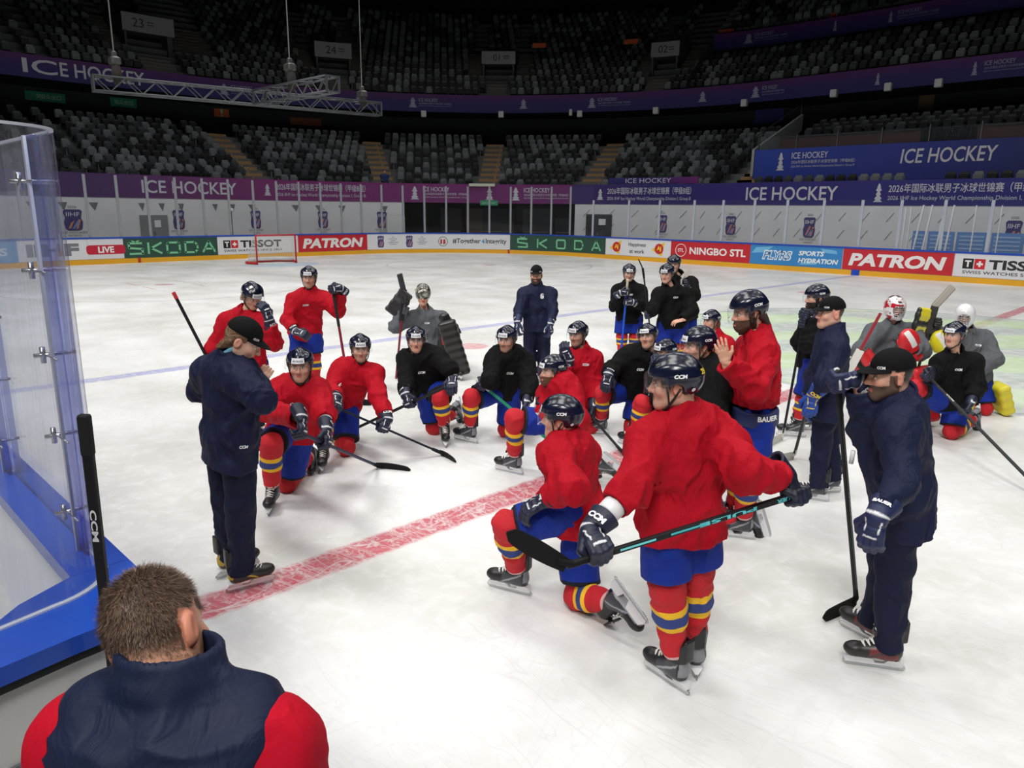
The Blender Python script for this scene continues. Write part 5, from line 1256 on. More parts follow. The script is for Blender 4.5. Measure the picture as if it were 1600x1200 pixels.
        if collar:
            mb = MB(); c = nck + (nb - nck) * .30; ax = nrm(nb - nck * .0 - nck)
            A = frame(fw, ax); n = 20; R0, R1 = .082 * k, .070 * k
            ring = lambda r, z, g: [A @ np.array([r * math.sin(t), r * 1.05 * math.cos(t) - .008, z + g * math.cos(t)]) + c for t in np.linspace(0, 2*math.pi, n, endpoint=False)]
            rs = [ring(R0 * 1.12, -.03, 0), ring(R0, collar * .6, -.01), ring(R0 * .98, collar, -.02), ring(R1 * .93, collar - .004, -.02), ring(R1 * .95, -.03, 0)]
            VV = [p for r in rs for p in r]; FFc = [(i*n+q, i*n+(q+1) % n, (i+1)*n+(q+1) % n, (i+1)*n+q) for i in range(4) for q in range(n)]
            mb.add(VV, FFc); mb.build('collar', m, o, True)
        return o
    def bvh(s):
        if s._bvh is None: s._bvh = bvh_of(*s.topVF)
        return s._bvh
    def logo(s, txt, pos, w, right=None, up=None, m=None, name='logo', bold=.05, **k):
        V, F = fit_text(txt, w=w, bold=bold, shear=.15, **k)
        decal([(V, F)], pos, right if right is not None else -s.lat_s, up if up is not None else s.up_t, s.bvh()).build(name, m or M_INKW, s.parts['top'])
    def chest_logo(s, txt='CCM', w=.075, z=-.15):
        fw = s.fwd_t if True else 0
        s.logo(txt, s.J['nck'] + s.up_t * z + fw * .1, w, -s.lat_s, s.up_t) if np.cross(-s.lat_s, s.up_t) @ s.fwd_t > 0 else s.logo(txt, s.J['nck'] + s.up_t * z + fw * .1, w, s.lat_s, s.up_t)
    def breezers(s, m=None, end=.86, r=(.128, .128), amp=.008):
        J = s.J; k = s.k; m = m or M_BREEZ
        def f(P):
            d = ecap(P, J['pel'] - s.up_t * .05 * k, J['pel'] + s.up_t * .06 * k, .108 * k, .100 * k, s.lat_h, 1.40, 1.36)
            dl = None
            for a in 'LR':
                e = J['hp' + a] + (J['kn' + a] - J['hp' + a]) * end; ax = nrm(J['kn' + a] - J['hp' + a]).astype(np.float32)
                q = ecap(P, J['hp' + a], e + ax * .1, r[0] * k * .86, r[1] * k, s.lat_h, 1.08, 1.0) - folds(P, 8, amp, 5)
                q = smax(q, (P - e.astype(np.float32)) @ ax, .012); dl = q if dl is None else smin(dl, q, .02)
            return smin(d - folds(P, 8, amp, 5), dl, .045)
        lo, hi = bounds([J['pel'], J['hpL'], J['hpR'], J['knL'], J['knR']], .2 * k); V, F = surf(f, lo, hi, .0125 * s.lod)
        t = np.zeros(len(V)); best = np.full(len(V), 9.0)
        for a in 'LR':
            A_, B_ = J['hp' + a], J['kn' + a]; ab = B_ - A_; tt = (V - A_) @ ab / (ab @ ab); q = V - A_ - np.clip(tt, 0, 1)[:, None] * ab; dd = (q * q).sum(1); b = dd < best; best[b] = dd[b]; t[b] = np.clip(tt[b] / end, 0, 1)
        s.parts['breezers'] = s.ob('breezers', V, F, m, attrs={'t': t})
    def socks(s, m=None, rad=(.088, .086, .082, .060)):
        J = s.J; k = s.k; m = m or M_SOCK
        for a in 'LR':
            H, K, A_ = J['hp' + a], J['kn' + a], J['an' + a]; th = K + (H - K) * .30; ax = nrm(A_ - K); e = A_ - ax * .055; kf = nrm(nrm(K - H) - nrm(A_ - K) * .5) ; 
            bend = nrm(K - H) @ nrm(A_ - K); kp = K + nrm(nrm(K - H) - nrm(A_ - K)) * (.028 if bend < .8 else .012) * k
            def f(P):
                d = cap(P, th, K, rad[0] * k * .95, rad[0] * k * .92); d = smin(d, cap(P, kp, K + (A_ - K) * .35 + (kp - K) * .5, rad[1] * k, rad[2] * k), .03); d = smin(d, cap(P, K + (A_ - K) * .3, e, rad[2] * k, rad[3] * k), .03)
                d = d - folds(P, 11, .006, 2) - .003 * np.sin(((P - K.astype(np.float32)) @ ax.astype(np.float32)) * 70 + 6 * vnoise(P * 8))
                return smax(d, (P - e.astype(np.float32)) @ ax.astype(np.float32), .006)
            lo, hi = bounds([th, K, e, kp], .13 * k); V, F = surf(f, lo, hi, .0105 * s.lod)
            t = np.clip(((V - K) @ ax + .09) / (np.linalg.norm(e - K) + .09), 0, 1); o = s.ob('sock', V, F, m, attrs={'t': t}); s.parts['sock' + a] = o
    def trousers(s, m=None, end=-.03, r=(.105, .085, .074), amp=.010):
        J = s.J; k = s.k; m = m or M_NAVYP
        def f(P):
            d = ecap(P, J['pel'] - s.up_t * .04 * k, J['pel'] + s.up_t * .08 * k, .115 * k, .110 * k, s.lat_h, 1.38, 1.36); dl = None
            for a in 'LR':
                ax = nrm(J['an' + a] - J['kn' + a]).astype(np.float32); e = J['an' + a] + ax * (-end) if False else J['an' + a] - ax * end
                q = cap(P, J['hp' + a], J['kn' + a], r[0] * k, r[1] * k); q = smin(q, cap(P, J['kn' + a], e + ax * .08, r[1] * k, r[2] * k), .04)
                t = ((P - J['kn' + a].astype(np.float32)) @ ax); q = q - amp * .55 * (1 - 1.7 * np.abs(np.sin(t * 15 + 5 * vnoise(P * 6) + P @ FOLDV * 7))) * np.clip((t + .1) / .3, 0, 1) - folds(P, 9, amp, 4)
                q = smax(q, (P - e.astype(np.float32)) @ ax, .006); dl = q if dl is None else smin(dl, q, .015)
            return smin(d - folds(P, 9, amp * .6, 4), dl, .05)
        lo, hi = bounds([J[q] for q in ('pel', 'hpL', 'hpR', 'knL', 'knR', 'anL', 'anR')], .17 * k); V, F = surf(f, lo, hi, .0115 * s.lod)
        s.parts['trousers'] = s.ob('trousers', V, F, m)
    def neck_guard(s, rgb):
        nck = s.J['nck']; nb = s.HO - s.HA[:, 2] * .10 * s.k - s.HA[:, 1] * .03; d = nb - nck
        MB().tube([nck + d * t for t in (.05, .4, .8, .98)], [.078, .070, .066, .060], 20).build('neck_guard', mat('guard_%d_%d_%d' % rgb, rgb, .8), s.root, True)
    # ---- head gear
    def helmet(s, sticker='Ariesta', side='CCM', num=None, visor=True, shell=None, tint=None):
        (V, F, c), (VV, VF), (SV, SF) = helmet_proto(); k = s.k
        if tint is not None: c = c.copy(); c[:, :3] *= np.array(tint, np.float32)
        P = lambda q: place(np.asarray(q) * k, s.HA, s.HO)
        o = s.ob('helmet', P(V), F, M_HELM, attrs={'col': c}); s.parts['helmet'] = o
        if visor: s.ob('visor', P(VV), VF, M_VISOR, o)
        s.ob('chin_strap', P(SV), SF, M_STRAP, o)
        if sticker:
            mb = MB(); R2, RF = rect2d(.112, .044, 10); V2, F2 = fit_text(sticker, w=.088, bold=.0)
            dome_text([(R2, RF, 0, .27, 1.035, 0, 1), (V2, F2, 0, .27, 1.043, 1, -1)], mb); mb.V = [tuple(v) for v in P(mb.V)]; mb.build('front_sticker', [M_STICK, M_INK], o)
        mb = MB()
        if side:
            V2, F2 = fit_text(side, w=.052, bold=.05, shear=.15); dome_text([(V2, F2, 1.75, .17, 1.045, 0, -1), (V2, F2, -1.75, .17, 1.045, 0, -1)], mb)
            th = np.linspace(0, 2*np.pi, 12, endpoint=False); dd = np.array([(math.cos(a) * .010, math.sin(a) * .010) for a in th])
            dome_text([(dd, [list(range(12))], 2.25, -.42, 1.05, 0, 1), (dd, [list(range(12))], -2.25, -.42, 1.05, 0, 1)], mb)
        if num:
            V2, F2 = fit_text(num, w=.034, bold=.05); dome_text([(V2, F2, 2.75, .28, 1.045, 1, -1), (V2, F2, -2.75, .28, 1.045, 1, -1)], mb)
        if mb.V: mb.V = [tuple(v) for v in P(mb.V)]; mb.build('shell_lettering', [M_INKW, mat('num_yellow', (232, 206, 60), .5)], o)
    def cap_hat(s, txt='CCM'):
        k = s.k
        def f(P):
            d = ell(P, (0, -.016, .050), (.087, .109, .096)); d = smax(d, .046 + .10 * np.clip(P[:, 1], -.2, .0) * .12 - P[:, 2], .004); return smax(d, -ell(P, (0, -.016, .038), (.079, .100, .092)), .003) - .0015 * np.clip(1 - np.abs(P[:, 0]) / .003, 0, 1)
        if 'cap' not in _PR: _PR['cap'] = surf(f, (-.1, -.13, .0), (.1, .11, .15), .005)
        V, F = _PR['cap']; T = lambda q: place(np.asarray(q) * k, s.HA, s.HO); o = s.ob('cap', T(V), F, M_CAP)
        n = 15; B = []
        for z in (0.0, .004):
            for r in (0, .35, .7, 1.0):
                for i in range(n):
                    a = -1.15 + 2.3 * i / (n - 1); w = math.cos(a / 1.15 * math.pi / 2) ** .55 * .078 * r
                    B.append((math.sin(a) * .089, math.cos(a) * .098 - .016 + w, .053 + z - .20 * w * w / .08 - .024 * math.sin(a) ** 2 * (r) - .06 * w))
        FFb = []
        for l in (0, 1):
            for r in range(3):
                for i in range(n - 1):
                    b = l * 4 * n + r * n + i; q = (b, b + 1, b + n + 1, b + n); FFb.append(q if l else q[::-1])
        for i in range(n - 1): FFb.append((3*n+i, 3*n+i+1, 7*n+i+1, 7*n+i))
        s.ob('brim', T(B), FFb, M_CAP, o); 
        if txt:
            V2, F2 = fit_text(txt, w=.04, bold=.05); mb = MB()
            mb.add(T([(math.sin(a0 + v[0] / .1) * .0895, math.cos(a0 + v[0] / .1) * .111 - .014, (.061 + v[1])) for a0 in (-.75,) for v in V2 * (-1, 1)]), F2)
            mb.add(T([(math.sin(.75 + v[0] / .1) * .0895, math.cos(.75 + v[0] / .1) * .111 - .014, (.061 + v[1])) for v in V2 * (-1, 1)]), F2); mb.build('cap_lettering', M_INKW, o)
        s.parts['cap'] = o
    def hair(s, rgb=(58, 42, 32), style='nape'):
        k = s.k
        def f(P):
            n = .004 * np.sin(P[:, 0] * 260 + 9 * vnoise(P * 20)) + .006 * vnoise(P * 45)
            d = ell(P, (0, -.020, .030), (.081, .098, .094)); d = smax(d, P[:, 1] - (.02 if style != 'crop' else .05) - .6 * np.clip(P[:, 2] - .01, -.02, .1), .01)
            d = smax(d, (-.055 if style != 'long' else -.08) - P[:, 2], .012)
            if style == 'long':
                for x in (-.055, -.02, .02, .055): d = smin(d, cap(P, (x, -.07, -.02), (x * 1.15, -.085, -.165), .032, .016), .02)
            if style == 'flow':
                for x in (-.055, 0, .055): d = smin(d, cap(P, (x, -.06, -.02), (x * 1.1, -.095, -.085), .034, .014), .02)
            ax = np.stack([np.abs(P[:, 0]), P[:, 1], P[:, 2]], 1); d = smax(d, -ell(ax, (.085, -.004, -.01), (.024, .026, .034)), .008)
            return d - n
        V, F = surf(f, (-.1, -.15, -.2), (.1, .1, .13), .0055); s.parts['hair'] = s.ob('hair', place(V * k, s.HA, s.HO), F, hair_mat(rgb))
    # ---- hands and feet
    def glove(s, a, tip=None, dorsal=(0, 0, 1), pose='relaxed', grip=None, shaft=None, cols=((24, 30, 54), (228, 230, 234), (20, 24, 42)), txt='CCM', flip=1):
        """tip: finger direction; with grip (point on the shaft) and shaft (its direction) the hand closes on it"""
        V, F = glove_proto('grip' if grip is not None else pose); V = V.copy(); F = F.copy(); x, y, z = V.T.copy()
        base, trim, palm = [colr(*c) for c in cols]; c = np.tile(base, (len(V), 1))
        c[(z < -.026) & (y > .0) & (y < .10)] = palm; c[(np.abs(y + .012) < .0045) & (z > -.02)] = trim; c[(np.abs(np.abs(x) - .030 - .2 * np.maximum(0, .045 - y)) < .0035) & (z > .02) & (y > .01) & (y < .07)] = trim; c[(np.abs(y - .094) < .004) & (z > .004) & (np.abs(x) < .03)] = trim
        if a == 'L': V[:, 0] *= -1; F = F[:, ::-1]
        W = s.J['wr' + a]; fa = nrm(W - s.J['el' + a]); tip = fa if tip is None else nrm(tip)
        if shaft is not None:
            sx = nrm(shaft); y_ = nrm(tip - sx * (tip @ sx)); z_ = np.cross(sx, y_) * flip; A = np.stack([np.cross(y_, z_), y_, z_], 1); O = np.asarray(grip) - y_ * .092 + z_ * .030
        else: A = frame(tip, dorsal); O = W
        s.J['wr' + a] = O.copy()
        fd = nrm(O - s.J['el' + a]); ang = fd @ A[:, 1]
        if ang < .35: fd = nrm(fd + A[:, 1] * (.75 if ang > -.2 else 1.4))
        B = frame(fd, A[:, 2] if abs(fd @ A[:, 2]) < .93 else A[:, 2] - A[:, 1] * .8); B = B if B[:, 0] @ A[:, 0] > 0 else B
        def bend(Q):
            Q = np.asarray(Q, float); w = np.clip((.012 - Q[:, 1]) / .05, 0, 1)[:, None]; w = w * w * (3 - 2 * w); return (place(Q, A, O)) * (1 - w) + place(Q, B, O) * w
        o = s.ob('glove', bend(V), F, M_GLOVE, attrs={'col': c}); s.parts['glove' + a] = o
        if txt:
            V2, F2 = fit_text(txt, w=.085, bold=.06); mb = MB(); sgn = -1 if a == 'L' else 1; 
            P = []
            for v in V2:
                u = v[0]; yy = -.052 - v[1]; w = .062 * 1.25; zz = .053 * math.sqrt(max(0.05, 1 - (u / w) ** 2)) + .0035; P.append((-u, yy, zz))
            mb.add(bend(P), F2); mb.build('cuff_lettering', mat('glove_txt_%d' % cols[1][2], cols[1], .5), o)
        return o
    def skate(s, a, toe=None, head_deg=None, pitch=0, up=None, cols=((26, 27, 30), (62, 64, 70), (150, 152, 158)), solen=None):
        (V, F), (HV, HF), (BV, BF), (LV, LF) = skate_proto(); A_ = s.J['an' + a]; k = 1.0
        if toe is not None: y = nrm(toe); up = np.array([0, 0, 1.0]) if up is None else np.asarray(up, float)
        else:
            hd = heading(head_deg); t = math.radians(pitch); y = hd * math.cos(t) - np.array([0, 0, 1.0]) * math.sin(t); up = np.array([0, 0, 1.0]) * math.cos(t) + hd * math.sin(t)
        A = frame(y, up); x, yy, z = V.T; c = np.tile(colr(*cols[0]), (len(V), 1))
        q = (yy > -.05) & (yy < .09) & (z < .02 - .5 * np.maximum(yy, 0)); c[q & (z > -.075)] = colr(*cols[1])
        c[(np.abs(z + .02 + .55 * yy) < .006) & (np.abs(x) > .02) & (yy > -.05) & (yy < .1)] = colr(*cols[2]); c[(z < -.077)] = colr(*cols[2]); c[(yy < -.06) & (z < .02) & (z > -.05)] = colr(*cols[2]) * .7
        o = s.ob('skate', place(V, A, A_), F, M_SKATE, attrs={'col': c})
        s.ob('blade_holder', place(HV, A, A_), HF, M_HOLD, o, smooth=False); s.ob('runner', place(BV, A, A_), BF, M_BLADE, o, smooth=False); s.ob('laces', place(LV, A, A_), LF, M_LACE, o); s.parts['skate' + a] = o
    def wrist_band(s, a):
        W = s.J['wr' + a]; d = nrm(W - s.J['el' + a]); MB().tube([W - d * .175, W - d * .17, W - d * .115, W - d * .11], [.050, .054, .053, .049], 18).build('wrist_guard', mat('guard_white', (226, 226, 228), .5), s.root, True)
# ------------------------------------------------------------------ sticks
def stick(butt, heel, toe, label, shaft=(22, 22, 25), tape=(18, 18, 20), blade=(20, 20, 22), grip=.12, marks=None, accent=None, curve=.02, blade_tape=None, wide=1.0):
    butt, heel, toe = [np.asarray(q, float) for q in (butt, heel, toe)]; o = empty('hockey_stick', (heel[0], heel[1], max(0.0, min(heel[2], toe[2]) - .03)), label, 'hockey stick')
    d = nrm(heel - butt); bd = nrm(toe - heel); side = nrm(np.cross(d, bd)); L = np.linalg.norm(heel - butt)
    w2 = np.cross(side, d)
    def beam(a, b, w, h, m, name, bev=.004):
        A = np.stack([side, d, w2], 1); Ln = np.linalg.norm(b - a); MB().rbox((np.asarray(a) + b) / 2, (w, Ln, h), A, 0, bev).build(name, m, o)
    beam(butt, heel, .021, .030, mat('shaft_%d_%d_%d' % shaft, shaft, .55, spec=.3), 'shaft')
    if grip: beam(butt - d * .004, butt + d * grip * L, .0245, .0335, mat('tape_%d_%d_%d' % tape, tape, .85), 'grip_tape')
    # blade: tapered curved plate with rounded toe
    side0 = side; n = 12; Bl = np.linalg.norm(toe - heel); upv = nrm(-d - bd * (-d @ bd)); zz_ = np.array([0, 0, 1.0])
    if max(heel[2], toe[2]) < .09: upv = nrm(nrm(zz_ - bd * (zz_ @ bd)) + upv * .5); upv = nrm(upv - bd * (upv @ bd)); side = nrm(np.cross(bd, upv)) * (1 if np.cross(bd, upv) @ side > 0 else -1)
    top = []; bot = []
    for i in range(n + 1):
        t = i / n; c = heel + bd * Bl * t + side * curve * math.sin(t * 1.5) * 2 * t; hh = (.030 + .010 * math.sin(t * 3)) * wide
        if t > .85: hh *= math.sqrt(max(0.02, 1 - ((t - .85) / .15) ** 2))
        top.append(c + upv * hh); bot.append(c - upv * hh * .95)
    V = []; th = .0045
    for q, p in zip(top, bot): V += [q + side * th, q - side * th, p - side * th, p + side * th]
    F = [(4*i+k, 4*i+(k+1) % 4, 4*i+4+(k+1) % 4, 4*i+4+k) for i in range(n) for k in range(4)] + [(3, 2, 1, 0), (4*n, 4*n+1, 4*n+2, 4*n+3)]
    bc = blade_tape or blade; mb = MB().add(V, F); mb.tube([heel - d * .10, heel - d * .03, heel + bd * .05], [.016, .018, .017], 6); mb.build('blade', mat('blade_%d_%d_%d' % bc, bc, .8, spec=.2), o)
    side = side0
    if marks:
        A = np.stack([d, w2], 1); mb = MB()
        for txt, t, ln, rgb in marks:
            V2, F2 = fit_text(txt, w=ln, h=.019, bold=.03)
            for sg in (-1, 1):
                c = butt + d * L * t + side * sg * .0118; mb.add([c + d * v[0] * 1 + w2 * v[1] * sg for v in V2 * (1, 1)], F2)
        mb.build('shaft_lettering', mat('stick_ink_%d_%d_%d' % marks[0][3], marks[0][3], .4), o)
    if accent:
        for t0, t1, rgb in accent:
            for sg in (-1, 1):
                a, b = butt + d * L * t0, butt + d * L * t1; c = (a + b) / 2 + side * sg * .0112
                A = np.stack([side, d, w2], 1); MB().box(c, (.0008, np.linalg.norm(b - a), .009), A).build('accent_stripe', mat('acc_%d_%d_%d' % rgb, rgb, .4), o)
    return o
# ================================================================== the people on the ice
def Z(h): return ('z', h)
def ice_dir(heel, toe): return at_z(toe[0], toe[1], 0.0) - at_z(heel[0], heel[1], 0.0)
def auto_legs(nm, base, j, scale=1.0):
    """hidden legs hang straight down from the hips"""
    J, dep = solve(nm + '?', base, {k: v for k, v in j.items() if k in ('pel', 'nck', 'hd', 'shL', 'shR', 'hpL', 'hpR')}, scale); return J
def player(nm, label, base, j, face=0, tilt=0, roll=0, scale=1.0, lod=1.0, jersey='red', legs='breezers', sticker='Ariesta', num=None, gear='helmet', hd=None, hair=None, hstyle='nape', stand=False, kneel=False, feet=None, gloves=None, chest=True, topkw=None, skcols=None, helmk=None, tint=None):
    j = dict(j)
    p = Person.__new__(Person)
    if stand or kneel:      # legs out of sight: straight down, or kneeling on both knees
        J0 = auto_legs(nm, base, j, scale)
        extra = {}
    p.__init__(nm, label, base, j, scale, face, tilt, roll, lod)
    J = p.J
    if stand:
        for a in 'LR':
            H = J['hp' + a]; J['kn' + a] = np.array([H[0], H[1], H[2] * .53 + .06]) - 0; J['an' + a] = np.array([H[0], H[1], .15])
    if kneel:
        for a in 'LR':
            H = J['hp' + a]; f = nrm(p.fwd_t * (1, 1, 0)); J['kn' + a] = H + f * .10; J['kn' + a][2] = .09; J['an' + a] = J['kn' + a] - f * .40; J['an' + a][2] = .15
    p.head(**(hd or {}))
    return p
def dress(p, jersey='red', legs='breezers', gear='helmet', sticker='Ariesta', **k): p.outfit = dict(jersey=jersey, legs=legs, gear=gear, sticker=sticker, **k)
def dress_now(p, jersey='red', legs='breezers', gear='helmet', sticker='Ariesta', num=None, hair=None, hstyle='nape', chest='CCM', topkw=None, tint=None, visor=True, side='CCM', sockm=None, collar=0, band=True, blackp=False):
    tk = dict(topkw or {})
    if legs == 'breezers': p.breezers(mat('breezer_black', (16, 16, 18), .75, wrinkle=.3) if blackp else None if band else mat('breezer_plain', (16, 44, 140), .7, spec=.25, wrinkle=.35)); p.socks()
    elif legs == 'trousers': p.trousers()
    if jersey in ('red', 'black', 'grey'):
        tk.setdefault('seed', float(len(MATS) % 17) + p.loc[0]); p.top({'red': M_JRED, 'black': M_JBLK, 'grey': M_JGRY}[jersey], 'jersey', **tk)
    elif jersey == 'jacket':
        d = dict(bulk=1.0, hem=.24, sleeve=(.084, .076, .058), amp=.011, chest=.95, collar=.035, neck=.07, neckh=.36, nr=.082); d.update(tk); p.top(M_NAVY, 'jacket', **d)
    if chest and jersey != 'jacket': p.chest_logo(chest)
    if gear == 'helmet': p.helmet(sticker, side, num, visor, tint=tint)
    elif gear == 'cap': p.cap_hat()
    if hair: p.hair(hair, hstyle)
def skates(p, R=None, L=None, cols=None):
    kw = {} if cols is None else {'cols': cols}
    for a, sp in (('R', R), ('L', L)):
        if sp is None: continue
        if 'heel' in sp: p.skate(a, toe=ice_dir(sp['heel'], sp['toe']), **kw)
        elif 'drag' in sp:      # trailing foot: toe on the ice, sole facing back
            A_ = p.J['an' + a]; p.skate(a, toe=at_z(sp['drag'][0], sp['drag'][1], .04) - A_, up=p.J['kn' + a] - A_, **kw)
        elif 'down' in sp:
            A_ = p.J['an' + a]; d = nrm(A_ - p.J['kn' + a]); p.skate(a, toe=d * .35 - np.array([0, 0, 1.0]), up=p.J['kn' + a] - A_, **kw)
        else: p.skate(a, head_deg=sp['deg'], pitch=sp.get('pitch', 0), **kw)
W0 = (0, 0, 1.0)
def P3(px, py, ref): return h_depth(px, py, (np.asarray(ref) - CAM) @ FH)
NAVYG = ((24, 34, 74), (228, 230, 234), (196, 196, 196)); BLUG = ((30, 66, 150), (32, 70, 160), (26, 60, 140))
# ---------------- tall player seen from behind, stick held behind his hips
p = player('P13', 'tall player in red seen from behind, helmet numbered 25, stick held behind his hips', (1070, 1080),
    dict(pel=(1066, 790, 0), nck=(1070, 645, .0), hd=(1054, 601, -.01), shL=(1015, 690, -.04), shR=(1128, 690, .02), hpL=(1040, 800, 0), hpR=(1092, 797, .05), elL=(988, 762, 'n'), wrL=(968, 826, 'n'),
         elR=(1168, 738, 'n'), wrR=(1224, 764, 'f'), knL=(1043, 915, -.02), knR=(1088, 888, .08), anL=(1055, 1032, Z(.15)), anR=(1086, 1008, Z(.15))), face=-102, tilt=4, lod=.8)
g1, g2 = P3(936, 862, p.J['wrL']), P3(1246, 772, p.J['wrR']); sh = nrm(g2 - g1)
p.body() if False else None
dress(p, 'red', num='25', sticker=None, hair=(58, 42, 34), chest=None, topkw=dict(hem=.17, amp=.016, h=.0085, cuff={'L': .105, 'R': .02}), band=False)
p.glove('L', tip=p.J['wrL'] - p.J['elL'] + RH * -.05, grip=g1, shaft=sh, flip=-1); p.glove('R', tip=RH * .8 - np.array([0, 0, .35]), grip=g2, shaft=sh, flip=1)
p.wrist_band('L'); skates(p, L=dict(heel=(1078, 1110), toe=(1018, 1068)), R=dict(heel=(1092, 1070), toe=(1080, 1030))); p.body()
stick(g2 + sh * .06, P3(885, 884, g1 - sh * .15), P3(797, 838, g1 - sh * .38), 'black stick with turquoise lettering held behind the back of the player numbered 25', marks=[('PULSE', .36, .30, (90, 206, 214)), ('BAUER', .10, .12, (90, 206, 214))], accent=[(.44, .60, (70, 190, 200)), (.66, .80, (110, 220, 226))], grip=0, blade=(24, 24, 26))
# ---------------- kneeling player with his left thigh forward, in front of the tall one
p = player('P12', 'red player kneeling side-on in front, facing left, beside the tall player numbered 25', (850, 945),
    dict(pel=(903, 795, 0), nck=(884, 682, 0), hd=(877, 655, 0), shL=(868, 712, -.15), shR=(912, 708, .16), hpL=(893, 800, -.10), hpR=(908, 803, .09), elL=(893, 762, 'n'), wrL=(850, 782, 'f'), elR=(880, 775, .25), wrR=(835, 790, .12),
         knL=(796, 822, -.08), anL=(808, 893, Z(.15)), knR=(905, 928, Z(.10)), anR=(962, 944, Z(.17))), face=-108, tilt=2, lod=.85)
dress(p, 'red', sticker='Ariesta', hair=(54, 40, 32), chest=None, topkw=dict(h=.0095, hem=.10, amp=.015))
p.glove('L', tip=P3(822, 792, p.J['wrL']) - p.J['wrL'] - np.array([0, 0, .03]), dorsal=(-FH * .3 + np.array([0, 0, 1]))); p.glove('R', tip=-RH - np.array([0, 0, .3]), dorsal=W0)
skates(p, L=dict(heel=(836, 946), toe=(772, 930)), R=dict(drag=(1002, 1000))); p.body()
# ---------------- left coach
p = player('P1', 'coach in navy tracksuit and black cap at left, looking down at his hands', (385, 922),
    dict(pel=(360, 676, 0), nck=(363, 556, 0), hd=(380, 533, -.01), shR=(374, 592, -.15), shL=(324, 582, .14), hpR=(370, 684, -.08), hpL=(348, 682, .09), elR=(409, 626, 'n'), wrR=(405, 600, .06), elL=(312, 612, 'f'), wrL=(396, 602, .20),
         knR=(377, 785, -.05), anR=(376, 888, Z(.15)), knL=(354, 777, .10), anL=(358, 866, Z(.15))), face=98, tilt=32, hd=dict(skin=(220, 176, 152), hair=(120, 88, 60)))
dress(p, 'jacket', 'trousers', 'cap', hair=(112, 82, 56), hstyle='flow', topkw=dict(hem=.20, h=.0095, bulk=1.06))
tipd = np.array([0, 0, 1.0]) + RH * .6; p.hand('R', tipd, -FH, 'fist'); p.hand('L', tipd, FH, 'fist')
skates(p, R=dict(heel=(360, 926), toe=(420, 910)), L=dict(heel=(343, 905), toe=(400, 884)), cols=((28, 28, 26), (44, 44, 42), (196, 168, 44))); p.body()
A = nrm(p.J['nck'] - p.J['pel']); ln = MB(); c = p.J['nck'] + A * .03
ln.tube([c + p.lat_s * .085 * math.cos(t) + p.fwd_t * .09 * math.sin(t) + A * .03 * math.cos(t * 2) for t in np.linspace(0, 2 * math.pi, 25)], .007, 6, 0, False, 2.0); ln.build('neck_lanyard', mat('lanyard_teal', (120, 186, 206), .6), p.root, True)
p.logo('CCM', p.J['pel'] + p.lat_h * .3 - A * .1, .05, right=nrm(p.fwd_t), up=A, name='hem_logo')
# ---------------- right coach
p = player('P24', 'bearded coach in navy tracksuit at right, one glove on top of his stick', (1380, 1030),
    dict(pel=(1408, 757, 0), nck=(1402, 618, 0), hd=(1390, 588, 0), shL=(1404, 672, -.17), shR=(1384, 655, .18), hpL=(1412, 765, -.10), hpR=(1404, 765, .10), elL=(1408, 755, 'n'), wrL=(1370, 808, 'n'), elR=(1350, 672, .10), wrR=(1326, 612, .13),
         knL=(1398, 885, -.08), anL=(1386, 1006, Z(.15)), knR=(1384, 872, .12), anR=(1366, 966, Z(.15))), face=-94, tilt=6, lod=.85, hd=dict(skin=(206, 160, 136), hair=(46, 40, 36), stub=.86, cropped=True))
dress(p, 'jacket', 'trousers', 'cap', topkw=dict(hem=.25, h=.0085, belly=.12, bulk=1.04))
g = P3(1309, 598, p.J['wrR']); heel = at_z(1338, 938, .05); toe = at_z(1296, 970, .035); sh = nrm(heel - g)
p.glove('R', tip=-RH * 1.0 + np.array([0, 0, .35]), grip=g - sh * .02, shaft=sh, cols=NAVYG, txt='BAUER', flip=-1); p.glove('L', tip=np.array([0, 0, -1.0]) - RH * .12, dorsal=-FH * .7 - RH * .7, cols=NAVYG, txt='BAUER')
skates(p, L=dict(heel=(1406, 1048), toe=(1320, 1036)), R=dict(heel=(1372, 1004), toe=(1316, 974)), cols=((34, 32, 34), (104, 38, 40), (56, 52, 54))); p.body()
stick(g - sh * .07, heel, toe, 'black stick standing upright under the glove of the bearded right coach', shaft=(26, 27, 30), tape=(16, 16, 18), grip=.13, blade_tape=(15, 15, 16), wide=1.15, marks=[('WARRIOR', .55, .26, (78, 80, 96))])
MB().tube([p.J['pel'] + p.fwd_t * .22 + p.up_t * .20, p.J['pel'] + p.fwd_t * .235 + p.up_t * .13], .012, 8).build('whistle', mat('stick_ink_w', (210, 210, 214), .4), p.root, True)
# ---------------- red player behind the left coach, glove at his visor
p = player('P2', 'fair-haired red player behind the left coach, touching his visor with a glove', 7.6,
    dict(pel=(384, 562, 0), nck=(381, 486, .03), hd=(394, 463, 0), shR=(354, 505, .04), shL=(412, 505, -.02), hpR=(370, 568, 0), hpL=(400, 568, 0), elR=(334, 548, 'n'), wrR=(322, 588, 'n'), elL=(428, 536, 'n'), wrL=(420, 498, 'n')),
    face=42, tilt=26, stand=True, hd=dict(hair=(176, 142, 100)))
dress(p, 'red', hair=(178, 146, 104), hstyle='flow', topkw=dict(hem=.20))
g = P3(322, 556, p.J['wrR']); bt = P3(271, 457, p.J['wrR']); sh = nrm(g - bt)
p.glove('R', tip=np.array([0, 0, -.4]) - FH, grip=P3(327, 566, p.J['wrR']), shaft=sh); p.glove('L', tip=np.array([0, 0, 1.0]) - RH * .35, dorsal=RH * .8 - FH * .5); p.body()
skates(p, R=dict(deg=20), L=dict(deg=40))
hl = at_z(372, 655, .04); hl = bt + sh * 1.45
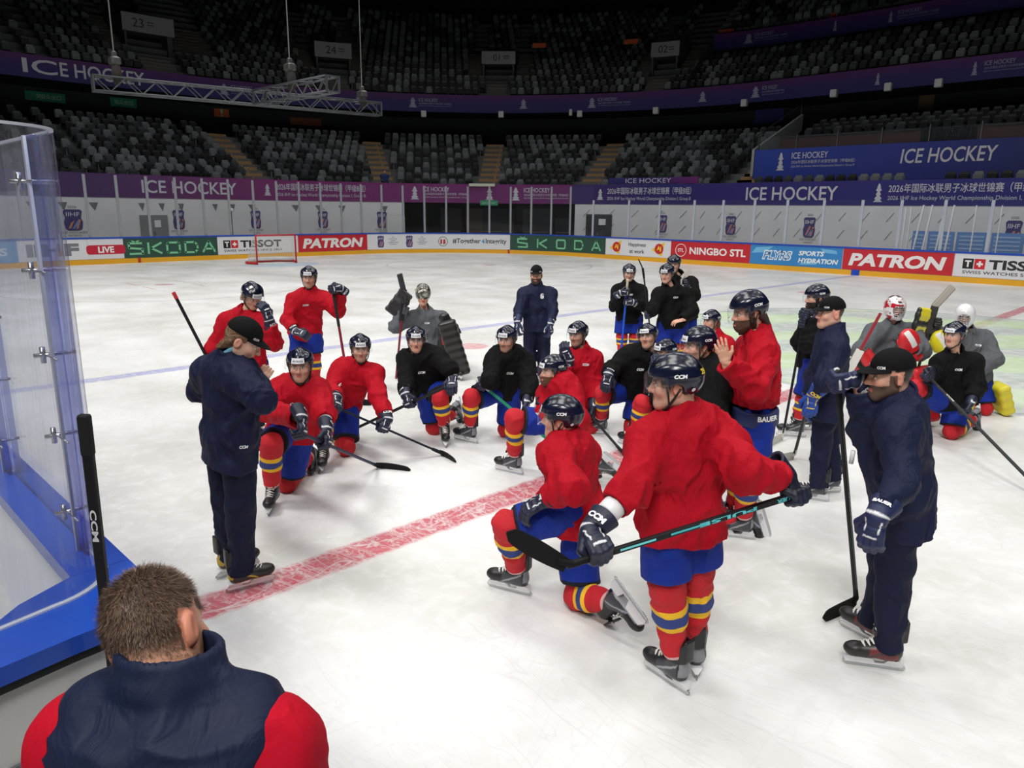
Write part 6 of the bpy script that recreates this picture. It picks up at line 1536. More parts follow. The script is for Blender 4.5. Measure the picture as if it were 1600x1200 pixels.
stick(bt, hl, hl + RH * .3 - FH * .05, 'dark stick with red and white grip end, rising behind the left coach', tape=(196, 40, 52), grip=.05)
# ---------------- red player standing at the back left
p = player('P3', 'red player standing at back left, leaning both gloves on thigh and stick', 9.55,
    dict(pel=(477, 512, 0), nck=(484, 455, -.08), hd=(483, 434, -.10), shR=(460, 470, -.06), shL=(507, 468, -.06), hpR=(466, 516, 0), hpL=(489, 516, 0), elR=(449, 500, 'n'), wrR=(462, 518, 'n'), elL=(528, 486, 'n'), wrL=(516, 464, 'n')),
    face=6, tilt=4, stand=True, hd=dict(stub=.35, hair=(84, 58, 40)))
dress(p, 'red', topkw=dict(hem=.13), hair=(84, 58, 40))
g = P3(520, 452, p.J['wrL']); hl = at_z(549, 628, .04); sh = nrm(hl - g)
p.glove('R', tip=RH + np.array([0, 0, -.25]) - FH * .3, dorsal=np.array([0, 0, 1.0]) - FH); p.glove('L', tip=np.array([0, 0, .3]) - RH * .7 - FH * .4, grip=g, shaft=-sh); p.body(); skates(p, R=dict(deg=-10), L=dict(deg=20))
stick(g - sh * .05, hl, hl + RH * .28, 'stick with a dark red lower shaft under the back left player', shaft=(120, 22, 40), grip=.35)
# ---------------- red player kneeling next to the left coach
p = player('P4', 'red player kneeling beside the left coach, striped knee forward, white wrist guard', (425, 798),
    dict(pel=(456, 668, .34), nck=(470, 594, .22), hd=(469, 572, .18), shR=(440, 612, .24), shL=(497, 612, .26), hpR=(441, 675, .34), hpL=(470, 675, .36), elR=(414, 640, 'n'), wrR=(412, 662, .06), elL=(507, 645, 'n'), wrL=(503, 676, 'n'),
         knR=(424, 695, -.02), anR=(425, 766, Z(.15)), knL=(450, 750, Z(.10)), anL=(484, 708, Z(.17))), face=8, tilt=2, hd=dict(stub=.3))
dress(p, 'red', hair=(50, 38, 30), topkw=dict(hem=.09, cuff={'L': .07})); p.neck_guard((206, 198, 190))
hl, to = at_z(588, 727, .035), at_z(643, 730, .03); g = P3(505, 692, p.J['wrL']); bt = P3(414, 656, p.J['wrR']); sh = nrm(hl - g)
p.glove('L', tip=np.array([0, 0, -1.0]) + RH * .15 - FH * .3, grip=g, shaft=sh, flip=-1); p.glove('R', tip=np.array([0, 0, -.4]) - FH, grip=g - sh * .5, shaft=sh, flip=-1); p.wrist_band('L')
skates(p, R=dict(heel=(427, 792), toe=(420, 806)), L=dict(drag=(478, 742))); p.body()
stick(g - sh * .56, hl, to, 'dark stick lying low across the red player who kneels beside the left coach', shaft=(28, 36, 66), grip=.0)
# ---------------- red player kneeling, second from left
p = player('P5', 'moustached red player kneeling with a drooping stick, left of the kneeling black player', (540, 703),
    dict(pel=(531, 628, .12), nck=(558, 568, .0), hd=(563, 545, -.03), shR=(532, 580, .04), shL=(584, 584, -.02), hpR=(520, 634, .10), hpL=(543, 636, .12), elR=(518, 612, 'n'), wrR=(520, 640, 'n'), elL=(591, 620, 'n'), wrL=(597, 650, 'n'),
         knL=(540, 696, Z(.10)), anL=(523, 668, Z(.17)), knR=(508, 650, -.22), anR=(505, 706, Z(.15))), face=14, tilt=4, hd=dict(stub=.4))
dress(p, 'red', hair=(44, 34, 28), topkw=dict(hem=.12)); p.neck_guard((24, 30, 52))
hl, to = at_z(688, 707, .035), at_z(717, 718, .03); g = P3(598, 668, p.J['wrL']); sh = nrm(hl - g)
p.glove('L', tip=np.array([0, 0, -1.0]) + RH * .1, grip=g, shaft=sh, flip=-1); p.glove('R', tip=np.array([0, 0, -.4]) - FH, grip=g - sh * .52, shaft=sh, flip=-1); skates(p, L=dict(down=1), R=dict(deg=10)); p.body()
stick(g - sh * .58, hl, to, 'black stick reaching to the ice from the moustached red player', shaft=(24, 28, 44), grip=0)
# ---------------- black player kneeling in the middle left
p = player('P6', 'player in black kneeling in the middle left, glove on his striped knee', (697, 694),
    dict(pel=(673, 604, .32), nck=(656, 552, .20), hd=(650, 532, .17), shR=(636, 562, .24), shL=(683, 560, .22), hpR=(664, 610, .32), hpL=(688, 608, .30), elR=(634, 595, 'n'), wrR=(641, 620, 'n'), elL=(704, 578, 'n'), wrL=(707, 590, -.06),
         knL=(688, 622, -.02), anL=(695, 670, Z(.15)), knR=(679, 664, Z(.10)), anR=(711, 641, Z(.17))), face=8, tilt=0, hd=dict(stub=.1))
dress(p, 'black', hair=(50, 38, 30), topkw=dict(hem=.10))
g = P3(641, 630, p.J['wrR']); hl = at_z(535, 679, .035); sh = nrm(hl - g)
p.glove('R', tip=np.array([0, 0, -1.0]) - RH * .1, grip=g, shaft=-sh, flip=-1); p.glove('L', tip=np.array([0, 0, -.8]) - FH, dorsal=-FH + np.array([0, 0, .8])); skates(p, L=dict(deg=8), R=dict(down=1)); p.body()
stick(g - sh * .45, hl, hl - RH * .28 - FH * .02, 'black stick crossing behind the drooping stick of the moustached player', grip=.12)
# ---------------- far coach
p = player('P8', 'coach with black cap and full beard standing at the back in navy tracksuit', (839, 592),
    dict(pel=(839, 500, 0), nck=(839, 446, 0), hd=(838, 430, -.02), shR=(819, 459, 0), shL=(860, 459, 0), hpR=(829, 504, 0), hpL=(849, 504, 0), elR=(812, 484, 'n'), wrR=(808, 504, 'n'), elL=(864, 486, 'n'), wrL=(860, 507, 'n'), knR=(828, 546, 0), knL=(850, 546, 0), anR=(829, 583, Z(.15)), anL=(848, 583, Z(.15))),
    face=-8, tilt=4, lod=1.25, hd=dict(beard=1, hair=(66, 52, 44)))
dress(p, 'jacket', 'trousers', 'cap', topkw=dict(hem=.17, bulk=.92)); D0 = np.array([0, 0, -1.0])
p.glove('R', tip=D0, dorsal=-FH * .7 - RH, cols=NAVYG, txt='BAUER'); p.glove('L', tip=D0, dorsal=-FH * .7 + RH, cols=NAVYG, txt='BAUER'); skates(p, R=dict(deg=-15), L=dict(deg=15)); p.body()
V2, F2 = rect2d(.05, .075, 1, .02); decal([(V2, F2)], p.J['nck'] - p.up_t * .14 + p.fwd_t * .1 + p.lat_s * -.07, -p.lat_s, p.up_t, p.bvh()).build('chest_badge', M_INKW, p.parts['top'])
# ---------------- black player kneeling, arm on knee
p = player('P9', 'player in black kneeling in the centre, holding a green and white stick', (738, 696),
    dict(pel=(786, 606, .22), nck=(796, 553, .12), hd=(792, 531, .08), shR=(773, 565, .08), shL=(820, 567, .16), hpR=(776, 612, .16), hpL=(798, 612, .26), elR=(766, 595, 'n'), wrR=(758, 600, -.12), elL=(828, 602, 'n'), wrL=(822, 630, 'n'),
         knR=(738, 622, -.02), anR=(734, 670, Z(.15)), knL=(792, 668, Z(.10)), anL=(825, 655, Z(.17))), face=-22, tilt=2, hd=dict(stub=.45))
dress(p, 'black', hair=(40, 30, 26), topkw=dict(hem=.10))
g = P3(756, 603, p.J['wrR']); hl = at_z(874, 702, .035); sh = nrm(hl - g); p.glove('R', tip=-RH * .5 - FH * .6 - np.array([0, 0, .25]), grip=g - sh * .02, shaft=sh, flip=1); p.glove('L', tip=D0 - FH * .3, dorsal=RH)
skates(p, R=dict(heel=(744, 700), toe=(708, 692)), L=dict(down=1)); p.body()
stick(g - sh * .10, hl, hl + RH * .28, 'green and white stick of the black player kneeling in the centre', shaft=(40, 150, 116), grip=.16, tape=(214, 214, 210))
# ---------------- bearded red player kneeling
p = player('P10', 'bearded red player kneeling and facing left, blue thigh and striped sock forward', (815, 750),
    dict(pel=(880, 655, .12), nck=(876, 605, .02), hd=(864, 580, 0), shL=(893, 622, -.10), shR=(856, 617, .22), hpL=(876, 662, .02), hpR=(890, 660, .22), elL=(905, 655, 'n'), wrL=(890, 688, -.3), elR=(850, 645, 'n'), wrR=(842, 640, .05),
         knL=(806, 656, -.06), anL=(803, 716, Z(.15)), knR=(893, 742, Z(.10)), anR=(938, 730, Z(.17))), face=-66, tilt=2, hd=dict(beard=1, hair=(84, 56, 38)))
dress(p, 'red', hair=(70, 48, 34), topkw=dict(hem=.08))
p.glove('R', tip=D0 - FH * .3, dorsal=-RH); p.glove('L', tip=D0, dorsal=RH); skates(p, L=dict(heel=(818, 754), toe=(774, 744)), R=dict(drag=(960, 748))); p.body()
# ---------------- red player behind him, glove at his chin
p = player('P11', 'red player behind the bearded one, glove at his chin, stick pointing down right', 8.0,
    dict(pel=(908, 622, 0), nck=(908, 545, 0), hd=(903, 523, -.02), shR=(888, 560, -.02), shL=(926, 560, .06), hpR=(898, 628, 0), hpL=(918, 628, .06), elR=(880, 592, 'n'), wrR=(890, 560, 'n'), elL=(932, 600, 'n'), wrL=(919, 630, 'n')), face=-38, tilt=4, kneel=True, hd=dict(stub=.4))
dress(p, 'red', hair=(44, 34, 28), topkw=dict(hem=.12))
g = P3(919, 645, p.J['wrL']); hl, to = at_z(972, 706, .04), at_z(988, 718, .03); sh = nrm(hl - g)
p.glove('L', tip=D0, grip=g, shaft=-sh, flip=-1); p.glove('R', tip=np.array([0, 0, 1.0]) - RH * .5, dorsal=-FH - RH * .5); p.body(); skates(p, R=dict(down=1), L=dict(down=1))
stick(g - sh * .5, hl, to, 'black stick pointing down right past the trailing skate of the bearded player', grip=.1)
# ---------------- black player kneeling, hand on knee, right of centre
p = player('P14', 'player in black kneeling right of centre, elbow out, looking up to the left', (937, 684),
    dict(pel=(986, 606, .18), nck=(1004, 550, .10), hd=(1012, 527, .08), shR=(976, 562, .12), shL=(1030, 564, .12), hpR=(975, 612, .16), hpL=(997, 612, .22), elR=(955, 578, -.04), wrR=(950, 586, -.22), elL=(1046, 590, 'n'), wrL=(1030, 612, 'n'),
         knR=(943, 616, -.02), anR=(938, 658, Z(.15)), knL=(988, 664, Z(.10)), anL=(1012, 648, Z(.17))), face=-28, tilt=-6, roll=-8, hd=dict(stub=.2))
dress(p, 'black', hair=(70, 52, 36), topkw=dict(hem=.09))
p.glove('R', tip=D0 - RH * .2 - FH * .3, dorsal=-FH - RH * .2); p.glove('L', tip=D0, dorsal=RH); skates(p, R=dict(heel=(948, 684), toe=(922, 682)), L=dict(down=1)); p.body()
# ---------------- half-hidden kneeling player behind the tall one
p = player('P15', 'half-hidden kneeling player whose face shows just left of the helmet numbered 25', (990, 703),
    dict(pel=(1050, 650, .30), nck=(1050, 578, .22), hd=(1040, 552, .18), shR=(1030, 592, .12), shL=(1072, 592, .32), hpR=(1042, 656, .24), hpL=(1060, 656, .38), elR=(1030, 622, 'n'), wrR=(1032, 582, 'n'), elL=(1085, 625, 'n'), wrL=(1075, 650, 'n'),
         knR=(1004, 632, -.02), anR=(992, 678, Z(.15)), knL=(1058, 712, Z(.1)), anL=(1085, 700, Z(.17))), face=-62, tilt=2, hd=dict(stub=.3))
dress(p, 'black', hair=(44, 34, 28), topkw=dict(hem=.08)); p.glove('R', tip=np.array([0, 0, 1.0]) - RH * .4, dorsal=-FH - RH * .5); p.glove('L', tip=D0, dorsal=RH); skates(p, R=dict(heel=(1002, 702), toe=(974, 694)), L=dict(down=1)); p.body()
# ---------------- black player between the tall one and the long-bearded one
p = player('P16', 'player in black seen from the side, helmet just behind the one numbered 25', 5.35,
    dict(pel=(1112, 660, .0), nck=(1108, 572, .0), hd=(1092, 541, 0), shL=(1112, 605, -.14), shR=(1098, 598, .18), hpL=(1114, 668, -.06), hpR=(1108, 668, .10), elL=(1120, 655, 'n'), wrL=(1085, 660, 'n'), elR=(1085, 645, .2), wrR=(1060, 650, .15)), face=-80, tilt=4, kneel=True, hd=dict(stub=.4, hair=(44, 34, 28)))
dress(p, 'black', hair=(44, 34, 28), topkw=dict(hem=.12), chest=None); p.glove('L', tip=-RH, dorsal=W0); p.glove('R', tip=-RH, dorsal=W0); p.body(); skates(p, R=dict(down=1), L=dict(down=1))
# ---------------- three standing players in black at the back
p = player('P17', 'player in black standing at the back, stick end held to his mouth', 11.8,
    dict(pel=(983, 492, 0), nck=(983, 444, 0), hd=(983, 427, -.02), shR=(965, 455, 0), shL=(1001, 455, 0), hpR=(973, 496, 0), hpL=(993, 496, 0), elR=(960, 478, 'n'), wrR=(974, 464, 'n'), elL=(1005, 478, 'n'), wrL=(990, 476, 'n')), face=-4, tilt=8, stand=True, lod=1.25)
dress(p, 'black', topkw=dict(hem=.12)); g = P3(979, 456, p.J['wrR']); hl = P3(969, 566, p.J['pel']); hl[2] = .04; sh = nrm(hl - g)
p.glove('R', tip=RH + np.array([0, 0, .3]), grip=g, shaft=sh, flip=1); p.glove('L', tip=-RH, grip=g + sh * .16, shaft=sh, flip=-1); p.body(); skates(p, R=dict(deg=-10), L=dict(deg=10))
stick(g - sh * .2, hl, hl + RH * .27, 'bright blue stick held upright by the player with the stick end at his mouth', shaft=(30, 90, 214), tape=(214, 206, 186), grip=.16)
p = player('P18', 'player in black at the back with a bare hand on his thigh and raised stick', 10.8,
    dict(pel=(1050, 503, 0), nck=(1050, 447, 0), hd=(1042, 428, -.04), shR=(1030, 460, -.04), shL=(1073, 460, .04), hpR=(1038, 508, 0), hpL=(1062, 508, .03), elR=(1020, 484, 'n'), wrR=(1018, 500, -.2), elL=(1082, 486, 'n'), wrL=(1066, 500, 'n')), face=-32, tilt=10, stand=True, lod=1.2, hd=dict(skin=(222, 172, 150)))
dress(p, 'black', topkw=dict(hem=.10)); g = P3(1013, 492, p.J['wrR']); tp = P3(1005, 424, p.J['wrR'])
sh = nrm(g - tp); p.glove('R', tip=-RH * .4 - FH * .8, grip=g, shaft=sh, flip=1); p.hand('L', -RH - np.array([0, 0, .25]), np.array([0, 0, 1.0]) - FH * .4, 'relaxed'); p.body(); skates(p, R=dict(deg=-10), L=dict(deg=20))
stick(g + sh * .62, tp, P3(1004, 404, p.J['wrR']) - RH * .02, 'thin stick held blade up beside the player with the bare hand', grip=.1, wide=.7)
p = player('P19', 'player in black half hidden at the very back, pale stick blade at his shoulder', 11.6,
    dict(pel=(1068, 488, 0), nck=(1062, 430, 0), hd=(1053, 413, -.02), shR=(1045, 443, 0), shL=(1080, 442, .03), hpR=(1058, 492, 0), hpL=(1078, 492, .03), elR=(1042, 466, 'n'), wrR=(1050, 485, 'n'), elL=(1086, 462, 'n'), wrL=(1072, 452, 'n')), face=-18, tilt=8, stand=True, lod=1.3)
dress(p, 'black', sticker=None); g = P3(1068, 455, p.J['wrL']); p.glove('L', tip=np.array([0, 0, 1.0]) - FH, dorsal=RH); p.glove('R', tip=D0, dorsal=-RH); p.body(); skates(p, R=dict(deg=-10), L=dict(deg=20))
hl = P3(1065, 434, p.J['wrL']); dn = nrm(P3(1062, 470, p.J['wrL']) - hl); stick(hl + dn * 1.25, hl, P3(1082, 422, p.J['wrL']), 'pale bladed stick leaning on the shoulder of the half hidden player', blade_tape=(196, 192, 184), grip=.1)
# ---------------- long-haired red player behind
p = player('P20', 'long-haired red player kneeling behind the long-bearded player, mostly hidden', 9.4,
    dict(pel=(1130, 585, .0), nck=(1122, 524, 0), hd=(1111, 502, 0), shL=(1136, 540, -.06), shR=(1110, 538, .16), hpL=(1136, 590, 0), hpR=(1122, 590, .12), elL=(1140, 570, 'n'), wrL=(1118, 578, 'n'), elR=(1104, 568, .1), wrR=(1104, 588, .05)), face=-58, tilt=2, kneel=True, lod=1.2)
dress(p, 'red', hair=(122, 88, 58), hstyle='long', topkw=dict(hem=.1)); p.glove('L', tip=-RH, dorsal=W0); p.glove('R', tip=D0, dorsal=-RH); p.body(); skates(p, R=dict(down=1), L=dict(down=1))
# ---------------- big bearded red player, hand raised
p = player('P21', 'tall red player with long dark hair and beard, bare hand raised to his chest', (1165, 850),
    dict(pel=(1180, 648, 0), nck=(1186, 520, .0), hd=(1170, 488, 0), shL=(1194, 552, -.15), shR=(1172, 548, .20), hpL=(1184, 660, -.10), hpR=(1174, 660, .12), elL=(1180, 606, 'n'), wrL=(1134, 566, 'n'), elR=(1150, 606, .25), wrR=(1128, 572, .22),
         knL=(1172, 738, -.08), anL=(1160, 812, Z(.15)), knR=(1158, 732, .12), anR=(1148, 798, Z(.15))), face=-84, tilt=12, scale=1.04, hd=dict(beard=1, hair=(84, 60, 44), skin=(214, 166, 140)))
dress(p, 'red', sticker=None, hair=(56, 40, 32), hstyle='flow', topkw=dict(hem=-.07, amp=.016, h=.0095), chest=None)
p.hand('L', np.array([0, 0, 1.0]) - RH * .35, -FH - RH * .2, 'flat'); p.hand('R', np.array([0, 0, 1.0]) - RH * .4, -FH, 'relaxed')
skates(p, L=dict(heel=(1181, 852), toe=(1128, 846)), R=dict(heel=(1168, 838), toe=(1122, 832))); p.body()
A = p.up_t; pl = p.J['pel']; fA = A.astype(np.float32)
def wbf(P): d = ecap(P, pl - A * .2, pl + A * .12, .160, .156, p.lat_h, 1.44); t = (P - pl.astype(np.float32)) @ fA; return smax(smax(d, t - .06, .006), -.045 - t, .006)
V, F = surf(wbf, pl - .32, pl + .32, .011); wo = p.ob('waistband', V, F, mat('waist_navy', (30, 42, 92), .6)); V2, F2 = fit_text('BAUER', w=.15, bold=.04)
decal([(V2, F2)], pl - A * .012 - p.lat_s * .3 - p.fwd_t * .03, -p.fwd_t, A, bvh_of(V, F), .004).build('band_lettering', M_INKW, wo)
# ---------------- black player with a pale bladed stick, and the coach beside him
p = player('P22', 'player in black behind the clean-shaven coach, gloves on top of a tall stick', (1248, 682),
    dict(pel=(1270, 562, .04), nck=(1284, 490, 0), hd=(1276, 466, 0), shL=(1284, 505, -.12), shR=(1268, 502, .16), hpL=(1270, 569, -.06), hpR=(1264, 569, .12), elL=(1262, 538, 'n'), wrL=(1264, 503, -.16), elR=(1250, 535, .1), wrR=(1256, 505, .05),
         knL=(1256, 625, -.02), anL=(1246, 662, Z(.15)), knR=(1262, 622, .14), anR=(1266, 652, Z(.15))), face=-95, tilt=6, hd=dict(beard=1, hair=(40, 30, 26)))
dress(p, 'black', num='8', sticker=None, hair=(40, 30, 26), topkw=dict(hem=.10), chest=None)
g = P3(1258, 490, p.J['wrL']); hl, to = at_z(1223, 682, .04), at_z(1190, 703, .03); sh = nrm(hl - g)
p.glove('L', tip=-RH * .8 + np.array([0, 0, .3]) - FH * .2, grip=g, shaft=sh, flip=1); p.glove('R', tip=-RH * .8 + FH * .3, grip=g + sh * .10, shaft=sh, flip=1); skates(p, L=dict(heel=(1254, 684), toe=(1226, 682)), R=dict(deg=-90)); p.body()
stick(g - sh * .05, hl, to, 'tall dark stick with a pale blade under the gloves of the black player at right', grip=.1, blade_tape=(206, 204, 194), wide=1.5)
p = player('P23', 'clean-shaven coach in navy tracksuit and cap, blue glove with yellow letters', (1286, 776),
    dict(pel=(1292, 603, 0), nck=(1302, 515, 0), hd=(1297, 490, 0), shL=(1306, 548, -.15), shR=(1294, 545, .16), hpL=(1296, 610, -.09), hpR=(1289, 610, .10), elL=(1290, 595, 'n'), wrL=(1270, 620, -.22), elR=(1270, 590, .2), wrR=(1262, 625, .1),
         knL=(1284, 688, -.05), anL=(1278, 756, Z(.15)), knR=(1296, 682, .12), anR=(1300, 745, Z(.15))), face=-84, tilt=2, hd=dict(skin=(222, 174, 152), stub=.1, hair=(70, 52, 40), cropped=True))
dress(p, 'jacket', 'trousers', 'cap', topkw=dict(hem=.26))
p.glove('L', tip=D0 - RH * .1, dorsal=-FH - RH * .35, cols=((28, 66, 150), (236, 200, 40), (24, 54, 130)), txt='CCM'); p.glove('R', tip=D0, dorsal=-RH, cols=BLUG); skates(p, L=dict(heel=(1296, 780), toe=(1266, 776)), R=dict(deg=-80)); p.body()
hl, to = at_z(1241, 711, .04), at_z(1206, 724, .03); bt = P3(1292, 600, p.J['wrR']) + FH * .25; sh = nrm(hl - bt)
stick(hl - sh * 1.4, hl, to, 'dark stick with a worn pale blade behind the legs of the clean-shaven coach', grip=.1, blade_tape=(190, 188, 182), wide=1.4)
# ---------------- black player kneeling at far right
p = player('P27', 'player in black kneeling at far right, holding a stick across his knee', (1495, 686),
    dict(pel=(1483, 622, .08), nck=(1492, 550, .0), hd=(1491, 524, -.02), shR=(1472, 566, .06), shL=(1520, 566, .02), hpR=(1474, 630, .06), hpL=(1494, 630, .10), elR=(1462, 592, .06), wrR=(1458, 590, -.22), elL=(1527, 605, 'n'), wrL=(1510, 632, 'n'),
         knL=(1488, 672, Z(.10)), anL=(1522, 652, Z(.17)), knR=(1432, 608, -.10), anR=(1428, 655, Z(.15))), face=-56, tilt=2, hd=dict(stub=.15))
dress(p, 'black', hair=(44, 34, 28), topkw=dict(hem=.10))
g = P3(1505, 640, p.J['wrL']); hl = at_z(1640, 782, .04); sh = nrm(hl - g); g0 = P3(1450, 588, p.J['wrR'])
p.glove('L', tip=D0 - RH * .2, grip=g, shaft=-sh, flip=-1); p.glove('R', tip=-RH * .6 - FH * .3 - np.array([0, 0, .3]), grip=g0, shaft=nrm(g - g0), flip=1); p.wrist_band('L'); skates(p, L=dict(down=1), R=dict(deg=-60)); p.body()
stick(g0 - sh * .03, hl, hl + RH * .3, 'black stick running off the right edge from the kneeling far right player', shaft=(40, 41, 44), grip=.1, marks=[('CCM', .22, .12, (220, 220, 222))])
# ================================================================== goalkeepers
def mask(p, kind):
    """goalkeeper mask: shell, cage and chin; kind: colours by pattern"""
    def f(P):
        ax = np.stack([np.abs(P[:, 0]), P[:, 1], P[:, 2]], 1)
        d = ell(P, (0, -.004, .030), (.112, .138, .124)); d = smin(d, ell(P, (0, .058, -.075), (.075, .070, .065)), .05); d = smin(d, ell(P, (0, .0, -.03), (.105, .10, .10)), .04)
        d = smax(d, -ell(P, (0, .145, -.012), (.070, .085, .058)), .012); d = smax(d, -ell(P, (0, -.010, .0), (.092, .112, .118)), .004); d = smax(d, -.13 - P[:, 2], .004)
        return smax(d, -.02 - P[:, 2] + .9 * np.clip(P[:, 1] + .06, -.2, 0) * -1.0, .004) if False else d
    if 'mask' not in _PR: _PR['mask'] = surf(f, (-.13, -.16, -.15), (.13, .15, .17), .0062)
    V, F = _PR['mask']; n = vnoise(V.astype(np.float32) * 22); n2 = vnoise(V.astype(np.float32) * 31 + 5)
    c = np.tile(colr(226, 227, 230), (len(V), 1))
    if kind == 'red': c[n > .08] = colr(188, 28, 44); c[n < -.2] = colr(60, 24, 30); c[(n2 > .22)] = colr(206, 196, 196)
    if kind == 'camo': c[:] = colr(128, 126, 112); c[n > .06] = colr(52, 52, 48); c[n2 > .12] = colr(196, 194, 182); c[n < -.18] = colr(30, 30, 30)
    up = kind == 'camo'
    A, O = p.HA, p.HO
    if up:
        t = math.radians(62); y, z = A[:, 1], A[:, 2]; A = np.stack([A[:, 0], y * math.cos(t) + z * math.sin(t), z * math.cos(t) - y * math.sin(t)], 1); O = O + p.HA[:, 2] * .055 - p.HA[:, 1] * .01
    T = lambda q: place(q, A, O); o = p.ob('mask', T(V), F, mat('mask_shell', (220, 220, 224), .3, attr='col', coat=.4), attrs={'col': c})
    mb = MB()
    for k in range(5):
        z = .038 - .025 * k; w = .068 - .005 * abs(k - 2); mb.tube([(math.sin(a) * w * 1.02, .085 + math.cos(a) * .058, z) for a in np.linspace(-1.5, 1.5, 9)], .0035, 5)
    for k in range(-2, 3):
        x = k * .026; mb.tube([(x, .085 + .058 * math.cos(math.asin(max(-1, min(1, x / .07)))), z) for z in np.linspace(.044, -.068, 6)], .0035, 5)
    ob = MB(); ob.add(T(mb.V), mb.F); ob.build('cage', mat('cage_steel', (196, 198, 200), .3, .8), o, True)
    p.parts['mask'] = o
def pad_block(p, name, a, b, wdir, w, th, rgb, rgb2=None, edge=None, parent=None, curve=.0):
    """long padded block from a to b (leg pad, blocker board) with rolls across it"""
    a, b = np.asarray(a, float), np.asarray(b, float); d = nrm(b - a); wd = nrm(wdir - d * (wdir @ d)); n = np.cross(wd, d); L = np.linalg.norm(b - a); c = (a + b) / 2; A = np.stack([wd, d, n], 1)
    def f(P):
        q = (P - c.astype(np.float32)) @ A.astype(np.float32); t = q[:, 1] / L; qq = q.copy(); qq[:, 2] += curve * (1 - 4 * t * t)
        dd = rboxd(qq, (0, 0, 0), (w / 2, L / 2, th / 2), None, min(th * .42, .04)); return dd + .004 * np.cos(q[:, 1] * 2 * math.pi / .11) - .003
    V, F = surf(f, c - (L / 2 + .1), c + (L / 2 + .1), .012); q = (V - c) @ A; col = np.tile(colr(*rgb), (len(V), 1))
    if rgb2: col[(q[:, 1] % .30 < .07) | (np.abs(q[:, 0]) > w * .40)] = colr(*rgb2)
    if edge: col[np.abs(q[:, 2] - th * .1) > th * .44] *= 1; col[q[:, 0] > w * .42] = colr(*edge)
    return p.ob(name, V, F, mat('goalie_pad', rgb, .45, attr='col', coat=.15), parent, attrs={'col': col})
def catcher(p, o, A, rgb, rgb2, side):
    def f(P):
        d = ell(P, (0, .10, 0), (.125, .155, .060)); d = smax(d, -ell(P, (0, .12, -.055), (.095, .125, .050)), .012); d = smin(d, ecap(P, (0, -.10, .0), (0, .0, .0), .055, .05, (1, 0, 0), 1.5), .02)
        return smin(d, cap(P, (-.10, .05, -.01), (-.12, .20, -.035), .028, .02), .02)
    if 'catch' not in _PR: _PR['catch'] = surf(f, (-.16, -.17, -.08), (.15, .27, .08), .0075)
    V, F = _PR['catch']; V = V.copy(); F = F.copy(); c = np.tile(colr(*rgb), (len(V), 1)); c[(V[:, 2] < -.012) & (V[:, 1] > .0)] = colr(*rgb2); c[(np.abs(V[:, 1] + .03) < .012)] = colr(*rgb2); c[(V[:, 2] > .03) & (np.abs(V[:, 0]) < .035) & (V[:, 1] > .03)] = colr(232, 230, 226)
    if side == 'R': V[:, 0] *= -1; F = F[:, ::-1]
    r = p.ob('catch_glove', place(V, A, o), F, mat('goalie_pad'), attrs={'col': c})
    mb = MB()
    for k in range(6):
        x = -.06 + .024 * k; mb.tube([(x, .16, -.035), (x * 1.1, .215, -.03), (x * 1.1, .245, -.012)], .004, 5)
    mb.V = [tuple(v) for v in place(np.array(mb.V) * ((-1, 1, 1) if side == 'R' else (1, 1, 1)), A, o)]; mb.build('pocket_lacing', mat('lacing_dark', (36, 34, 34), .6), r, True)
mat('goalie_pad', (200, 200, 200), .45, attr='col', coat=.15)
def goalie_stick(butt, mid, heel, toe, label, shaft, paddle, blade):
    butt, mid, heel, toe = [np.asarray(q, float) for q in (butt, mid, heel, toe)]; o = empty('goalie_stick', (butt + heel) / 2 * (1, 1, 0), label, 'hockey stick')
    d = nrm(heel - butt); bd = nrm(toe - heel); side = nrm(np.cross(d, bd)); w2 = np.cross(side, d); A = np.stack([side, d, w2], 1)
    def bm(a, b, w, h, rgb, nm): MB().rbox((a + b) / 2, (w, np.linalg.norm(b - a), h), A, 0, .005).build(nm, mat('gs_%d_%d_%d' % rgb, rgb, .45), o)
    bm(butt, mid, .022, .03, shaft, 'shaft'); bm(mid - d * .01, heel, .024, .088, paddle, 'paddle')
    Ab = np.stack([side, bd, nrm(np.cross(side, bd))], 1); MB().rbox((heel + toe) / 2, (.022, np.linalg.norm(toe - heel) + .05, .085), Ab, 0, .012).build('blade', mat('gs_%d_%d_%d' % blade, blade, .45), o); return o
# ---------------- goalkeeper at the back left, camouflage mask lifted
p = player('P7', 'goalkeeper in grey at back left, patterned mask pushed up, black pads', 10.85,
    dict(pel=(674, 536, .05), nck=(664, 486, .0), hd=(661, 464, -.03), shR=(641, 498, -.02), shL=(690, 498, .04), hpR=(668, 552, .05), hpL=(692, 552, .05), elR=(618, 510, 'n'), wrR=(632, 486, 'n'), elL=(706, 515, 'n'), wrL=(698, 505, -.25)), face=6, tilt=2, kneel=True, lod=1.2, hd=dict(stub=.1))
p.J['knL'] = P3(700, 530, p.J['hpL'] - FH * .36); p.J['anL'] = P3(718, 574, p.J['hpL'] - FH * .30)
p.J['anL'][2] = .16
dress(p, 'grey', gear='', topkw=dict(hem=.10, sleeve=(.105, .10, .08)), chest='CCM', blackp=True); mask(p, 'camo'); p.hair((40, 30, 26))
pad_block(p, 'leg_pad', p.J['anL'] - FH * .10 - np.array([0, 0, .08]) + RH * .05, P3(697, 502, p.J['knL'] - FH * .12), RH, .25, .13, (15, 15, 17), (26, 26, 28)); pad_block(p, 'leg_pad', p.J['knR'] - FH * .05 + np.array([0, 0, -.0]), p.J['anR'] + FH * .1 - np.array([0, 0, .02]), RH, .26, .14, (15, 15, 17), (26, 26, 28))
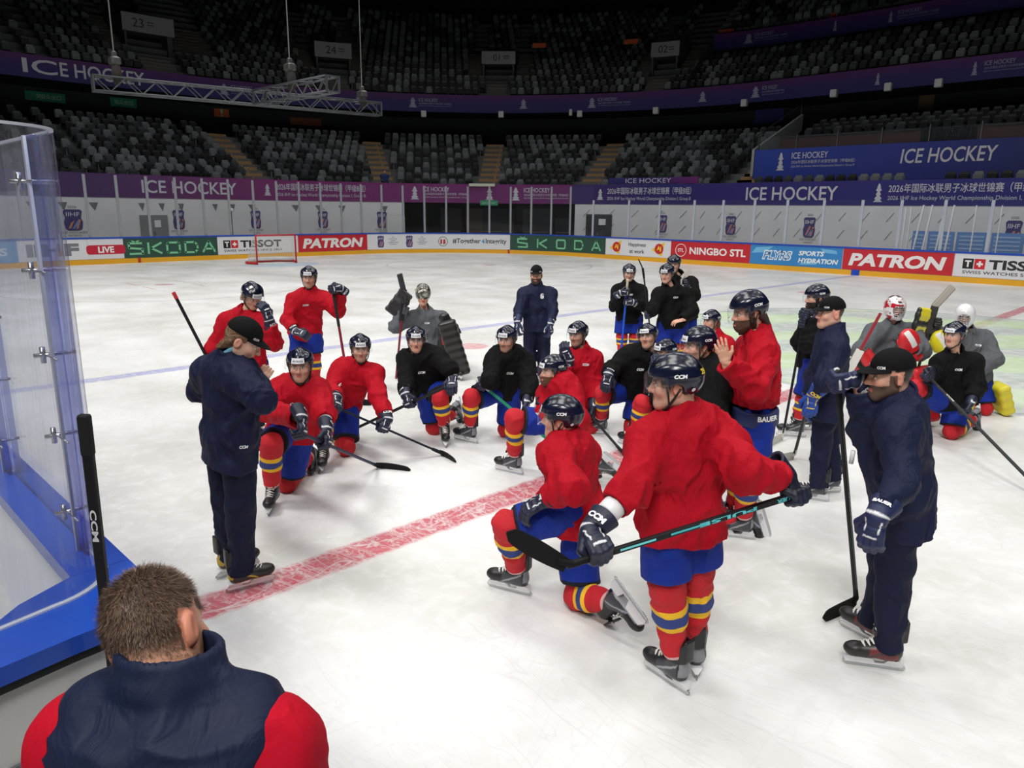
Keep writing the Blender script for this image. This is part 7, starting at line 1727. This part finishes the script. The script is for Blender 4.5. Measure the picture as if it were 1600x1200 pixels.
V, F = glove_proto('grip'); g = P3(634, 470, p.J['wrR']); btm = at_z(617, 592, .03); sh = nrm(g - btm); p.glove('R', tip=RH * .3 - FH * .8, grip=g, shaft=sh, cols=((26, 26, 30), (60, 60, 64), (20, 20, 22)), txt='')
pad_block(p, 'blocker', P3(610, 490, p.J['wrR'] - FH * .08), P3(636, 456, p.J['wrR'] - FH * .08), RH * .8 - np.array([0, 0, .5]), .21, .06, (34, 35, 38), (60, 60, 64)); catcher(p, p.J['wrL'], frame(np.array([0, 0, -.7]) + RH * .3, -FH), (30, 31, 34), (52, 52, 56), 'L'); p.body(); skates(p, R=dict(down=1), L=dict(deg=10))
tp = P3(630, 452, g); goalie_stick(btm, P3(629, 500, g), tp, P3(625, 430, g) - FH * .02, 'goalkeeper stick held upside down by the grey goalkeeper at back left', (120, 40, 52), (40, 40, 44), (62, 64, 68))
# ---------------- goalkeeper with the red mask
p = player('P25', 'goalkeeper in grey with red and white mask, red catching glove and pads', 8.6,
    dict(pel=(1390, 572, .05), nck=(1396, 508, 0), hd=(1398, 482, -.04), shR=(1366, 520, -.02), shL=(1424, 520, .02), hpR=(1374, 592, .05), hpL=(1404, 592, .05), elR=(1346, 548, 'n'), wrR=(1356, 568, 'n'), elL=(1438, 548, 'n'), wrL=(1426, 546, -.3)), face=-2, tilt=2, kneel=True, lod=1.1)
dress(p, 'grey', gear='', topkw=dict(hem=.08, sleeve=(.112, .108, .085), bulk=1.05)); mask(p, 'red'); p.hair((50, 38, 30))
for a in 'LR': pad_block(p, 'leg_pad', p.J['kn' + a] - FH * (.16 if a == 'L' else .12) + RH * (.12 if a == 'L' else -.06) + np.array([0, 0, .62 if a == 'L' else .30]), p.J['kn' + a] - FH * .2 + RH * (.22 if a == 'L' else -.12) - np.array([0, 0, .04]), RH, .28, .14, (212, 34, 44), (222, 44, 52), (26, 26, 28) if a == 'L' else None)
bo = P3(1348, 566, p.J['wrR'] - FH * .1); pad_block(p, 'blocker', bo + RH * .10 + np.array([0, 0, .10]), bo - RH * .14 - np.array([0, 0, .10]), RH * .5 - np.array([0, 0, 1.0]), .21, .06, (206, 32, 42), (30, 28, 30))
catcher(p, P3(1427, 545, p.J['wrL']) , frame(np.array([0, 0, 1.0]) - RH * .65, -FH + RH * .2), (204, 34, 44), (36, 32, 34), 'L'); p.glove('R', tip=D0 - RH * .3, dorsal=-FH, cols=((30, 28, 32), (60, 60, 64), (20, 20, 22)), txt=''); p.body(); skates(p, R=dict(down=1), L=dict(down=1))
goalie_stick(P3(1376, 489, p.J['wrR'] - FH * .16), P3(1344, 548, p.J['wrR'] - FH * .16), P3(1322, 588, p.J['wrR'] - FH * .16), P3(1352, 612, p.J['wrR'] - FH * .2), 'goalkeeper stick with red taped shaft across the grey jersey of the red masked goalkeeper', (150, 34, 46), (224, 222, 216), (216, 214, 208))
# ---------------- goalkeeper with the white mask
p = player('P26', 'goalkeeper in grey with plain white mask, yellow blocker and yellow pads', 8.9,
    dict(pel=(1520, 585, .05), nck=(1512, 518, 0), hd=(1507, 494, -.04), shR=(1488, 528, -.04), shL=(1536, 530, .06), hpR=(1510, 592, .05), hpL=(1534, 592, .10), elR=(1466, 530, 'n'), wrR=(1462, 508, -.3), elL=(1552, 560, 'n'), wrL=(1525, 580, 'n')), face=-32, tilt=8, kneel=True, lod=1.1)
dress(p, 'grey', gear='', topkw=dict(hem=.10, sleeve=(.112, .108, .085), bulk=1.05)); mask(p, 'white'); p.hair((50, 38, 30))
YELL = (236, 222, 34)
for a in 'LR': pad_block(p, 'leg_pad', p.J['kn' + a] + RH * (.10 if a == 'L' else -.05) - FH * .05 + np.array([0, 0, .30]), p.J['kn' + a] + RH * (.26 if a == 'L' else -.1) + np.array([0, 0, -.05]), -FH, .26, .14, YELL, (206, 190, 40))
bo = P3(1440, 502, p.J['wrR'] - FH * .06); pad_block(p, 'blocker', bo + np.array([0, 0, .15]) + RH * .02, bo - np.array([0, 0, .13]) - RH * .03, RH + FH * .5, .22, .06, YELL, (40, 42, 40)); g = P3(1464, 504, p.J['wrR'])
tp = P3(1461, 478, g); bm_ = P3(1441, 552, g); sh = nrm(tp - bm_); p.glove('R', tip=RH * .6 - FH * .6, grip=g, shaft=sh, cols=((26, 26, 28), (60, 60, 60), (20, 20, 22)), txt=''); catcher(p, P3(1478, 545, p.J['wrL'] - FH * .1), frame(np.array([0, 0, .8]) - RH * .6, -FH), YELL, (52, 76, 150), 'L'); p.body(); skates(p, R=dict(down=1), L=dict(down=1))
goalie_stick(bm_ - sh * .28, P3(1450, 520, g), tp, P3(1487, 450, g), 'goalkeeper stick raised blade up by the white masked goalkeeper', (44, 42, 42), (58, 54, 52), (176, 170, 160))
print('WARN', WARN)
# ================================================================== the man at the boards, seen from behind
p = Person.__new__(Person)
Hd = at_depth(246, 992, 1.42); zv = np.array([0, 0, 1.0]); nk = at_depth(262, 1064, 1.36); pl = nk - zv * .48 - FH * .16
jj = {}
p.nm = 'P28'; p.k = 1.0; p.lod = .6; p.skin = SKIN; p.parts = {}; p.bodyV = []; p.bodyF = []; p.bodyC = []; p.nb = 0; p._bvh = None
tl = -.06; RL = nrm(RH + zv * tl)
J = dict(pel=pl, nck=nk, hd=Hd, shL=nk - RL * .160 - zv * .118 - FH * .02, shR=nk + RL * .190 - zv * .108 - FH * .01, hpL=pl - RH * .095, hpR=pl + RH * .095)
J['elL'] = J['shL'] - RH * .07 - zv * .27 + FH * .03; J['elR'] = J['shR'] + RH * .08 - zv * .27 + FH * .03
J['wrL'] = J['elL'] + FH * .07 - zv * .22 + RH * .08; J['wrR'] = J['elR'] + FH * .07 - zv * .22 - RH * .08
for a in 'LR': J['kn' + a] = np.array([*(J['hp' + a] + FH * .03)[:2], .74]); J['an' + a] = np.array([*(J['hp' + a] - FH * .02)[:2], .33])
p.J = J; p.loc = np.array([pl[0], pl[1], .24]); p.root = empty('person', p.loc, 'man seen from behind at the boards, short brown hair, navy padded vest over red sleeves', 'person')
p.lat_s = nrm(J['shR'] - J['shL']); p.up_t = nrm(nk - pl); p.fwd_t = nrm(np.cross(p.up_t, p.lat_s)); p.lat_h = RH.copy()
fd = heading(168); t = math.radians(26); y = fd * math.cos(t) - zv * math.sin(t); z = zv * math.cos(t) + fd * math.sin(t); A = frame(y, z)
r = math.radians(21); x_, z_ = A[:, 0].copy(), A[:, 2].copy(); A[:, 0] = x_ * math.cos(r) + z_ * math.sin(r); A[:, 2] = z_ * math.cos(r) - x_ * math.sin(r)
p.HA, p.HO = A, Hd
HRGB = (78, 62, 50)
p.head(hair=(104, 84, 70), cropped=True, skin=(214, 160, 132), h=.0034)
V0, F0, C0 = head_proto(hair=(104, 84, 70), cropped=True, skin=(214, 160, 132), h=.0034)
# short hair: thousands of fine strands combed from the crown
x, yv, zz = V0.T; ax = np.abs(x)
m = ((zz > .052 - .02 * (yv > .02)) & (yv < .078)) | ((yv < .005) & (zz > -.052)); m &= ~((ax > .066) & (np.abs(zz + .006) < .042) & (yv > -.045))
ii = np.where(m)[0]; nr = np.zeros_like(V0)
fa = V0[F0]; fn = np.cross(fa[:, 2] - fa[:, 0], fa[:, 3] - fa[:, 1]); 
for k_ in range(4): np.add.at(nr, F0[:, k_], fn)
nr /= np.linalg.norm(nr, axis=1)[:, None] + 1e-9
crown = np.array([.004, -.045, .118]); SV, SF, SM = [], [], []
pick = RNG.choice(ii, 15000)
for q in pick:
    b = V0[q] + RNG.normal(0, .0016, 3); n_ = nr[q]; fade = np.clip((b[2] + .06 + .03 * (b[1] > -.03)) / .07, 0, 1)
    if RNG.random() > .12 + fade: continue
    out = b - crown; out = out - n_ * (out @ n_); out = nrm(out) if np.linalg.norm(out) > 1e-4 else np.array([1.0, 0, 0])
    d_ = nrm(n_ * (.55 + .3 * RNG.random()) + out * .8 + RNG.normal(0, .28, 3)); L_ = (.004 + .0065 * fade) * (.7 + .6 * RNG.random()) * (1.35 if b[2] > .07 else 1)
    s_ = nrm(np.cross(d_, n_ + .01)) * .00042; e_ = b + d_ * L_; md = b + d_ * L_ * .55 + n_ * .0004; k_ = len(SV)
    SV += [b - s_, b + s_, md + s_ * .8, md - s_ * .8, e_]; SF += [(k_, k_+1, k_+2, k_+3), (k_+3, k_+2, k_+4)]; mi_ = int(RNG.random() * 3); SM += [mi_, mi_]
o = p.ob('hair', place(SV, A, Hd), SF, [mat('strand_a', (80, 61, 49), .5), mat('strand_b', (106, 83, 67), .5), mat('strand_c', (136, 110, 90), .5)], smooth=False, mi=SM); o['kind'] = 'stuff'
p.topVF = None
p.top(mat('shirt_red', (190, 14, 40), .85, spec=.15, wrinkle=.4), 'shirt', bulk=.80, hem=.1, sleeve=(.066, .060, .048), amp=.005, chest=.85, h=.009, collar=0.0, neck=.07, neckh=0.0, nr=.048)
J = p.J; nb = Hd - A[:, 2] * .11 - A[:, 1] * .03
def vest(P):
    up = p.up_t; d = ecap(P, pl - up * .15, pl + up * .22, .128, .130, p.lat_h, 1.36); d = smin(d, ecap(P, pl + up * .2, nk - up * .13, .130, .130, p.lat_s, 1.36, 1.46), .05)
    d = smin(d, cap(P, J['shL'] + p.lat_s * .045 + up * .012, J['shR'] - p.lat_s * .045 + up * .012, .078), .05)
    nkv = nb - nk
    for a in 'LR': d = smin(d, cap(P, nk + nkv * .1, J['sh' + a] + (nk - J['sh' + a]) * .28 + up * .012, .066, .070), .04)
    n1 = vnoise(P * 7.5); n2 = vnoise(P * np.array([9, 9, 26], np.float32)); d = d - .009 * n1 - .008 * (1 - np.minimum(np.abs(n2) * 5, 1.5))
    for s_, a in ((-1, 'L'), (1, 'R')):     # armholes
        c_ = J['sh' + a] + p.lat_s * s_ * .105 - up * .06; d = smax(d, -ecap(P, c_ - p.lat_s * s_ * .03, c_ + p.lat_s * s_ * .2, .085, .1, up, 1.75), .014)
    axn = nrm(zv + FH * .22).astype(np.float32); q = P - (nk + FH * .012).astype(np.float32); tt = q @ axn; rr = np.sqrt(np.maximum((q * q).sum(1) - tt * tt, 0))
    puff = .005 * (1 - np.minimum(np.abs(vnoise(P * np.array([10, 10, 30], np.float32) + 4)) * 5, 1.5))
    d = smin(d, smax(rr - .098 + .10 * np.clip(tt, 0, .1) - puff, np.abs(tt) - .062, .018), .012); return smax(d, smax(rr - .080 + .06 * np.clip(tt, 0, .1), -.012 - tt, .008) * -1.0, .008)
lo, hi = bounds([pl, nk, J['shL'], J['shR']], .26); V, F = surf(vest, lo, hi, .0072); vo = p.ob('vest', V, F, mat('vest_navy', (24, 33, 60), .62, spec=.25, wrinkle=.4, bump=.05, bscale=200))
for s_, a in ((-1, 'L'), (1, 'R')):         # elastic binding round each armhole
    up = p.up_t; c_ = J['sh' + a] + p.lat_s * s_ * .03 - up * .05; bv = bvh_of(V, F); ring = []
    for th in np.linspace(0, 2 * math.pi, 33):
        q = c_ + up * .13 * math.cos(th) + p.fwd_t * .075 * math.sin(th); hit = bv.find_nearest(Vector(q)); ring.append(np.array(hit[0]))
    MB().tube(ring, .0055, 6, 0, False).build('armhole_binding', mat('binding_navy', (18, 26, 48), .7), vo, True)
p.trousers(mat('trousers_dark', (30, 31, 36), .8), end=-.06)
for a in 'LR':
    q = J['an' + a]; MB().tube([q + FH * -.06 - zv * .05, q + FH * .05 - zv * .05, q + FH * .17 - zv * .06], [.042, .046, .034], 10).build('shoe', BLACK, p.root, True)
p.hand('L', p.J['wrL'] - p.J['elL'], zv); p.hand('R', p.J['wrR'] - p.J['elR'], zv); p.body()
# black stick leaning at the bench corner
b_ = at_z(131, 650, 1.84); l_ = at_z(163, 925, 1.29); d_ = nrm(l_ - b_); e_ = b_ + d_ * ((b_[2] - .27) / -d_[2])
stick(b_, e_, e_ + RH * .24, 'black stick standing upright at the bench corner beside the curved glass', shaft=(20, 20, 22), tape=(14, 14, 15), grip=.075, marks=[('CCM', .21, .10, (214, 216, 218))], wide=1.1)
# seated spectator in the lower stand
u, zc = STAND.hit(601, 272, 6.6); P0 = np.array(STAND.P(u, 6.6, zc - .1)); n_ = np.array([*STAND.at(u, 6.6)[1], 0]); t_ = np.array([*STAND.at(u, 6.6)[2], 0])
fl = LOW_Z0 + RISE
J = dict(pel=P0 + zv * (fl + .5 - P0[2])); J['nck'] = J['pel'] + zv * .50 + n_ * .06; J['hd'] = J['nck'] + zv * .19
for s_, a in ((1, 'R'), (-1, 'L')):
    J['sh' + a] = J['nck'] - zv * .07 - t_ * s_ * -.18; J['el' + a] = J['sh' + a] - zv * .28 - n_ * .08; J['wr' + a] = J['el' + a] - n_ * .24; J['hp' + a] = J['pel'] + t_ * s_ * .1; J['kn' + a] = J['hp' + a] - n_ * .42; J['an' + a] = J['kn' + a] - zv * .40
q = Person.__new__(Person); q.nm = 'sp'; q.k = 1.0; q.lod = 1.8; q.skin = SKIN; q.parts = {}; q.bodyV = []; q.bodyF = []; q.bodyC = []; q.nb = 0; q._bvh = None; q.J = J
q.loc = np.array([J['pel'][0], J['pel'][1], fl]); q.root = empty('person', q.loc, 'lone spectator in dark blue sitting low in the stand left of the tunnel', 'person')
q.lat_s = q.lat_h = t_; q.up_t = nrm(J['nck'] - J['pel']); q.fwd_t = -n_; q.HA = frame(-n_ - zv * .2, zv); q.HO = J['hd']
q.head(hair=(40, 32, 28), cropped=True, h=.008); q.top(mat('spectator_blue', (26, 44, 96), .8), 'sweater', bulk=.85, sleeve=(.07, .06, .05), amp=.004, h=.02); q.trousers(mat('trousers_dark'), end=.0); q.body()
